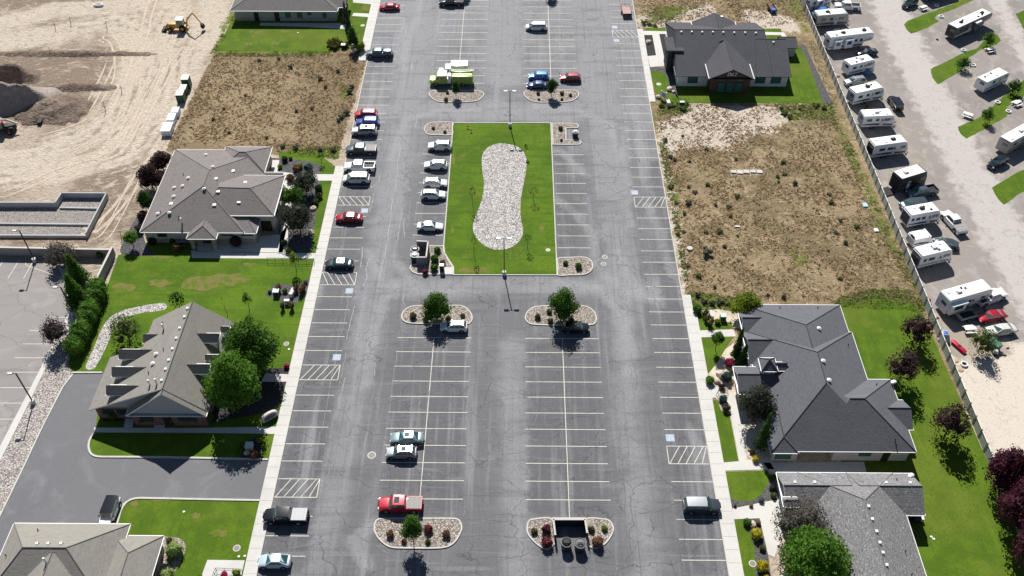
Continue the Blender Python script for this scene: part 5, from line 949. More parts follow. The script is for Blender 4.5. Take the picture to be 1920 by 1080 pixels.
vdir('pickup', (1743, 362), (1708, 369), 'slate', 'slate-blue pickup in the shade of the black toy hauler', cat='pickup truck', name='pickup_truck')
vdir('pickup', (1800, 439), (1770, 406), 'white', 'white pickup with a grey bed cover angled on the gravel', cat='pickup truck', name='pickup_truck', bed='tonneau')
vdir('hatch', (1788, 465), (1755, 459), 'dteal', 'dark green-grey hatchback between two white trailers', cat='car')
vdir('pickup', (1835, 570), (1873, 556), 'white', 'white pickup hitched in front of the long fifth-wheel camper', cat='pickup truck', name='pickup_truck')
vdir('sedan', (1878, 594), (1834, 602), 'red', 'red sedan with a flag on its windscreen beside the long camper')
vdir('sedan', (1899, 621), (1849, 626), 'pearl', 'cream-white sedan parked below the red one')
vdir('jeep', (213, 955), (203, 981), 'white', 'white off-roader with a black roof on the driveway by the lower-left building', roof='black', cat='off-roader', group='cars and trucks parked around the lot')
# rescue vehicles
def boxtruck_front(t, x0, paint, hood=1.5, cabl=1.6, w=2.2, roofz=2.2, hoodc=None, z0=.55):
    h = bevel(MB().box(x0 + cabl + hood / 2, 0, z0 + .45, hood, w * .86, .75, 0, 0, .86).mesh('hood', [hoodc or paint]), .12); put('hood', h, t)
    c = bevel(MB().extr_y([(x0, z0), (x0 + cabl + .1, z0), (x0 + cabl + .15, z0 + .75), (x0 + cabl - .35, roofz), (x0, roofz)], -w / 2, w / 2).mesh('cab', [paint]), .10); put('cab', c, t)
    ws = MB().add([(x0 + cabl + .165, -w * .42, z0 + .80), (x0 + cabl + .165, w * .42, z0 + .80), (x0 + cabl - .31, w * .38, roofz - .1), (x0 + cabl - .31, -w * .38, roofz - .1)], [(0, 1, 2, 3)]); ws.build('windscreen', [CG], t, fix=False)
    cr = MB().box(x0 + cabl * .40, 0, roofz + .01, cabl * .78, w * .9, .06); cr.build('cab_roof', [CP['white']], t)
def wheels6(t, xs, r, hw):
    for x in xs:
        for sg in (1, -1):
            wh = put('wheel', cached((r, sg, 'tw'), lambda: MB().cyl((0, -.16 * sg, 0), (0, .15 * sg, 0), r, n=18).mesh('wheel', [TYR])), t, (x, sg * (hw - .15), r)); put('rim', cached((r, sg, 'tr'), lambda: MB().cyl((0, .13 * sg, 0), (0, .17 * sg, 0), r * .6, r * .4, n=12).mesh('rim', [RIM])), wh)
c = G(851, 146); t = thing('ambulance', 'white box ambulance with lime stripes beside the fire truck', 'ambulance', (c.x, c.y + 1.1, .02), math.pi)
boxtruck_front(t, .55, CP['white'], 1.2, 1.55, 2.1, 2.15)
bx = put('patient_box', bevel(MB().box(-1.25, 0, 1.85, 3.7, 2.35, 2.3).mesh('patient_box', [CP['white']]), .06), t)
for sy in (1, -1):
    MB().box(-1.2, sy * 1.185, 1.62, 3.2, .02, .28).build('stripe', [CP['limeb']], bx); MB().box(-1.2, sy * 1.185, 1.28, 3.5, .02, .3).build('stripe', [CP['lime']], bx)
    me = text_mesh('FIRE & RESCUE', .26, .01); me.materials.append(BLK); o = put('lettering', me, bx, (-1.3, sy * 1.2, 1.95)); o.rotation_euler = (R(90), 0, math.pi if sy > 0 else 0)
    for xx in (-2.6, .1): MB().box(xx, sy * 1.19, 2.75, .5, .04, .18).build('warning_light', [DARK], bx)
    MB().box(1.35, sy * 1.06, 1.72, .8, .03, .5).build('side_window', [CG], t)
wheels6(t, (2.3, -1.6), .42, 1.08)
c = G(847, 163); t = thing('fire_truck', 'lime-green fire truck with a white ladder on top beside the rock island', 'fire truck', (c.x, c.y + 1.3, .02), math.pi)
boxtruck_front(t, 1.0, CP['lime'], 1.35, 2.4, 2.4, 2.55, CP['limeb'], .6)
for sy in (1, -1):
    bx = put('equipment_body', bevel(MB().box(-2.3, sy * .88, 1.55, 4.4, .65, 1.9).mesh('equipment_body', [CP['lime']]), .05), t)
    for k in range(4): MB().box(-3.9 + k * 1.06, sy * 1.212, 1.5, .9, .02, 1.4).build('locker_door', [plain('lime_panel', (.22, .34, .06), .4)], bx)
    MB().box(2.0, sy * 1.205, 1.95, .7, .03, .5).build('side_window', [CG], t); MB().box(2.95, sy * 1.205, 1.95, .6, .03, .5).build('side_window', [CG], t)
MB().box(-2.3, 0, 1.0, 4.4, 1.1, .5).build('hose_bed', [DARK], t)
MB().box(.55, 0, 1.2, .8, 2.1, 1.1).box(.5, .1, 2.0, .5, 1.2, .6).build('pump_panel', [CP['white']], t)
MB().box(-2.3, -.3, 2.2, 4.2, .14, .14).build('grab_rail', [plain('pale_yellow', (.7, .65, .35), .5)], t); MB().box(-2.3, .15, 2.35, 4.2, .3, .16).build('hose_roll', [CP['limeb']], t)
lad = MB()
for s_ in (-.22, .22): lad.box(-2.3, -.85 + s_, 2.75, 4.9, .07, .12)
for k in range(14): lad.box(-4.6 + k * .35, -.85, 2.75, .06, .44, .06)
lad.box(-.3, -.85, 2.6, .1, .5, .3); lad.box(-4.2, -.85, 2.6, .1, .5, .3); ladder = lad.build('ladder', [CP['white']], t)
t.children  # near side faces -y after the half turn
wheels6(t, (3.4, -2.5), .5, 1.22)
MB().cyl((2.6, 1.25, .9), (1.3, 1.25, .9), .07, n=8).build('step_bar', [GAL], t)
# small utility trailer, upper right row
c = G(1175, 32); t = thing('utility_trailer', 'small utility trailer with a pinkish wooden deck in the upper right row', 'trailer', (c.x, c.y + 1.8, .02), R(92))
MB().box(0, 0, .62, 4.6, 2.1, .10).build('deck', [mat('weathered_pink_wood', (.46, .30, .28), .8, [('noise', 2., (.34, .22, .2), .45, .7, .8)])], t)
r_ = MB()
for y in (1.05, -1.05): r_.box(0, y, 1.05, 4.6, .06, .06); [r_.box(-2.27 + k * 1.135, y, .85, .05, .05, .45) for k in range(5)]
r_.box(2.3, 0, 1.05, .06, 2.1, .06); r_.box(-2.3, 0, .9, .06, 2.1, .5); r_.box(3.0, 0, .55, 1.4, .08, .1); r_.build('rail', [BLK], t)
wheels6(t, (-.3,), .33, 1.25)
# ------------------------------------------------------------------ travel trailers
RVW = plain('rv_shell_white', (.74, .75, .77), .4, coat=.3); RVT = plain('rv_roof_white', (.82, .82, .80), .6); RVB = plain('rv_shell_beige', (.42, .39, .36), .45); RVK = plain('rv_shell_black', (.035, .033, .034), .4); RVD = plain('rv_shell_grey', (.12, .12, .135), .4)
SWO = plain('rv_stripe_dark', (.07, .075, .09), .5); SWB = plain('rv_stripe_blue', (.12, .2, .34), .5); SWG = plain('rv_stripe_grey', (.36, .37, .39), .5); ACW = plain('air_unit_white', (.66, .66, .65), .6)
def rv(A, B, label, shell=None, h=3.25, fifth=False, ac=((.35, 'd'),), slides=(), stripe=None, wins=((.2, .5), (.45, .35), (.75, .6)), door=.6, dirn=1, rear=None, hitch=True, w=2.5, vents_=3, seed=0, name='travel_trailer', cat='travel trailer'):
    """near long side on the ground from A (rear) to B (front)"""
    a, b = G(*A), G(*B); d = b - a; L = d.length; an = math.atan2(d.y, d.x); n = Vector((-d.y, d.x, 0)).normalized(); c = (a + b) / 2 + n * w / 2
    t = thing(name, label, cat, (c.x, c.y, .03), an, 'trailers parked in the trailer park'); shell = shell or RVW; x0, x1 = -L / 2, L / 2; z0 = .55
    if fifth: pr = [(x0, z0), (x1 - 2.4, z0), (x1 - 2.2, 1.55), (x1 - .3, 1.75), (x1, 2.3), (x1 - .25, h - .15), (x1 - .7, h), (x0 + .1, h), (x0, h - .1)]
    else: pr = [(x0, z0), (x1 - .15, z0), (x1, 1.2), (x1 - .15, 2.3), (x1 - .55, h - .1), (x1 - .9, h), (x0 + .25, h), (x0, h - .25)]
    put('body', bevel(MB().extr_y(pr, -w / 2, w / 2).mesh('body', [shell]), .07), t)
    xr = x1 - .75 if fifth else x1 - .95
    rf = put('roof', bevel(MB().box((x0 + .12 + xr) / 2, 0, h + .03, xr - x0 - .12, w - .1, .08).mesh('roof', [RVT]), .03), t)
    rr = random.Random(seed)
    for u, k in ac: put('air_conditioner', bevel(MB().box(x0 + L * u, 0, h + .22, .95, .62, .32, 0, 0, .85).mesh('air_conditioner', [BLK if k == 'd' else ACW]), .06), t)
    for i in range(vents_): MB().box(x0 + L * rr.uniform(.1, .9), rr.choice((-.6, .65, .4)), h + .12, .36, .36, .14).build('roof_vent', [ACW if rr.random() < .6 else BLK], t)
    ys = -w / 2
    for u, ww in wins:
        put('window', MB().box(x0 + L * u, ys - .012, 2.15, ww * 2, .03, .62).mesh('window', [CG]), t)
    if door: dd = put('door', MB().box(x0 + L * door, ys - .014, 1.55, .68, .03, 1.85).mesh('door', [plain('rv_door', (.6, .6, .6), .5)]), t); MB().box(x0 + L * door, ys - .035, 2.1, .4, .02, .45).build('door_window', [CG], dd)
    st_ = stripe or SWO
    MB().add([(x0 + .1, ys - .008, 1.0), (x1 - (2.5 if fifth else .3), ys - .008, .75), (x1 - (2.5 if fifth else .3), ys - .008, 1.05), (x0 + L * .4, ys - .008, 1.35), (x0 + .1, ys - .008, 1.2)], [(0, 1, 2, 3, 4)]).build('stripe', [st_], t, fix=False)
    MB().add([(x0 + L * .55, ys - .008, 1.5), (x1 - .5, ys - .008, 1.95), (x1 - .6, ys - .008, 2.6), (x0 + L * .75, ys - .008, 1.85)], [(0, 1, 2, 3)]).build('stripe', [SWG], t, fix=False)
    if rear: MB().box(x0 - .015, 0, 1.9, .03, w * .85, 2.1).build('rear_panel', [rear], t)
    MB().box(x0 - .02, -.3, 2.3, .03, 1.1, .6).build('window', [CG], t)
    for u, ww in slides:
        so_ = put('slide_out', bevel(MB().box(x0 + L * u, ys - .32, 1.85, ww, .7, 2.0).mesh('slide_out', [shell]), .04), t); MB().box(x0 + L * u, ys - .685, 2.15, ww * .55, .03, .8).build('window', [CG], so_); MB().box(x0 + L * u, ys - .36, 2.9, ww + .1, .8, .06).build('slide_roof', [RVT], so_)
    xa = x0 + L * .40
    for x in (xa - .45, xa + .45):
        for sg in (1, -1): put('wheel', cached(('rvw', sg), lambda: MB().cyl((0, -.12, 0), (0, .12, 0), .36, n=16).cyl((0, .10 * sg, 0), (0, .14 * sg, 0), .2, n=10, mi=1).mesh('wheel', [TYR, RIM])), t, (x, sg * (w / 2 - .12), .36))
    if fifth: MB().box(x1 - 2.9, .8, .3, .15, .15, .7).box(x1 - 2.9, -.8, .3, .15, .15, .7).build('landing_leg', [BLK], t)
    elif hitch: MB().cyl((x1 - .1, .8, .5), (x1 + 1.1, 0, .45), .06, n=6).cyl((x1 - .1, -.8, .5), (x1 + 1.1, 0, .45), .06, n=6).build('hitch', [BLK], t); MB().cyl((x1 + .35, .18, .45), (x1 + .35, .18, 1.0), .17, n=10).cyl((x1 + .35, -.2, .45), (x1 + .35, -.2, 1.0), .17, n=10).build('gas_bottle', [RVW], t)
    return t
rv((1516, 24), (1556, 12), 'blue-shaded white trailer cut off at the top edge by the fence', ac=((.5, 'w'),), slides=((.4, 2.2),), stripe=SWB, seed=1)
rv((1568, 8), (1590, 1), 'blue and white camper at the very top, partly out of view', stripe=SWB, seed=21, h=2.9)
rv((1528, 54), (1588, 49), 'beige-sided travel trailer with a white roof below the bright blue pickup', shell=RVB, seed=2, rear=RVD)
rv((1551, 98), (1633, 88), 'long white fifth-wheel trailer with two open slide-outs near the grey shed', fifth=True, ac=((.33, 'd'), (.8, 'd')), slides=((.17, 1.7), (.42, 1.9)), wins=((.3, .2), (.6, .3), (.72, .3)), door=0, seed=3, h=3.6)
rv((1588, 146), (1637, 134), 'white travel trailer with a blue tarpaulin leaning on its side', ac=((.55, 'w'),), seed=4, stripe=SWB, h=3.0)
rv((1597, 201), (1653, 188), 'white trailer with dark stripes facing the lone black off-roader', ac=((.5, 'd'),), seed=5, rear=SWG)
rv((1613, 243), (1673, 240), 'small white trailer with a grey back wall beside the top of the tan field', ac=((.45, 'w'),), seed=6, rear=SWG, h=3.0)
rv((1632, 300), (1697, 291), 'white-roofed trailer with a black rear wall beside the fence', ac=((.6, 'd'),), seed=7, rear=RVK, wins=((.25, .6), (.5, .7), (.85, .5)), stripe=RVK)
t = rv((1680, 365), (1732, 349), 'tall black toy hauler with its rear ramp open by the fence', shell=RVK, ac=((.3, 'w'),), seed=8, wins=((.75, .35),), door=.35, stripe=SWO, vents_=1, h=3.6)
Lh = (G(1732, 349) - G(1680, 365)).length / 2
MB().box(-Lh - 1.2, 0, .14, 2.3, 2.2, .1).box(-Lh - .03, 0, 1.9, .04, 2.0, 2.3).build('ramp', [BLK], t)
rv((1698, 431), (1757, 420), 'white travel trailer with a black stripe beside the angled white pickup', ac=((.45, 'd'),), seed=9, wins=((.12, .3), (.28, .4), (.45, .35), (.8, .6)), door=.65, vents_=5, rear=SWO)
rv((1709, 468), (1741, 461), 'short white box trailer wedged between two travel trailers', h=2.1, ac=(), seed=10, wins=(), door=0, vents_=0, w=2.2)
rv((1718, 508), (1779, 493), 'white travel trailer with a tan lower stripe, lowest but one along the fence', ac=((.5, 'w'),), seed=11, stripe=plain('rv_stripe_tan', (.4, .34, .28), .5), wins=((.15, .3), (.35, .6), (.8, .6)), door=.62, rear=RVD)
rv((1768, 594), (1850, 570), 'longest white fifth-wheel camper with clutter behind it at the lower right', fifth=True, ac=((.3, 'w'),), slides=((.2, 3.0),), wins=((.5, .3), (.8, .4)), door=.58, seed=12, vents_=5, h=3.6)
rv((1786, 78), (1853, 47), 'dark-sided fifth-wheel trailer with one slide-out standing alone on gravel', shell=RVD, fifth=True, ac=((.22, 'd'), (.8, 'd')), slides=((.55, 1.9),), wins=((.15, .3), (.3, .3)), door=.4, seed=13, stripe=RVW, rear=RVK)
rv((1841, 178), (1886, 157), 'white trailer with its tow hitch pointing left between two grass strips', ac=(), seed=14, h=2.9, vents_=4, stripe=SWB, wins=((.35, .4), (.6, .3), (.85, .3)))
rv((1884, 294), (1940, 262), 'beige-sided trailer with a slide-out cut off by the right edge', shell=RVB, ac=((.5, 'w'),), slides=((.75, 3.0),), seed=15)
rv((1737, 6), (1790, -10), 'dark trailer at the top edge of the trailer park', shell=RVD, ac=((.5, 'd'),), seed=16)
# ------------------------------------------------------------------ plants
def leafmat(n, c, d, l, rough=.75):
    return mat('foliage_' + n, c, rough, [('noise', 1.1, d, .45, .68, .75), ('noise', 2.6, l, .5, .72, .75), ('fine', 6., tuple(v * .6 for v in c), .5, .8, .5)], spec=.2, trans=.42)
LF = {'green': leafmat('green', (0.0743, 0.162, 0.0203), (0.0338, 0.0837, 0.0135), (0.135, 0.2565, 0.0338)), 'bright': leafmat('bright_green', (0.102, 0.222, 0.024), (0.048, 0.126, 0.0144), (0.18, 0.336, 0.042)),
      'deep': leafmat('deep_green', (0.0432, 0.1013, 0.0189), (0.0189, 0.0513, 0.0108), (0.081, 0.162, 0.027)), 'lime': leafmat('lime', (.20, .27, .02), (.07, .12, .012), (.36, .42, .04)), 'purple': leafmat('purple', (.068, .036, .036), (.034, .018, .02), (.14, .085, .08)),
      'plum': leafmat('plum', (0.0862, 0.0207, 0.0368), (0.0403, 0.0115, 0.0207), (0.1725, 0.0517, 0.0805)), 'smoke': leafmat('smoke_bush', (0.0978, 0.0713, 0.0759), (0.0517, 0.0368, 0.0414), (0.1725, 0.138, 0.138)), 'grey': leafmat('grey_green', (0.065, 0.0725, 0.0475), (0.03, 0.035, 0.025), (0.125, 0.1375, 0.0938)),
      'blue': leafmat('blue_spruce', (.05, .105, .095), (.025, .06, .055), (.10, .18, .16)), 'yellow': leafmat('yellow', (.48, .40, .02), (.16, .19, .02), (.70, .60, .04)), 'pale': leafmat('pale_green', (.30, .40, .12), (.12, .19, .05), (.50, .60, .24)),
      'olive': leafmat('olive', (0.125, 0.125, 0.0375), (0.0562, 0.0625, 0.0187), (0.225, 0.2125, 0.0625)), 'red': leafmat('barberry_red', (.17, .035, .045), (.06, .02, .02), (.30, .10, .10)), 'rust': leafmat('rust_brown', (0.192, 0.102, 0.06), (0.072, 0.042, 0.024), (0.336, 0.192, 0.108)),
      'ash': leafmat('ash_brown', (0.1365, 0.1235, 0.104), (0.0715, 0.065, 0.0546), (0.234, 0.2145, 0.182)), 'straw': leafmat('straw', (.40, .29, .175), (.28, .19, .12), (.54, .42, .27)), 'grassy': leafmat('grassy', (.15, .22, .035), (.09, .14, .025), (.22, .30, .05)), 'pink': leafmat('pink_flower', (.42, .03, .10), (.15, .03, .05), (.65, .10, .22)), 'sage': leafmat('sagebrush', (0.136, 0.16, 0.104), (0.064, 0.08, 0.048), (0.24, 0.264, 0.176)), 'dryt': leafmat('dry_tuft', (.30, .22, .12), (.16, .11, .06), (.50, .40, .25)), 'willow': leafmat('willow_green', (.11, .155, .04), (.05, .085, .02), (.20, .25, .08))}
BARK = mat('bark', (.10, .075, .055), .9, [('fine', (6, 6, 2), (.05, .035, .028), .45, .7, .8)])
def crown_mesh(name, lobes, n, leaf, seed, m, spiky=0., core=.72, up=0.):
    rr = random.Random(seed); mb = MB(); wts = [l[3] * l[5] for l in lobes]; V = mb.v; F = mb.f
    off = Vector((seed * 3.7, seed * 1.3, 0))
    for _ in range(n):
        l = rr.choices(lobes, wts)[0]; z = rr.uniform(-.75, 1); a = rr.uniform(0, 2 * math.pi); q = math.sqrt(max(0, 1 - z * z)); d = Vector((q * math.cos(a), q * math.sin(a), z))
        k = 1 + .30 * mnoise.noise(d * 2.1 + off + Vector(l[:3])) + rr.uniform(-.22, .06) + (rr.random() ** 3) * spiky
        c = Vector((l[0] + d.x * l[3] * k, l[1] + d.y * l[4] * k, l[2] + d.z * l[5] * k))
        ins = False
        for o in lobes:
            if o is not l and ((c.x - o[0]) / o[3]) ** 2 + ((c.y - o[1]) / o[4]) ** 2 + ((c.z - o[2]) / o[5]) ** 2 < .55: ins = True; break
        if ins or c.z < .05: continue
        nn = (d * .7 + Vector((rr.gauss(0, .6), rr.gauss(0, .6), rr.gauss(0, .5) + up))).normalized(); u = nn.orthogonal().normalized(); u = Matrix.Rotation(rr.uniform(0, 6.28), 3, nn) @ u; v = nn.cross(u)
        s = leaf * rr.uniform(.55, 1.25) * .5; e = s * rr.uniform(.5, .9)
        b = len(V); V += [tuple(c - u * s), tuple(c - v * e * .8 + nn * s * .25), tuple(c + u * s), tuple(c + v * e)]; F.append((b, b + 1, b + 2, b + 3)); mb.m.append(0)
    if core:
        for l in lobes:
            nu, nv = 9, 6; ring_ = []
            for i in range(nv + 1):
                th = math.pi * i / nv
                for j in range(nu):
                    ph = 2 * math.pi * j / nu; d = Vector((math.sin(th) * math.cos(ph), math.sin(th) * math.sin(ph), math.cos(th))); k = core * (1 + .35 * mnoise.noise(d * 2.1 + off + Vector(l[:3])))
                    ring_.append((l[0] + d.x * l[3] * k, l[1] + d.y * l[4] * k, max(.02, l[2] + d.z * l[5] * k)))
            mb.add(ring_, [(i * nu + j, i * nu + (j + 1) % nu, (i + 1) * nu + (j + 1) % nu, (i + 1) * nu + j) for i in range(nv) for j in range(nu)], 0)
    return mb.mesh(name, [m], fix=False)
def trunk_mesh(h, r, spread, seed, nb=6):
    rr = random.Random(seed); mb = MB(); p = Vector((0, 0, -.05)); pts = [p]
    for k in range(3): p = p + Vector((rr.uniform(-.06, .06) * h * .3, rr.uniform(-.06, .06) * h * .3, h / 3)); pts.append(p)
    for i in range(3): mb.cyl(pts[i], pts[i + 1], r * (1 - i * .22), r * (1 - (i + 1) * .22), n=8)
    for k in range(nb):
        a = k * 2.4 + rr.random(); s_ = pts[1].lerp(pts[3], rr.uniform(.1, .95)); e = s_ + Vector((math.cos(a) * spread, math.sin(a) * spread, rr.uniform(.5, 1.1) * spread)); mb.cyl(s_, e, r * .38, r * .1, n=5)
    return mb.mesh('trunk', [BARK])
def HT(bx, by, ty):
    b = G(bx, by); lo, hi = 0., 30.
    for _ in range(40):
        m = (lo + hi) / 2; d = Vector((b.x, b.y, m)) - CAM; y = 540 - FPX * d.dot(upv) / d.dot(fwd)
        if y > ty: lo = m
        else: hi = m
    return lo
def lobes_for(r, h, z0, seed, k=6, flat_=1.):
    rr = random.Random(seed); ch = h - z0; L = [(0, 0, z0 + ch * .5, r * .72, r * .72, ch * .46)]
    for i in range(k):
        a = i * 2 * math.pi / k + rr.uniform(-.4, .4); q = r * rr.uniform(.42, .62); s = r * rr.uniform(.36, .52)
        L.append((q * math.cos(a), q * math.sin(a), z0 + ch * rr.uniform(.3, .62), s, s, min(s * flat_, ch * .36)))
    L.append((rr.uniform(-.1, .1) * r, rr.uniform(-.1, .1) * r, z0 + ch * .74, r * .45, r * .45, ch * .27)); return L
_pn = [0]
def tree(bx, by, ty, wpx, m, label, z0f=.08, n=1500, leaf=.34, name='tree', spiky=.15, k=6, cat='tree', group=None, core=.7, tr=.11, z=0.):
    _pn[0] += 1; sd = _pn[0]; b = G(bx, by); sc = (by - YH) / 158.0; r = wpx / sc / 2; h = max(HT(bx, by, ty) , .6)
    # the picture row of the crown's top includes its depth: shorten a little
    h = max(h - r * .5, h * .6)
    t = thing(name, label, cat, (b.x, b.y, z), 0, group)
    put('crown', crown_mesh('crown', lobes_for(r * (.94 if r > 4 else 1.04), h, h * z0f, sd, k), n, leaf, sd, LF[m], spiky, core), t); put('trunk', trunk_mesh(h * .6, tr * max(.5, r / 2.2), r * .45, sd), t); return t
def conic(bx, by, ty, wpx, m, label, n=900, leaf=.3, name='conifer', z0=.05, cat='tree', group=None):
    _pn[0] += 1; sd = _pn[0]; b = G(bx, by); sc = (by - YH) / 158.0; r = wpx / sc / 2; h = HT(bx, by, ty) - r * .3
    L = [(0, 0, h * (z0 + .13 + i * .155), r * (1.0 - i * .15), r * (1.0 - i * .15), h * .16) for i in range(6)]
    t = thing(name, label, cat, (b.x, b.y, 0), 0, group); put('crown', crown_mesh('crown', L, n, leaf, sd, LF[m], .1, .75, .3), t); put('trunk', MB().cyl((0, 0, -.05), (0, 0, h * .7), r * .12, .03, n=7).mesh('trunk', [BARK]), t); return t
def shrub(bx, by, wpx, m, label, hf=.85, n=None, leaf=.20, group=None, z=0., name='shrub', cat='shrub', k=3):
    _pn[0] += 1; sd = _pn[0]; b = G(bx, by); sc = (by - YH) / 158.0; r = wpx / sc / 2; h = r * 2 * hf; rr = random.Random(sd)
    L = [(0, 0, h * .42, r * .86, r * .86, h * .5)] + [(r * .35 * math.cos(i * 2.2 + sd), r * .35 * math.sin(i * 2.2 + sd), h * .5, r * .6, r * .6, h * .42) for i in range(k)]
    wd = name == 'weed_clump'; L = [(l[0] * 1.5, l[1] * 1.5, l[2], l[3] * .7, l[4] * .7, l[5]) for l in L] if wd else L
    t = put(name, crown_mesh(name, L, n or int(140 + 260 * r), min(leaf, .10 + r * .12), sd, LF[m], .7 if wd else .12, .7 if wd else .85), None, (b.x, b.y + r * .2, z)); return tag(t, label, cat, group)
def grassclump(bx, by, wpx, label, group=None, m='olive', h=1.3):
    _pn[0] += 1; rr = random.Random(_pn[0]); b = G(bx, by); r = wpx / ((by - YH) / 158.0) / 2; mb = MB()
    for _ in range(150):
        a = rr.uniform(0, 6.28); q = r * rr.random() * .45; x, y = q * math.cos(a), q * math.sin(a); l = h * rr.uniform(.6, 1.05); w_ = rr.uniform(.03, .06); ex, ey = x + math.cos(a) * r * rr.uniform(.3, 1.), y + math.sin(a) * r * rr.uniform(.3, 1.); b2 = a + 1.57
        mb.add([(x - math.cos(b2) * w_, y - math.sin(b2) * w_, 0), (x + math.cos(b2) * w_, y + math.sin(b2) * w_, 0), ((x + ex) / 2 + math.cos(b2) * w_, (y + ey) / 2 + math.sin(b2) * w_, l * .65), (ex, ey, l)], [(0, 1, 2, 3)])
    return tag(mb.build('ornamental_grass', [LF[m]], None, (b.x, b.y, 0), fix=False), label, 'ornamental grass', group)
# island trees
tree(819, 597, 541, 56, 'green', 'rounded green tree on the left middle rock island', n=2600, leaf=.30)
tree(1056, 601, 535, 62, 'green', 'rounded green tree on the right middle rock island, shading a black SUV', n=3000, leaf=.30)
tree(776, 1018, 964, 46, 'green', 'young green tree on the bottom-left rock island casting a long shadow', n=1700, leaf=.28, z0f=.22)
tree(855, 182, 147, 20, 'deep', 'slim oval green tree on the rock island beside the fire truck', n=900, leaf=.28, k=3, z0f=.2)
tree(1034, 181, 143, 24, 'deep', 'oval green tree on the rock island beside the purple-blue sedan', n=1000, leaf=.28, k=3, z0f=.2)
tree(1031, -4, -42, 24, 'deep', 'tree at the top edge of the lot whose shadow enters the upper centre bays', n=700, k=3)
tree(870, -5, -42, 24, 'deep', 'tree at the top edge shading the black pickup', n=700, k=3)
for x, y, ty, w_, m, lab in [(887, 388, 348, 16, 'purple', 'dark-leaved sapling left of the cobble basin'), (1000, 377, 350, 20, 'purple', 'dark-leaved sapling right of the cobble basin'), (889, 480, 440, 12, 'green', 'thin green sapling at the lower left of the cobble basin'),
                             (989, 466, 437, 15, 'green', 'small green sapling at the lower right of the cobble basin'), (986, 293, 270, 8, 'green', 'tiny sapling at the upper right of the cobble basin')]:
    tree(x, y, ty, w_, m, lab, n=160, leaf=.22, name='sapling', core=0, z0f=.5, k=3, tr=.09, z=.1, spiky=.3)
# left side
tree(482, 688, 590, 116, 'green', 'big bright green tree behind the other one beside the gabled office', n=6500, leaf=.42, k=8, spiky=.1)
tree(449, 765, 652, 116, 'bright', 'big bright green tree in front, touching the gabled office roof', n=7000, leaf=.42, k=8, spiky=.1)
tree(244, 642, 585, 60, 'willow', 'feathery yellow-green tree beside the pale cobble swale', n=1500, leaf=.32, spiky=.5, core=.45)
tree(338, 578, 543, 28, 'deep', 'small dark green tree at the top end of the cobble swale', n=500, leaf=.3, core=.3, spiky=.4)
tree(468, 581, 546, 18, 'green', 'small upright green tree on the lawn behind the gabled office', n=350, leaf=.25, core=.4, z0f=.35, k=3)
tree(427, 592, 556, 10, 'olive', 'nearly bare sapling on the lawn behind the gabled office', n=40, leaf=.18, core=0, z0f=.4, k=2, name='sapling', spiky=.5)
tree(556, 508, 470, 19, 'lime', 'yellow-green young tree by the metal railing on the lawn', n=450, leaf=.25, core=.4, z0f=.35, k=3)
tree(574, 362, 318, 46, 'grey', 'dark grey-green bushy tree at the top of the garden by the sidewalk', n=1500, leaf=.34, spiky=.4, z0f=.15)
tree(553, 386, 343, 44, 'green', 'green tree between two dark ones beside the warm-grey office', n=1600, leaf=.34, z0f=.15)
tree(564, 437, 376, 60, 'grey', 'largest dark grey-green tree in the garden beside the warm-grey office', n=2600, leaf=.34, spiky=.4, z0f=.15)
tree(603, 306, 284, 13, 'green', 'tiny tree on the lawn above the side walk', n=180, leaf=.22, core=.3, z0f=.4, k=3)
tree(307, 320, 278, 42, 'purple', 'upper dark purple tree beside the warm-grey roof', n=2200, leaf=.36, z0f=.08)
tree(287, 352, 300, 46, 'purple', 'lower dark purple tree beside the warm-grey roof', n=2400, leaf=.36, z0f=.08)
tree(279, 393, 352, 30, 'deep', 'round dark green tree under the purple trees', n=1200, leaf=.32, z0f=.05)
shrub(270, 413, 24, 'purple', 'purple shrub against the left eave of the warm-grey office, upper one'); shrub(263, 436, 20, 'purple', 'purple shrub against the left eave of the warm-grey office, lower one')
tree(251, 463, 430, 30, 'bright', 'small bright green tree at the corner where the block walls meet', n=700, leaf=.26, z0f=.4)
tree(122, 494, 452, 56, 'ash', 'grey-purple smoke bush behind the far-left lot under the block wall', n=2200, leaf=.30, spiky=.5, z0f=.05, core=.6)
tree(115, 645, 594, 48, 'smoke', 'grey-purple smoke bush at the end of the low wall near the green hedge', n=2000, leaf=.30, spiky=.5, z0f=.05, core=.6)
conic(152, 533, 478, 42, 'green', 'upper of two green conifers beside the stepping block wall', n=2400, leaf=.32); conic(150, 572, 515, 44, 'green', 'lower of two green conifers beside the stepping block wall', n=2400, leaf=.32)
shrub(190, 482, 20, 'green', 'small green shrub in front of the block wall corner')
for i, (x, y) in enumerate([(188, 556), (181, 575), (174, 595), (166, 614), (158, 633), (150, 650), (144, 664)]):
    shrub(x, y, 42, 'green' if i % 2 else 'bright', ['topmost clipped shrub of the green hedge row by the low wall', 'second clipped shrub from the top of the green hedge row', 'third clipped shrub from the top of the green hedge row', 'middle clipped shrub of the green hedge row', 'third clipped shrub from the bottom of the green hedge row', 'second clipped shrub from the bottom of the green hedge row', 'lowest clipped shrub of the green hedge row'][i], hf=1.0, n=1500, leaf=.24, group='green hedge row by the low wall', name='hedge_shrub', cat='hedge')
tree(664, 92, 44, 24, 'deep', 'dark green tree on the top-left lawn beside the sidewalk', n=800, leaf=.3)
for x, y, ty, q in [(650, 45, 4, 'middle'), (655, 60, 14, 'nearest'), (648, 20, -12, 'farthest')]: conic(x, y, ty, 14, 'grey', q + ' narrow dark conifer at the corner of the grey top-left office', n=350, group='narrow dark conifers at the top-left office')
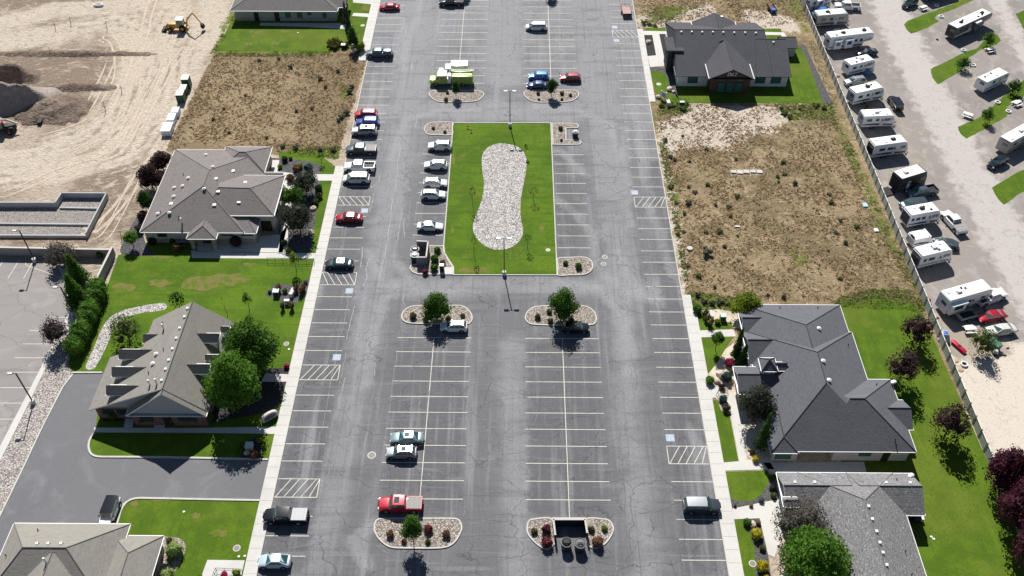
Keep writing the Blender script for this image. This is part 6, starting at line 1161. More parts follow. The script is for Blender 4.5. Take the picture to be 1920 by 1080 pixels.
for x, y in [(622, 90), (630, 92), (637, 86), (627, 83), (618, 84)]: grassclump(x, y, 12, 'dark olive grass clump in the utility bed of the top-left lawn', 'grass clumps in the top-left utility bed')
shrub(629, 79, 16, 'lime', 'rounded lime shrub behind the grass clumps on the top-left lawn', hf=.6); grassclump(650, 88, 12, 'brownish grass clump between two utility boxes on the top-left lawn', m='rust'); shrub(675, 96, 24, 'lime', 'yellow-green shrub beside the slate-blue pickup', n=700)
# bare border of weeds by the dirt lot
for x, y, w_, m, lab in [(774.5, 597, 15, 'olive', 'leftmost olive shrub on the left middle rock island'), (799, 604, 13, 'olive', 'olive shrub under the tree, left side of the left middle island'), (841, 602, 13, 'olive', 'olive shrub right of the tree trunk on the left middle island'), (867.5, 595, 10, 'olive', 'small round shrub at the right end of the left middle island'),
                        (1008, 598, 13, 'olive', 'single round shrub at the left end of the right middle island'), (1032, 606, 13, 'olive', 'olive shrub at the foot of the right middle island tree'), (1030, 588, 12, 'olive', 'shrub tucked behind the tree on the right middle island'), (1071, 604, 12, 'olive', 'shrub right of the trunk on the right middle island'),
                        (732, 1006, 17, 'rust', 'brown-green shrub at the left of the bottom-left island'), (803, 997, 19, 'red', 'dark red shrub beside the tree on the bottom-left island'), (837, 1006, 18, 'rust', 'rust-coloured shrub at the right of the bottom-left island'), (802.5, 1019, 12, 'olive', 'smallest olive shrub on the bottom-left island'), (758, 1018, 12, 'rust', 'shrub under the tree on the bottom-left island'),
                        (1001.5, 1000, 14, 'olive', 'olive shrub at the left end of the bottom-right island'), (1024.5, 998, 21, 'red', 'upper red shrub on the bottom-right island'), (1025, 1024, 25, 'red', 'lower red shrub on the bottom-right island'), (1108.5, 996, 14, 'olive', 'olive-green shrub just right of the bin bay'), (1133, 994, 13, 'lime', 'small yellowish shrub at the right end of the bottom-right island'), (1120.5, 1024, 26, 'rust', 'big rust-brown shrub right of the bin bay'),
                        (839, 176, 7, 'olive', 'shrub in fire-truck shade on the top-left island'), (836.5, 190, 9, 'olive', 'round shrub on the sunny side of the top-left island'), (1009, 178, 8, 'olive', 'leftmost round shrub of the top-right island'), (1053.5, 178, 9, 'olive', 'round shrub right of the tree on the top-right island'), (1069.5, 181, 7, 'olive', 'rightmost round shrub on the top-right island'), (1010.5, 188.5, 5, 'rust', 'tiny front-left shrub on the top-right island'), (1053.5, 188.5, 6, 'olive', 'tiny front shrub right of the tree shadow on the top-right island'),
                        (1051, 244, 10, 'green', 'green shrub in the rock bed beside the upper bin bay'), (1052.5, 265, 6, 'rust', 'little brown shrub in the rock bed beside the upper bin bay'), (812.5, 243, 7, 'sage', 'left grey shrub in the rock bed at the island top-left corner'), (834.5, 250, 7, 'sage', 'right grey shrub in the rock bed at the island top-left corner'),
                        (820, 474, 15, 'green', 'topmost of three round green shrubs beside the block bin enclosure'), (815.5, 491, 18, 'green', 'middle of three round green shrubs beside the block bin enclosure'), (814.5, 508, 17, 'green', 'lowest of three round green shrubs beside the block bin enclosure'), (830.5, 496, 12, 'rust', 'brown shrub behind the mailbox unit'), (797, 514, 13, 'red', 'reddish shrub in the shadow of the block bin enclosure'),
                        (1060.5, 497, 11, 'green', 'smaller green shrub on the rock island right of the lawn'), (1084.5, 504, 15, 'green', 'larger green shrub on the rock island right of the lawn'),
                        (1307, 586, 20, 'green', 'round green shrub by the step in the right sidewalk'), (1345, 607, 13, 'lime', 'yellow-green tuft shrub by the green utility box'), (1362, 714, 24, 'blue', 'larger blue-green globe shrub among garden rocks'), (1330, 719, 19, 'bright', 'bright green shrub by the edge of the right sidewalk'), (1353, 729, 14, 'purple', 'dark maroon shrub beside the blue-green globe'), (1372, 699, 11, 'olive', 'olive shrub above the larger blue-green globe'),
                        (1355.5, 754, 18, 'blue', 'smaller blue-green globe shrub above the long strip lawn'), (1361, 770, 18, 'grey', 'dark low shrub under the smaller blue-green globe'), (1410, 850, 12, 'olive', 'upper yellow-olive ball shrub at the office corner'), (1416, 865, 14, 'yellow', 'lower yellow ball shrub at the office corner'),
                        (1367, 686, 20, 'pink', 'pink flowering shrub beside the dark junipers'), (1447, 918, 13, 'grey', 'grey shrub on the curved gravel bed, upper one'), (1450, 933, 13, 'olive', 'green-olive shrub on the curved gravel bed'), (1408, 950, 9, 'dryt', 'straw-coloured tuft by the garden steps'), (1378, 951, 6, 'red', 'tiny dark red shrub by the garden steps'), (1427, 941, 12, 'sage', 'grey-green shrub above the garden steps'),
                        (1400, 984, 17, 'green', 'low green shrub at the top of the bottom-right strip lawn'), (1421, 982, 11, 'dryt', 'tan tuft beside the low green shrub'), (1418, 1008, 24, 'yellow', 'bright yellow-green shrub, upper one at the bottom right'), (1429, 1031, 13, 'olive', 'small olive shrub between the two yellow ones'), (1428, 1068, 26, 'yellow', 'bright yellow-green shrub, lower one at the bottom right'), (1436, 1090, 16, 'yellow', 'yellow shrub cut by the bottom edge'),
                        (1478, 935, 10, 'sage', 'shrub by the stone pillar of the speckled office'), (1450, 900, 14, 'deep', 'dark shrub at the corner of the speckled office'),
                        (329, 1040, 36, 'pale', 'big pale yellow-green shrub beside the bottom-left building'), (316, 1086, 30, 'pale', 'pale green shrub cut by the bottom edge'), (319, 1052, 12, 'lime', 'little lime shrub between two pale ones'), (318, 1016, 12, 'olive', 'small olive shrub behind the big pale one'), (421, 1082, 15, 'pink', 'magenta flowering shrub inside the ramp railing'), (444, 1079, 17, 'lime', 'lime shrub inside the ramp railing'), (376, 1086, 12, 'lime', 'small lime shrub left of the ramp'),
                        (333, 470, 20, 'rust', 'rust-brown shrub in the shade of the warm-grey office'), (287, 458, 18, 'purple', 'dark purple shrub at the front-left corner of the warm-grey office'), (325, 457, 14, 'deep', 'dark shrub behind the bench of the warm-grey office'), (444, 461, 26, 'purple', 'round dark shrub under the stone windows of the warm-grey office'),
                        (533, 460, 14, 'deep', 'dark green shrub by the walk of the warm-grey office'), (541, 474, 14, 'lime', 'lime shrub by the walk of the warm-grey office'), (525, 316, 10, 'lime', 'little lime shrub at the entrance steps'), (556, 322, 16, 'rust', 'rust shrub by the entrance steps'), (562, 316, 13, 'lime', 'yellow-green shrub by the entrance steps'), (579, 322, 20, 'blue', 'blue-green shrub near the side walk'), (534, 303, 14, 'grey', 'grey shrub on the garden bed above the entrance steps'), (598, 358, 16, 'deep', 'upper dark round shrub at the garden edge by the sidewalk'), (599, 372, 14, 'olive', 'olive round shrub at the garden edge by the sidewalk'), (592, 384, 14, 'deep', 'lower dark round shrub at the garden edge by the sidewalk'), (545, 340, 18, 'rust', 'dark rust shrub behind the grey-green tree'), (545, 300, 8, 'olive', 'smallest shrub on the upper garden bed'),
                        (214, 785, 20, 'green', 'left green shrub in front of the gabled office'), (270, 790, 34, 'purple', 'dark shrub beside the door of the gabled office'), (333, 792, 20, 'green', 'green shrub under the small windows of the gabled office'), (393, 790, 22, 'green', 'right green shrub in front of the gabled office'), (367, 782, 20, 'purple', 'dark purple shrub near the right corner of the gabled office'), (477, 858, 18, 'rust', 'rust shrub beside the pale utility box on the driveway lawn'), (455, 845, 14, 'olive', 'olive shrub left of the pale utility box on the driveway lawn'), (486, 830, 13, 'lime', 'lime shrub right of the pale utility box on the driveway lawn'), (538, 690, 12, 'pink', 'red flowering shrub at the sidewalk end of the gabled office walk'),
                        (506, 550, 8, 'green', 'small round shrub at the left end of the utility gravel bed'), (535, 549, 11, 'green', 'round shrub in the middle of the utility gravel bed'), (573, 532, 9, 'sage', 'grey shrub at the sidewalk end of the utility gravel bed')]:
    shrub(x, y, w_, m, lab)
for x, y, w_, m in [(523, 546, 11, 'rust'), (556, 546, 10, 'rust'), (565, 552, 10, 'rust'), (570, 545, 10, 'rust'), (531, 580, 9, 'grey'), (548, 580, 10, 'olive')]: grassclump(x, y, w_, 'tall brown-olive grass clump in the utility gravel bed by the left sidewalk', 'tall grass clumps in the utility gravel bed', m, 1.6)
for x, y in [(1321, 592), (1325, 602), (1331, 611)]: grassclump(x, y, 13, 'brown-green grass clump lining the bed beside the pale utility box', 'grass clumps in the upper right bed', 'olive', 1.5)
tree(1393, 595, 541, 56, 'lime', 'yellow-green tree at the upper left corner of the slate roof', n=2400, leaf=.34, z0f=.12)
tree(1341, 656, 620, 28, 'green', 'small round green tree on the square lawn by the right sidewalk', n=800, leaf=.26, z0f=.42)
conic(1378, 674, 618, 20, 'deep', 'taller dark juniper beside the slate-roofed office', n=1100); conic(1389, 690, 648, 22, 'deep', 'shorter dark juniper beside the slate-roofed office', n=1100)
conic(1424, 842, 778, 26, 'deep', 'leaning dark juniper near the ball shrubs', n=1000)
tree(1411, 790, 718, 68, 'grey', 'dark olive bushy tree beside the slate-roofed office entrance', n=3400, leaf=.32, spiky=.35, z0f=.08)
tree(1491, 1014, 940, 104, 'ash', 'wide grey-brown bush against the speckled roof', n=5200, leaf=.30, spiky=.5, z0f=.05, core=.62)
tree(1507, 1100, 990, 140, 'bright', 'big bright green tree at the bottom right over the speckled roof', n=8500, leaf=.40, k=8, spiky=.1)
tree(1710, 645, 588, 58, 'purple', 'topmost purple-leaved tree on the big right lawn', n=1600, leaf=.36, spiky=.45, core=.5)
tree(1683, 716, 652, 60, 'purple', 'middle purple-leaved tree on the big right lawn', n=1700, leaf=.36, spiky=.45, core=.5)
tree(1769, 822, 754, 68, 'purple', 'lowest purple-leaved tree on the big right lawn', n=2000, leaf=.36, spiky=.45, core=.5)
for i, (x, y, ty, w_) in enumerate([(1872, 915, 838, 84), (1893, 985, 890, 88), (1915, 1065, 950, 96), (1945, 960, 860, 90), (1950, 1130, 1000, 110)]):
    tree(x, y, ty, w_, 'plum', ['topmost plum-red tree of the dense row, where the panel fence ends', 'second plum-red tree down the dense row at the lower right edge', 'lowest plum-red tree of the dense row at the lower right edge', 'plum-red tree at the very right edge behind the others', 'plum-red tree cut by the bottom-right corner'][i], n=4200, leaf=.40, spiky=.25, z0f=.04, group='plum-red trees along the lower right edge', name='plum_tree')
for x, y, ty, w_, m, lab in [(1803, 131, 103, 26, 'deep', 'dark bushy tree on the second grass strip of the trailer park'), (1849, 86, 55, 24, 'green', 'tree beside the dark-sided fifth-wheel trailer'), (1846, 230, 198, 22, 'green', 'small leaning tree on the third grass strip'), (1897, 176, 145, 28, 'deep', 'small tree near the picnic table at the right edge'), (1833, 660, 610, 48, 'willow', 'spiky grey-green tree beside the green metal bin'), (1905, 88, 70, 12, 'green', 'little tree at the right edge')][:5]:
    tree(x, y, ty, w_, m, lab, n=900 if w_ < 40 else 1500, leaf=.28, spiky=.4, core=.5)
for i, (x, y) in enumerate([(1521, 87), (1527, 108), (1534, 128), (1543, 150), (1554, 172), (1562, 190)]): tree(x, y, y - 14, 10, 'green', ['topmost', 'second from the top', 'third from the top', 'third from the bottom', 'second from the bottom', 'lowest'][i] + ' of the spindly saplings in the dark gravel strip by the fence', n=60, leaf=.22, core=0, name='sapling', group='saplings along the panel fence', z0f=.35, k=2, spiky=.5)
shrub(1682, 349, 12, 'green', 'green weed clump in front of the black toy hauler'); shrub(1627, 207, 14, 'olive', 'small olive shrub beside the white trailer with dark stripes')
# weeds one can count in the fields
W_ = [(1265, 301, 14), (1257, 296, 9), (1293, 304, 9), (1258, 353, 12), (1291, 352, 11), (1303, 362, 12), (1327, 348, 13), (1290, 383, 12), (1268, 382, 12), (1382, 370, 12), (1342, 386, 10), (1366, 389, 10), (1370, 407, 12), (1283, 402, 9), (1324, 437, 12), (1349, 436, 12), (1359, 464, 13), (1282, 436, 9), (1271, 441, 11), (1325, 478, 22), (1383, 443, 8), (1468, 306, 12), (1458, 333, 10), (1471, 328, 9), (1460, 342, 9), (1490, 346, 12), (1555, 366, 12), (1559, 382, 11), (1576, 415, 13), (1568, 438, 10), (1606, 427, 16), (1585, 457, 9), (1553, 471, 8), (1575, 524, 10), (1380, 300, 8), (1325, 281, 8), (1280, 256, 9), (1248, 265, 10), (1290, 500, 10), (1310, 520, 12), (1340, 540, 10), (1400, 560, 10), (1440, 555, 9), (1470, 560, 9), (1262, 200, 18), (1280, 207, 16), (1240, 200, 14), (1285, 198, 14), (1218, 48, 16), (1208, 46, 12), (1228, 50, 12), (1470, 215, 14), (1465, 205, 12), (1530, 200, 16), (1545, 205, 14), (1480, 222, 10), (1500, 205, 12), (1320, 568, 14), (1335, 572, 16), (1350, 570, 16), (1365, 573, 14), (1308, 556, 12)]
for i, (x, y, w_) in enumerate(W_): shrub(x, y, w_ * (.75, 1.1, .9, 1.25)[i % 4], 'sage' if i % 3 and y < 540 and y > 240 else ('grey' if y > 540 else 'willow'), 'grey-green weed clump on the undeveloped field right of the lot', hf=[.45, .6, .35][i % 3], n=150, leaf=.2, group='weed clumps on the right field', name='weed_clump', cat='weed')
for i, (x, y, w_) in enumerate([(660, 165, 12), (655, 175, 16), (640, 222, 14), (650, 215, 16), (635, 228, 12), (556, 210, 9), (585, 205, 8), (420, 205, 7), (400, 225, 8), (430, 250, 8), (500, 260, 9), (523, 112, 8), (486, 115, 8), (634, 135, 9), (600, 150, 12), (545, 128, 12), (610, 165, 9), (460, 180, 6), (530, 277, 12), (555, 279, 14), (600, 283, 12), (625, 284, 14)]):
    shrub(x, y, w_, 'sage', 'low weed clump on the dry brown field left of the lot', hf=.6, n=120, leaf=.2, group='weed clumps on the left field', name='weed_clump', cat='weed')
# dry grass: nobody could count it
def inpoly(x, y, P):
    c = False; j = len(P) - 1
    for i in range(len(P)):
        if (P[i][1] > y) != (P[j][1] > y) and x < (P[j][0] - P[i][0]) * (y - P[i][1]) / (P[j][1] - P[i][1]) + P[i][0]: c = not c
        j = i
    return c
def tufts(name, polys, n, m, seed, h=.28, w_=.16, clump=True):
    rr = random.Random(seed); mb = MB(); P = [px(p) for p in polys]
    tot = 0; tries = 0
    while tot < n and tries < n * 12:
        tries += 1; pl = rr.choice(P); xs = [q[0] for q in pl]; ys = [q[1] for q in pl]; x, y = rr.uniform(min(xs), max(xs)), rr.uniform(min(ys), max(ys))
        if not inpoly(x, y, pl): continue
        if clump and mnoise.noise(Vector((x * .22, y * .22, seed))) + .5 * mnoise.noise(Vector((x * .8, y * .8, seed + 5))) < rr.uniform(-.35, .25): continue
        tot += 1; s = rr.uniform(.5, 1.4)
        for k in range(3):
            a = rr.uniform(0, 6.28); c, sn = math.cos(a) * w_ * s, math.sin(a) * w_ * s; b = len(mb.v); hh = h * s * rr.uniform(.5, 1.2); dx, dy = rr.uniform(-.15, .15), rr.uniform(-.15, .15)
            mb.v += [(x - c + dx, y - sn + dy, .01), (x + c + dx, y + sn + dy, .01), (x + c * .2 + dx * 2.2, y + sn * .2 + dy * 2.2, hh)]; mb.f.append((b, b + 1, b + 2)); mb.m.append(0)
    o = mb.build(name, [LF[m]], fix=False); o['kind'] = 'stuff'; return o
FR = [(1192, 0), (1495, 0), (1560, 190), (1735, 570), (1560, 568), (1290, 552), (1238, 296), (1230, 195), (1265, 195), (1480, 195), (1260, 52), (1205, 52)]
FRA = [(1232, 196), (1560, 196), (1735, 572), (1400, 562), (1288, 552), (1240, 296)]; FRB = [(1192, -30), (1490, -30), (1515, 40), (1475, 45), (1420, 55), (1340, 25), (1250, 52), (1204, 52)]
FL = [(404, 100), (688, 100), (684, 130), (635, 286), (420, 276), (312, 280)]
tufts('dry_grass', [FRA, FRA, FRA, FRB], 12000, 'straw', 1, .12, .2); tufts('dry_grass', [FL], 5000, 'straw', 2, .12, .2)
tufts('dead_weeds', [FRA, FRA, FRB], 2400, 'dryt', 3, .14, .14); tufts('dead_weeds', [FL], 1600, 'dryt', 4, .14, .14)
tufts('green_weeds', [FRA, FRB, FL], 1800, 'sage', 6, .2, .14)
tufts('green_weeds', GRP[:4] + [[(510, 284), (640, 274), (634, 298), (560, 294)], GRP[6], GRP[0], GRP[0]], 3200, 'grassy', 7, .10, .2, False)
tufts('green_weeds', [GRP[4], GRP[4], [(394, 100), (440, 25), (450, 25), (410, 96)], [(1232, 240), (1245, 240), (1290, 520), (1280, 520)], [(404, 96), (620, 96), (620, 106), (404, 106)]], 1800, 'grassy', 8, .10, .18)
# ------------------------------------------------------------------ light poles
def pole(bx, by, h, label, heads, ang=0., z=.0, foot=True):
    b = G(bx, by); t = thing('light_pole', label, 'light pole', (b.x, b.y, z), R(ang))
    MB().cyl((0, 0, -.05), (0, 0, .8), .34, n=18).build('footing', [plain('pole_footing', (.55, .54, .52), .8)], t)
    MB().box(0, 0, .8 + (h - .8) / 2, .15, .15, h - .8).build('pole', [plain('bronze_metal', (.03, .026, .024), .5)], t)
    for s in heads:
        f = MB().box(s * .85, 0, h - .02, .75, .42, .14).build('lamp_head', [plain('lamp_housing', (.12, .11, .10), .35)], t); MB().box(s * .3, 0, h - .02, .45, .07, .07).build('bracket', [DARK], f)
        MB().box(s * .85, 0, h + .055, .70, .38, .02).build('lamp_top', [plain('lamp_top', (.6, .6, .6), .35)], f)
pole(945.5, 516, 8.4, 'nearer twin-head light pole at the bottom edge of the green centre island', (1, -1), 0, .1)
pole(956.3, 238, 8.4, 'farther twin-head light pole at the top edge of the green centre island', (1, -1), 0, .1)
pole(63, 756, 7.0, 'single-head light pole on the pale cobble strip at the left', (-1,), 0)
pole(66, 491, 7.2, 'single-head light pole beside the block wall of the far-left lot', (-1,), 0)
pole(139, 590, 6.4, 'single-head light pole between the smoke bush and the conifers', (-1,), 0)
# ------------------------------------------------------------------ bin enclosures and bins
def enclosure(label, pts, h, m, t_=.2, cap=None):
    t = thing('bin_enclosure', label, 'bin enclosure'); p = [G(x, y, h) for x, y in pts]; mb = MB(); strip(mb, p, t_, 0, h); mb.build('wall', [m], t); mb = MB(); strip(mb, p, t_ + .05, h, h + .08); mb.build('coping', [cap or MT['curb']], t); return t
BLKW = mat('grey_block', (.20, .195, .205), .85, [('cell', (1.2, 1.2, 2.5), (.25, .24, .25), .4, .7, .5)])
enclosure('grey block bin enclosure open to the left beside three round green shrubs', [(781.5, 452), (802.5, 453), (799, 482.5), (780.5, 482.5)], 1.9, BLKW)
enclosure('black-walled bin enclosure in the middle of the bottom-right rock island', [(1041, 1003), (1037.5, 974), (1097, 974), (1101, 999)], 1.65, plain('black_slat', (.022, .028, .036), .4))
def binc(x, y, label, z=1.25, r=.72, lid=0):
    b = G(x, y, z); t = thing('waste_bin', label, 'waste bin', (b.x, b.y, .02)); MB().cyl((0, 0, 0), (0, 0, z), r * .92, r, n=22).build('drum', [plain('bin_drum', (.03, .03, .034), .5)], t)
    mb = MB()
    for k in range(22):
        a, b2 = 2 * math.pi * k / 22, 2 * math.pi * (k + 1) / 22; mb.cyl((r * math.cos(a), r * math.sin(a), z + .02), (r * math.cos(b2), r * math.sin(b2), z + .02), .045, n=6, caps=False)
    mb.build('rim', [WH if y < 900 else plain('dull_rim', (.2, .2, .2), .5)], t); MB().cyl((0, 0, z), (0, 0, z + .18), r * .85, r * .55, n=16).build('lid', [plain('bin_lid', (.16, .165, .17), .3) if lid == 1 and y > 900 else (plain('bin_lid_pale', (.5, .5, .5), .4) if lid else BLK)], t)
    MB().box(0, -.1, z + .22, r * .9, .3, .1).build('flap', [WH if y < 900 else BLK], t)
binc(778, 467, 'upper round bin with an open lid at the block bin enclosure'); binc(777.5, 478, 'lower round bin with a white lid at the block bin enclosure', lid=1)
binc(1062.5, 1017, 'left round black bin in front of the black-walled enclosure', 1.4, .72); binc(1088, 1019, 'right round bin with a grey lid before the black-walled enclosure', 1.4, .75, 1); binc(1079, 247, 'round bin with a white flap in the small bay of the upper rock bed', 1.2, .6, 2)
for x, y in [(1039, 1002), (1101, 1002)]:
    b = G(x, y); t = tag(MB().box(0, 0, .85, .14, .14, 1.7).box(0, -.6, .9, .06, 1.2, 1.3).mesh('gate', [BLK]) and put('gate', MB().box(0, 0, .85, .14, .14, 1.7).box(0, -.8, .9, .05, 1.5, .08).box(0, -.8, 1.5, .05, 1.5, .08).mesh('gate', [BLK]), None, (b.x, b.y, 0)), ('left' if x < 1060 else 'right') + ' open metal gate of the black-walled bin enclosure', 'gate')
# ------------------------------------------------------------------ boxes, signs, small furniture
def ubox(x, y, w_, d, h, m, top, label, rz=0., name='utility_box', cat='utility box'):
    b = G(x, y, h); t = thing(name, label, cat, (b.x, b.y, .02), R(rz)); MB().box(0, 0, h / 2, w_, d, h).build('cabinet', [m], t); MB().box(0, 0, h + .03, w_ + .06, d + .06, .06).build('lid', [top], t); return t
GRN = plain('transformer_green', (.03, .075, .055), .5); PALEG = plain('pale_green_lid', (.50, .60, .53), .4); PALE = plain('pale_cabinet', (.55, .53, .49), .6)
ubox(828, 497, .75, .6, 1.45, BLK, WH, 'black mailbox unit with a white top on the concrete pad', name='mailbox_unit', cat='mailbox unit')
ubox(517, 545, .95, .85, 1.0, GRN, PALEG, 'dark green transformer box with a pale lid in the gravel bed by the left sidewalk'); ubox(547.4, 546, .55, 1.5, .8, PALE, PALE, 'long narrow pale cabinet in the gravel bed by the left sidewalk', -12); ubox(537.5, 563, .8, .4, .9, PALE, WH, 'small white-topped box between two grass clumps on the lawn')
ubox(1356.5, 591, .9, .85, 1.0, GRN, PALEG, 'dark green transformer box beside the yellow-green tree'); ubox(1334, 588, .5, 1.4, .6, PALE, PALE, 'long narrow pale cabinet beside grass clumps at the upper right garden', 8); ubox(466.5, 834, 1.0, .95, .8, PALE, PALEG, 'pale square utility box on the lawn by the driveway')
ubox(643.5, 83.5, .9, .8, .9, BLK, WH, 'black utility box with a white lid on the top-left lawn'); ubox(661, 81.5, .6, 1.2, .8, PALE, PALE, 'pale narrow cabinet beside the lime shrub at the top left', -10); ubox(663, 92.5, .6, .4, .8, PALE, WH, 'smallest white-topped box beside the lime shrub at the top left')
ubox(1253.2, 190, .65, 1.3, .9, PALE, PALE, 'tall narrow pale cabinet below the white sign', 5); ubox(1279, 191, .95, .6, .7, GRN, PALEG, 'green utility box at the front-left lawn corner of the charcoal office')
a, b = G(1239, 185), G(1248, 189); an = math.atan2((b - a).y, (b - a).x); c = (a + b) / 2; t = thing('post_sign', 'white two-post sign beside a boulder near the charcoal office', 'sign', (c.x, c.y, 0), an)
for s in (-.62, .62): MB().box(s, 0, 1.0, .12, .12, 2.0).box(s, 0, 2.03, .18, .18, .08).build('post', [WH], t)
pn = MB().box(0, -.01, 1.25, 1.12, .07, 1.25).build('sign_panel', [plain('sign_face', (.62, .63, .68), .5)], t)
for k, (z, w_) in enumerate([(1.72, .8), (1.52, .92), (1.32, .7), (1.14, .9), (.96, .6)]): MB().box(0, -.055, z, w_, .02, .07).build('text_line', [plain('sign_ink', (.08, .09, .16), .6)], pn)
b = G(507, 785); t = thing('monument_sign', 'curved pale stone monument sign beside the left sidewalk', 'sign', (b.x, b.y, 0), R(38))
pr = [(-1.25, 0)] + [(-1.25 * math.cos(R(k * 18)), .75 + .75 * math.sin(R(k * 18))) for k in range(11)] + [(1.25, 0)]
put('stone', bevel(MB().extr_y(pr, -.22, .22).mesh('stone', [plain('pale_monument_stone', (.55, .52, .48), .8)]), .04), t)
pr2 = [(-.95, .35)] + [(-.95 * math.cos(R(k * 20)), .72 + .5 * math.sin(R(k * 20))) for k in range(10)] + [(.95, .35)]
MB().extr_y(pr2, -.245, -.221).build('plaque', [plain('plaque', (.10, .10, .12), .5)], t)
def rocks(l, m=None):
    rm_ = plain('boulder_tan', (.50, .42, .34), .9) if m is None else m
    for i, (x, y, s, lab) in enumerate(l):
        b = G(x, y); bm = bmesh.new(); bmesh.ops.create_icosphere(bm, subdivisions=2, radius=s)
        for v in bm.verts: v.co *= 1 + .3 * mnoise.noise(v.co * 1.6 / s + Vector((i * 3.1, 0, 0))); v.co.z = max(-.1, v.co.z * .7 + s * .3)
        me = bpy.data.meshes.new('boulder'); bm.to_mesh(me); bm.free(); me.materials.append(rm_); tag(put('boulder', me, None, (b.x, b.y, .02)), lab, 'boulder')
rocks([(1256, 169, .75, 'larger tan boulder on the gravel edge near the charcoal office'), (1262.5, 173, .45, 'smaller tan boulder beside the larger one near the charcoal office'), (1234, 183, .6, 'tan boulder left of the white two-post sign'), (1216, 80, .7, 'pale boulder in the dark planter by the charcoal office'),
       (1352, 704, .8, 'pale garden rock above the blue-green globe shrub'), (1344, 716, .55, 'garden rock beside the bright green shrub'), (1371, 716, .5, 'small garden rock right of the blue-green globe'), (1358, 687, .4, 'little pale rock beside the pink shrub'), (1333, 708, .4, 'flat rock at the tip of the square lawn'),
       (592, 376, .5, 'white round rock in the garden by the left sidewalk'), (588, 392, .6, 'grey rock lower in the garden by the left sidewalk'), (583, 437, .6, 'grey rock at the foot of the largest dark tree'), (463, 850, .45, 'dark rock beside the rust shrub by the driveway'), (1411, 984, .5, 'pale rock between the low green shrub and the tan tuft')])
for i, (x, y, lab) in enumerate([(1746, 1007, 'upper of two white lawn lids on the big right lawn'), (1750.5, 1011, 'lower of two white lawn lids on the big right lawn'), (448, 1044, 'left white lawn lid near the ramp'), (459, 1043, 'right white lawn lid near the ramp'), (542, 655.5, 'white lawn lid under the brown valve cover'), (559, 62, 'white lawn light on the top-left lawn'), (345, 960, 'tiny white lawn light in the bottom-left lawn')]):
    b = G(x, y); tag(put('lawn_lid', MB().cyl((0, 0, 0), (0, 0, .10), .19, .15, n=12).mesh('lawn_lid', [WH]), None, (b.x, b.y, .03)), lab, 'lawn lid')
def railing(l, label, h=1.0, n=6):
    t = thing('railing', label, 'railing'); p = [G(*q) for q in l]
    for z in (h, h * .5):
        mb = MB(); [mb.cyl((p[i].x, p[i].y, z), (p[i + 1].x, p[i + 1].y, z), .03, n=6) for i in range(len(p) - 1)]; mb.build('rail', [DARK], t)
    for i in range(len(p) - 1):
        for k in range(n + (i == len(p) - 2)):
            q = p[i].lerp(p[i + 1], k / n); MB().cyl((q.x, q.y, 0), (q.x, q.y, h), .03, n=6).build('post', [DARK], t)
railing([(502, 491), (545, 492), (590, 493)], 'thin dark metal railing along the walk in front of the warm-grey office', 1., 3); railing([(398, 1095), (407, 1072), (455, 1074)], 'grey metal railing around the ramp planter at the bottom left', 1., 3)
railing([(1343, 742), (1350, 733), (1363, 735)], 'curved metal rack in the garden by the right sidewalk', .8, 2)
for x, y, z, lab in [(1676, 716, 3.2, 'white satellite dish on the east eave of the slate-roofed office'), (1709, 891, 3.2, 'white satellite dish at the corner of the speckled roof')]:
    b = G(x, y, z + .4); t = thing('satellite_dish', lab, 'satellite dish', (b.x, b.y, z - .1)); MB().cyl((0, 0, -.5), (0, 0, .4), .04, n=6).build('mast', [GAL], t); MB().cyl((0, 0, .4), (-.12, .05, .55), .42, .34, n=18).cyl((0, 0, .4), (.35, -.1, .5), .02, n=5).build('dish', [WH], t)
b = G(1716, 976); t = thing('grill', 'dark covered grill on the patio behind the speckled office', 'grill', (b.x, b.y, 0)); bv = put('cover', bevel(MB().box(0, 0, .6, 1.2, .7, 1.1, 0, 0, .8).mesh('cover', [plain('dark_blue_cover', (.02, .025, .05), .6)]), .08), t); MB().box(.8, 0, .45, .35, .5, .5).build('side_shelf', [WH], t)
b = G(342, 459); t = thing('picnic_bench', 'blue-grey picnic bench in the shade of the warm-grey office', 'bench', (b.x, b.y, .06)); MB().box(0, 0, .74, 1.9, .75, .06).build('table_top', [plain('bench_grey', (.2, .22, .27), .5)], t)
for s in (-.7, .7): MB().box(0, s, .45, 1.9, .28, .05).build('seat', [plain('bench_grey', (.2, .22, .27))], t)
MB().box(-.6, 0, .37, .06, 1.3, .7).box(.6, 0, .37, .06, 1.3, .7).build('frame', [DARK], t)
t = thing('pergola', 'slatted white pergola on the west wall of the slate-roofed office', 'pergola'); mb = MB()
for k in range(9): mb.box(35.0, 92.2 + k * .42, 2.7, 1.4, .12, .12)
mb.box(34.4, 93.9, 2.58, .12, 3.9, .14); mb.build('slats', [plain('pergola_grey', (.45, .45, .45), .6)], t)
for y_ in (92.3, 95.6): MB().box(34.4, y_, 1.28, .14, .14, 2.5).build('post', [WH], t)
for i, (x, y) in enumerate([(877, 241), (883.5, 248)]):
    b = G(x, y); t = thing('marker_flag', ('left' if i == 0 else 'right') + ' orange marker on the lawn at the top of the centre island', 'marker', (b.x, b.y, .1)); MB().cyl((0, 0, 0), (0, 0, .6), .03, n=6).build('stake', [DARK], t); MB().box(0, 0, .5, .35, .06, .35).build('flag', [plain('orange', (.55, .14, .05), .6)], t)
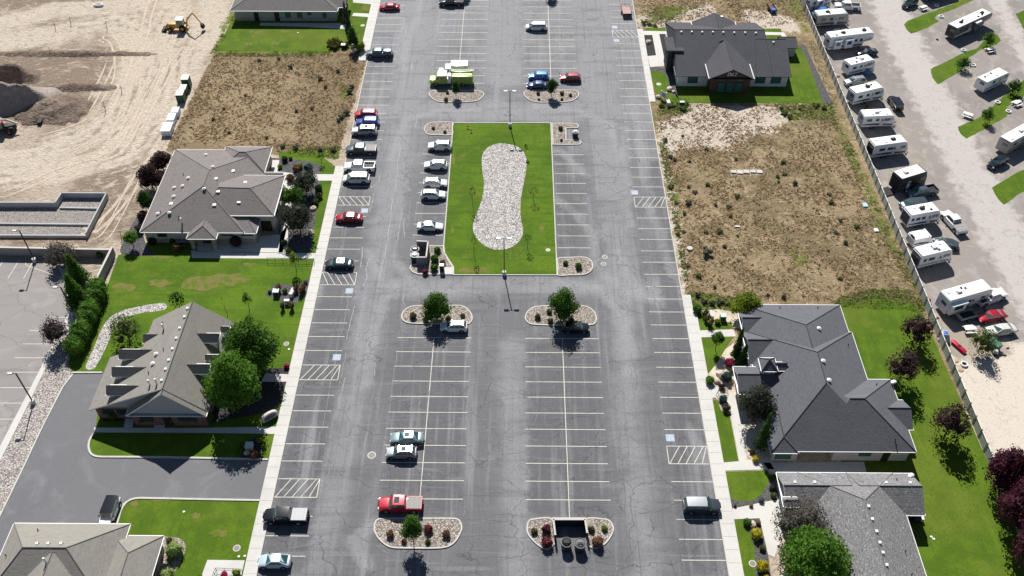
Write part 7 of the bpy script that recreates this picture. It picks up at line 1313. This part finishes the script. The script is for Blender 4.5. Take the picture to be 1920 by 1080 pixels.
# ------------------------------------------------------------------ machines and containers on the dirt lot
YEL = plain('machine_yellow', (.62, .34, .06), .45); RED2 = plain('machine_red', (.45, .06, .05), .45)
def seg(t, name, P, w_, h, m):
    mb = MB(); 
    for a_, b_ in zip(P[:-1], P[1:]): mb.cyl(a_, b_, h, h * .8, n=6)
    return mb.build(name, [m], t)
b = G(338, 56); t = thing('backhoe_loader', 'yellow backhoe loader with a white cab roof on the bare dirt', 'digger', (b.x, b.y, 0), math.pi)
put('chassis', bevel(MB().box(.3, 0, .95, 3.9, 1.1, .6).box(1.5, 0, 1.35, 1.7, .95, .7).mesh('chassis', [YEL]), .05), t)
cb = put('cab', bevel(MB().box(-.45, 0, 2.0, 1.5, 1.5, 1.5, 0, 0, .9).mesh('cab', [CG]), .04), t); MB().box(-.45, 0, 2.82, 1.7, 1.65, .14).build('cab_roof', [WH], cb)
for x, y_, z in [(-1.15, .7, 2), (-1.15, -.7, 2), (.25, .7, 2), (.25, -.7, 2)]: MB().box(x, y_, z, .1, .1, 1.5).build('pillar', [YEL], cb)
for x, r in ((-.9, .75), (2.0, .5)):
    for s in (1, -1): wh = put('wheel', MB().cyl((0, -.2, 0), (0, .2, 0), r, n=18).mesh('wheel', [TYR]), t, (x, s * .95, r)); MB().cyl((0, .2 * s, 0), (0, .23 * s, 0), r * .5, n=12).build('rim', [YEL], wh)
for s in (1, -1): seg(t, 'loader_arm', [(.4, s * .6, 1.4), (2.2, s * .6, 1.1), (3.2, s * .6, .5)], .1, .12, YEL)
MB().extr_y([(3.0, .1), (3.9, .1), (4.0, .35), (3.3, .45), (3.15, 1.0), (3.0, .95)], -1.1, 1.1).build('bucket', [BLK], t)
seg(t, 'boom', [(-1.6, 0, 1.0), (-2.3, 0, 2.8), (-3.8, 0, 4.3)], .2, .19, YEL); seg(t, 'dipper_arm', [(-3.8, 0, 4.3), (-5.3, 0, 1.6)], .2, .15, YEL); MB().extr_y([(-5.1, 1.7), (-5.6, 1.5), (-5.9, .8), (-5.4, .4), (-5.0, .9)], -.4, .4).build('digging_bucket', [BLK], t)
for s in (1, -1): seg(t, 'stabiliser', [(-1.7, s * .5, 1.0), (-1.9, s * 1.5, .1)], .1, .1, YEL)
b = G(8, 250); t = thing('telehandler', 'red and black telehandler cut off by the left edge of the dirt lot', 'forklift', (b.x, b.y + .5, 0), 0)
put('chassis', bevel(MB().box(-.4, 0, 1.1, 5.2, 1.7, .8).mesh('chassis', [BLK]), .06), t); cb = put('cab', bevel(MB().box(-.2, -.55, 2.0, 1.5, .95, 1.4, 0, 0, .9).mesh('cab', [CG]), .05), t); MB().box(-.2, -.55, 2.75, 1.5, 1.0, .1).build('cab_roof', [RED2], cb); MB().box(-1.6, .1, 1.7, 1.4, 1.6, .8).build('engine_cover', [RED2], t)
seg(t, 'boom', [(-2.6, .5, 2.4), (1.0, .5, 2.6), (3.0, .5, 1.6)], .25, .24, PALE)
for x in (-1.9, 1.5):
    for s in (1, -1): wh = put('wheel', MB().cyl((0, -.2, 0), (0, .2, 0), .62, n=18).mesh('wheel', [TYR]), t, (x, s * 1.0, .62)); MB().cyl((0, .2 * s, 0), (0, .23 * s, 0), .3, n=12).build('rim', [RED2], wh)
b = G(74, 231); t = thing('pallet_forks', 'detached black pallet fork attachment lying on the dirt right of the telehandler', 'forks', (b.x, b.y, .05), math.pi)
for s in (-.5, .5): MB().box(1.6, s, .1, 3.2, .16, .1).build('fork', [plain('rust_steel', (.09, .05, .04), .7)], t)
MB().box(-.3, 0, .35, .8, 1.5, .6).build('carriage', [BLK], t)
ang = math.degrees(math.atan2((G(347, 145) - G(312, 240)).y, (G(347, 145) - G(312, 240)).x)); GREENC = plain('dark_green_steel', (.015, .07, .04), .5); CREAM = plain('cream_lid', (.62, .60, .50), .5); WHB = plain('white_wrap', (.72, .73, .78), .5)
for x, y, l, w_, h, m, tp, lab in [(347, 145, 1.9, 1.5, 2.3, GREENC, CREAM, 'tallest dark green container with a cream lid, at the top of the row'), (343, 163.5, 1.9, 1.3, 1.6, GREENC, CREAM, 'middle dark green container with a cream lid'), (337, 174, 2.0, 1.5, 1.9, GREENC, CREAM, 'lowest dark green container, directly above the white crates'),
                                   (328.5, 206, 1.9, 1.4, 1.1, WHB, WHB, 'topmost white crate by the edge of the dry field'), (321, 219, 2.2, 1.5, 1.1, WHB, WHB, 'middle white crate by the edge of the dry field'), (312.5, 238, 3.0, 1.9, 1.2, WHB, WHB, 'largest white crate, lowest by the edge of the dry field')]:
    ubox(x, y, l, w_, h, m, tp, lab, ang, 'storage_container', 'container')
b = G(185, 11); t = thing('trough', 'white oval tub lying on the dirt at the top left', 'tub', (b.x, b.y, 0)); mb = MB(); ring(mb, [(1.2 * math.cos(R(a)), .6 * math.sin(R(a))) for a in range(0, 360, 24)], .18, 0, .5); mb.build('rim', [WH if y < 900 else plain('dull_rim', (.2, .2, .2), .5)], t); MB().prism([(1.05 * math.cos(R(a)), .5 * math.sin(R(a))) for a in range(0, 360, 24)], 0, .1).build('base', [CMU], t)
for i, (x, y, h, lab) in enumerate([(104, 54, 1.6, 'leftmost dead sapling on the dirt lot'), (133, 45, 1.8, 'dead sapling second from the left on the dirt lot'), (201, 54, 2.0, 'dead sapling standing between the wheel tracks'), (198, 208, 2.4, 'bare leaning stick left of the white crates'), (94, 100, 1.6, 'stake on the bank above the excavation'), (228, 172, 1.6, 'broken stake on the wheel tracks'), (228, 447, 1.8, 'leaning post at the end of the block wall')]):
    b = G(x, y); rr = random.Random(i); mb = MB(); mb.cyl((0, 0, 0), (.2, 0, h), .06, .03, n=6)
    for k in range(7): z = h * rr.uniform(.3, .9); a = rr.uniform(0, 6.28); mb.cyl((.2 * z / h, 0, z), (.2 + math.cos(a) * .7, math.sin(a) * .7, z + rr.uniform(-.1, .5)), .025, .01, n=4)
    tag(put('dead_sapling' if i < 3 else 'wooden_stake', mb.mesh('dead_sapling', [plain('dead_wood', (.07, .045, .035), .9)]), None, (b.x, b.y, 0)), lab, 'dead sapling' if i < 3 else 'stake')
# ------------------------------------------------------------------ trailer park furniture
def table_(x, y, rz, label):
    b = G(x, y); t = thing('picnic_table', label, 'picnic table', (b.x, b.y, .03), R(rz), 'picnic tables in the trailer park')
    put('table_top', cached('ptt', lambda: MB().box(0, 0, .76, 1.85, .78, .07).mesh('table_top', [WH])), t)
    for s in (-1, 1): put('seat', cached('pts', lambda: MB().box(0, 0, .46, 1.85, .28, .06).mesh('seat', [WH])), t, (0, s * .72, 0)); put('leg', cached('ptl', lambda: MB().box(0, 0, .37, .08, 1.4, .08).box(0, .3, .37, .08, .08, .74).box(0, -.3, .37, .08, .08, .74).mesh('leg', [BLK])), t, (s * .6, 0, 0))
for x, y, rz, lab in [(1730, 18, 30, 'picnic table beside the black SUV at the top'), (1855, 97, 20, 'picnic table below the dark-sided fifth-wheel trailer'), (1813, 219, -35, 'picnic table left of the small leaning tree'), (1905, 197, 30, 'picnic table near the right edge beside two fire rings'), (1816, 621, 5, 'cluttered picnic table beside the long camper')]: table_(x, y, rz, lab)
def frine(x, y, label, r=.55):
    b = G(x, y); t = thing('fire_ring', label, 'fire ring', (b.x, b.y, 0), 0, 'fire rings in the trailer park'); p = [(r * math.cos(R(a)), r * math.sin(R(a))) for a in range(0, 360, 20)]
    put('ring', cached('fring', lambda: (lambda mb: (ring(mb, p, .17, 0, .32), mb)[1])(MB()).mesh('ring', [PALE if 0 else WH])), t); put('ash', cached('fash', lambda: MB().cyl((0, 0, .02), (0, 0, .06), r * .72, n=14).mesh('ash', [BLK])), t)
for x, y, lab in [(1764, 32, 'fire ring on the gravel above the dark-sided fifth-wheel'), (1806, 95, 'fire ring in the shade of the dark-sided fifth-wheel'), (1824, 123, 'fire ring right of the dark bushy tree'), (1870, 193, 'fire ring just below the white trailer with its hitch left'), (1890, 210, 'fire ring left of the picnic table at the right edge'), (1807, 684, 'fire ring on the sand below the grey-green tree'), (1756, 11, 'fire ring in the shade at the top of the park')]: frine(x, y, lab)
b = G(1861, 650); t = thing('dumpster', 'dark green metal bin beside the cream-white sedan', 'bin', (b.x, b.y, 0), R(-62)); put('body', bevel(MB().box(0, 0, .55, 2.0, 1.0, 1.1, 0, 0, 1.08).mesh('body', [GRN]), .04), t); MB().box(0, 0, 1.14, 2.1, 1.1, .06).build('lid', [plain('green_lid', (.06, .16, .11), .5)], t)
b = G(1865, 664); t = thing('grill', 'black kettle grill with a silver cover below the green metal bin', 'grill', (b.x, b.y, 0)); MB().cyl((0, 0, .5), (0, 0, .9), .45, .25, n=14).build('cover', [plain('silver_cover', (.5, .5, .52), .4)], t); MB().cyl((0, 0, 0), (0, 0, .5), .4, n=10).build('bowl', [BLK], t)
b = G(1768, 634); t = thing('dome_tent', 'grey dome tent with a blue top against the panel fence', 'tent', (b.x, b.y, 0), R(-10)); put('canvas', bevel(MB().box(0, 0, .7, 2.0, 2.2, 1.4, 0, 0, .5).mesh('canvas', [plain('tent_grey', (.42, .44, .50), .7)]), .3, 3), t); put('fly', bevel(MB().box(0, 0, 1.3, 1.1, 1.2, .3, 0, 0, .5).mesh('fly', [plain('tent_blue', (.06, .16, .55), .6)]), .1), t)
b = G(1796, 652); t = thing('kayak', 'red kayak lying on the grass below the dome tent', 'kayak', (b.x, b.y, .1), R(-62)); put('hull', bevel(MB().extr_y([(-1.5, .25), (-1.0, 0), (1.0, 0), (1.5, .25), (1.0, .45), (-1.0, .45)], -.38, .38).mesh('hull', [plain('kayak_red', (.5, .02, .06), .35)]), .15, 3), t); MB().cyl((.1, 0, .4), (.1, 0, .47), .3, n=14).build('cockpit', [BLK], t)
b = G(1809, 597); t = thing('utility_trailer', 'dark open utility trailer with white railings in front of the long camper', 'trailer', (b.x, b.y, 0), R(18)); MB().box(0, 0, .55, 3.0, 1.5, .12).build('deck', [BLK], t); MB().box(0, .75, .85, 3.0, .06, .5).box(0, -.75, .85, 3.0, .06, .5).box(-1.5, 0, .95, .06, 1.5, .7).build('rail', [GAL], t); wheels6(t, (0,), .32, .95)
for i, (x, y, z, s, m, lab) in enumerate([(1740, 566, .9, .7, 'r', 'red bundle on the pile behind the long camper'), (1742, 575, .8, .8, 'b', 'blue bundle on the pile behind the long camper'), (1746, 585, .5, .7, 'p', 'pink-grey bag on the pile behind the long camper'), (1752, 592, .35, 1.2, 'w', 'stack of boards behind the long camper'), (1683, 434, .4, .8, 'p', 'pinkish bag against the fence by the white trailer'), (1697, 468, .6, .7, 'r', 'rust-red bundle beside the short white trailer'), (1569, 142, .4, 1.1, 'w', 'board leaning at the fence beside the blue-tarp trailer'), (1627, 139, 1.2, 1.4, 'bt', 'blue tarpaulin heap leaning on a white trailer'), (1792, 676, .2, 1.0, 'w', 'tan planks on the sand near the kayak'), (1799, 691, .2, 1.2, 'w', 'heap of broken boards near the lowest fire ring'), (1880, 664, .4, .7, 'w', 'upper pale block at the edge of the scrubby grass'), (1889, 652, .3, .5, 'w', 'smaller pale block near the cream-white sedan'), (1853, 578, .15, 1.5, 'w', 'tan board lying between the long camper and the red sedan'), (1757, 75, .35, .5, 'k', 'black bag on the gravel left of the dark fifth-wheel')]):
    b = G(x, y); mm_ = {'r': plain('rag_red', (.4, .03, .05), .7), 'b': plain('rag_blue', (.05, .16, .5), .7), 'p': plain('rag_pink', (.45, .32, .32), .8), 'w': plain('raw_wood', (.45, .34, .24), .8), 'bt': plain('tarp_blue', (.10, .22, .38), .6), 'k': BLK}[m]
    bm = bmesh.new(); bmesh.ops.create_icosphere(bm, subdivisions=2, radius=.5)
    for v in bm.verts: v.co *= 1 + .35 * mnoise.noise(v.co * 3 + Vector((i, 0, 0))); v.co.x *= s * 1.3; v.co.y *= s * .8; v.co.z = max(0, v.co.z + .35) * z
    me = bpy.data.meshes.new('bundle'); bm.to_mesh(me); bm.free(); me.materials.append(mm_); tag(put('bundle', me, None, (b.x, b.y, .02), i * .9), lab, 'bundle')
# litter on the right field
for x0, x1, y, lab, sy, m in [(1369, 1430, 323, 'row of broken white concrete slabs on the dry field', 1.1, MT['curb']), (1617, 1627, 386, 'pale blue board lying on the dry field', 1.2, plain('pale_blue', (.4, .55, .68), .5)), (1638, 1647, 433, 'white crumpled bag on the dry field', .8, WH), (1377, 1388, 425, 'white and black scrap on the dry field', .4, WH)]:
    a, b = G(x0, y), G(x1, y); rr = random.Random(int(x0)); mb = MB(); n = 5 if x1 - x0 > 30 else 1
    for k in range(n): mb.box(a.x + (b.x - a.x) * (k + .5) / n, a.y + rr.uniform(-.15, .15), .15, (b.x - a.x) / n * .93, sy * rr.uniform(.7, 1.1), .16, rr.uniform(-.1, .1), 0, .9)
    tag(mb.build('debris', [m]), lab, 'debris')
b = G(1293, 467); tag(put('manhole_ring', MB().cyl((0, 0, 0), (0, 0, .3), .5, n=16).mesh('manhole_ring', [MT['curb']]), None, (b.x, b.y, 0)), 'white concrete manhole ring on the dry field', 'manhole')
b = G(1446, 20); t = thing('utility_trailer', 'rusty brown utility trailer with a blue load at the top of the weedy field', 'trailer', (b.x, b.y, 0), R(97)); MB().box(0, 0, .6, 3.6, 1.4, .12).build('deck', [plain('rust_steel', (.09, .05, .04))], t); MB().box(0, .7, .9, 3.6, .06, .4).box(0, -.7, .9, 3.6, .06, .4).build('rail', [plain('rust_steel', (.09, .05, .04))], t); MB().box(-1.1, 0, .85, .9, 1.0, .4).build('load', [plain('rag_blue', (.05, .16, .5))], t); wheels6(t, (0,), .32, .9)
bpy.context.view_layer.update()
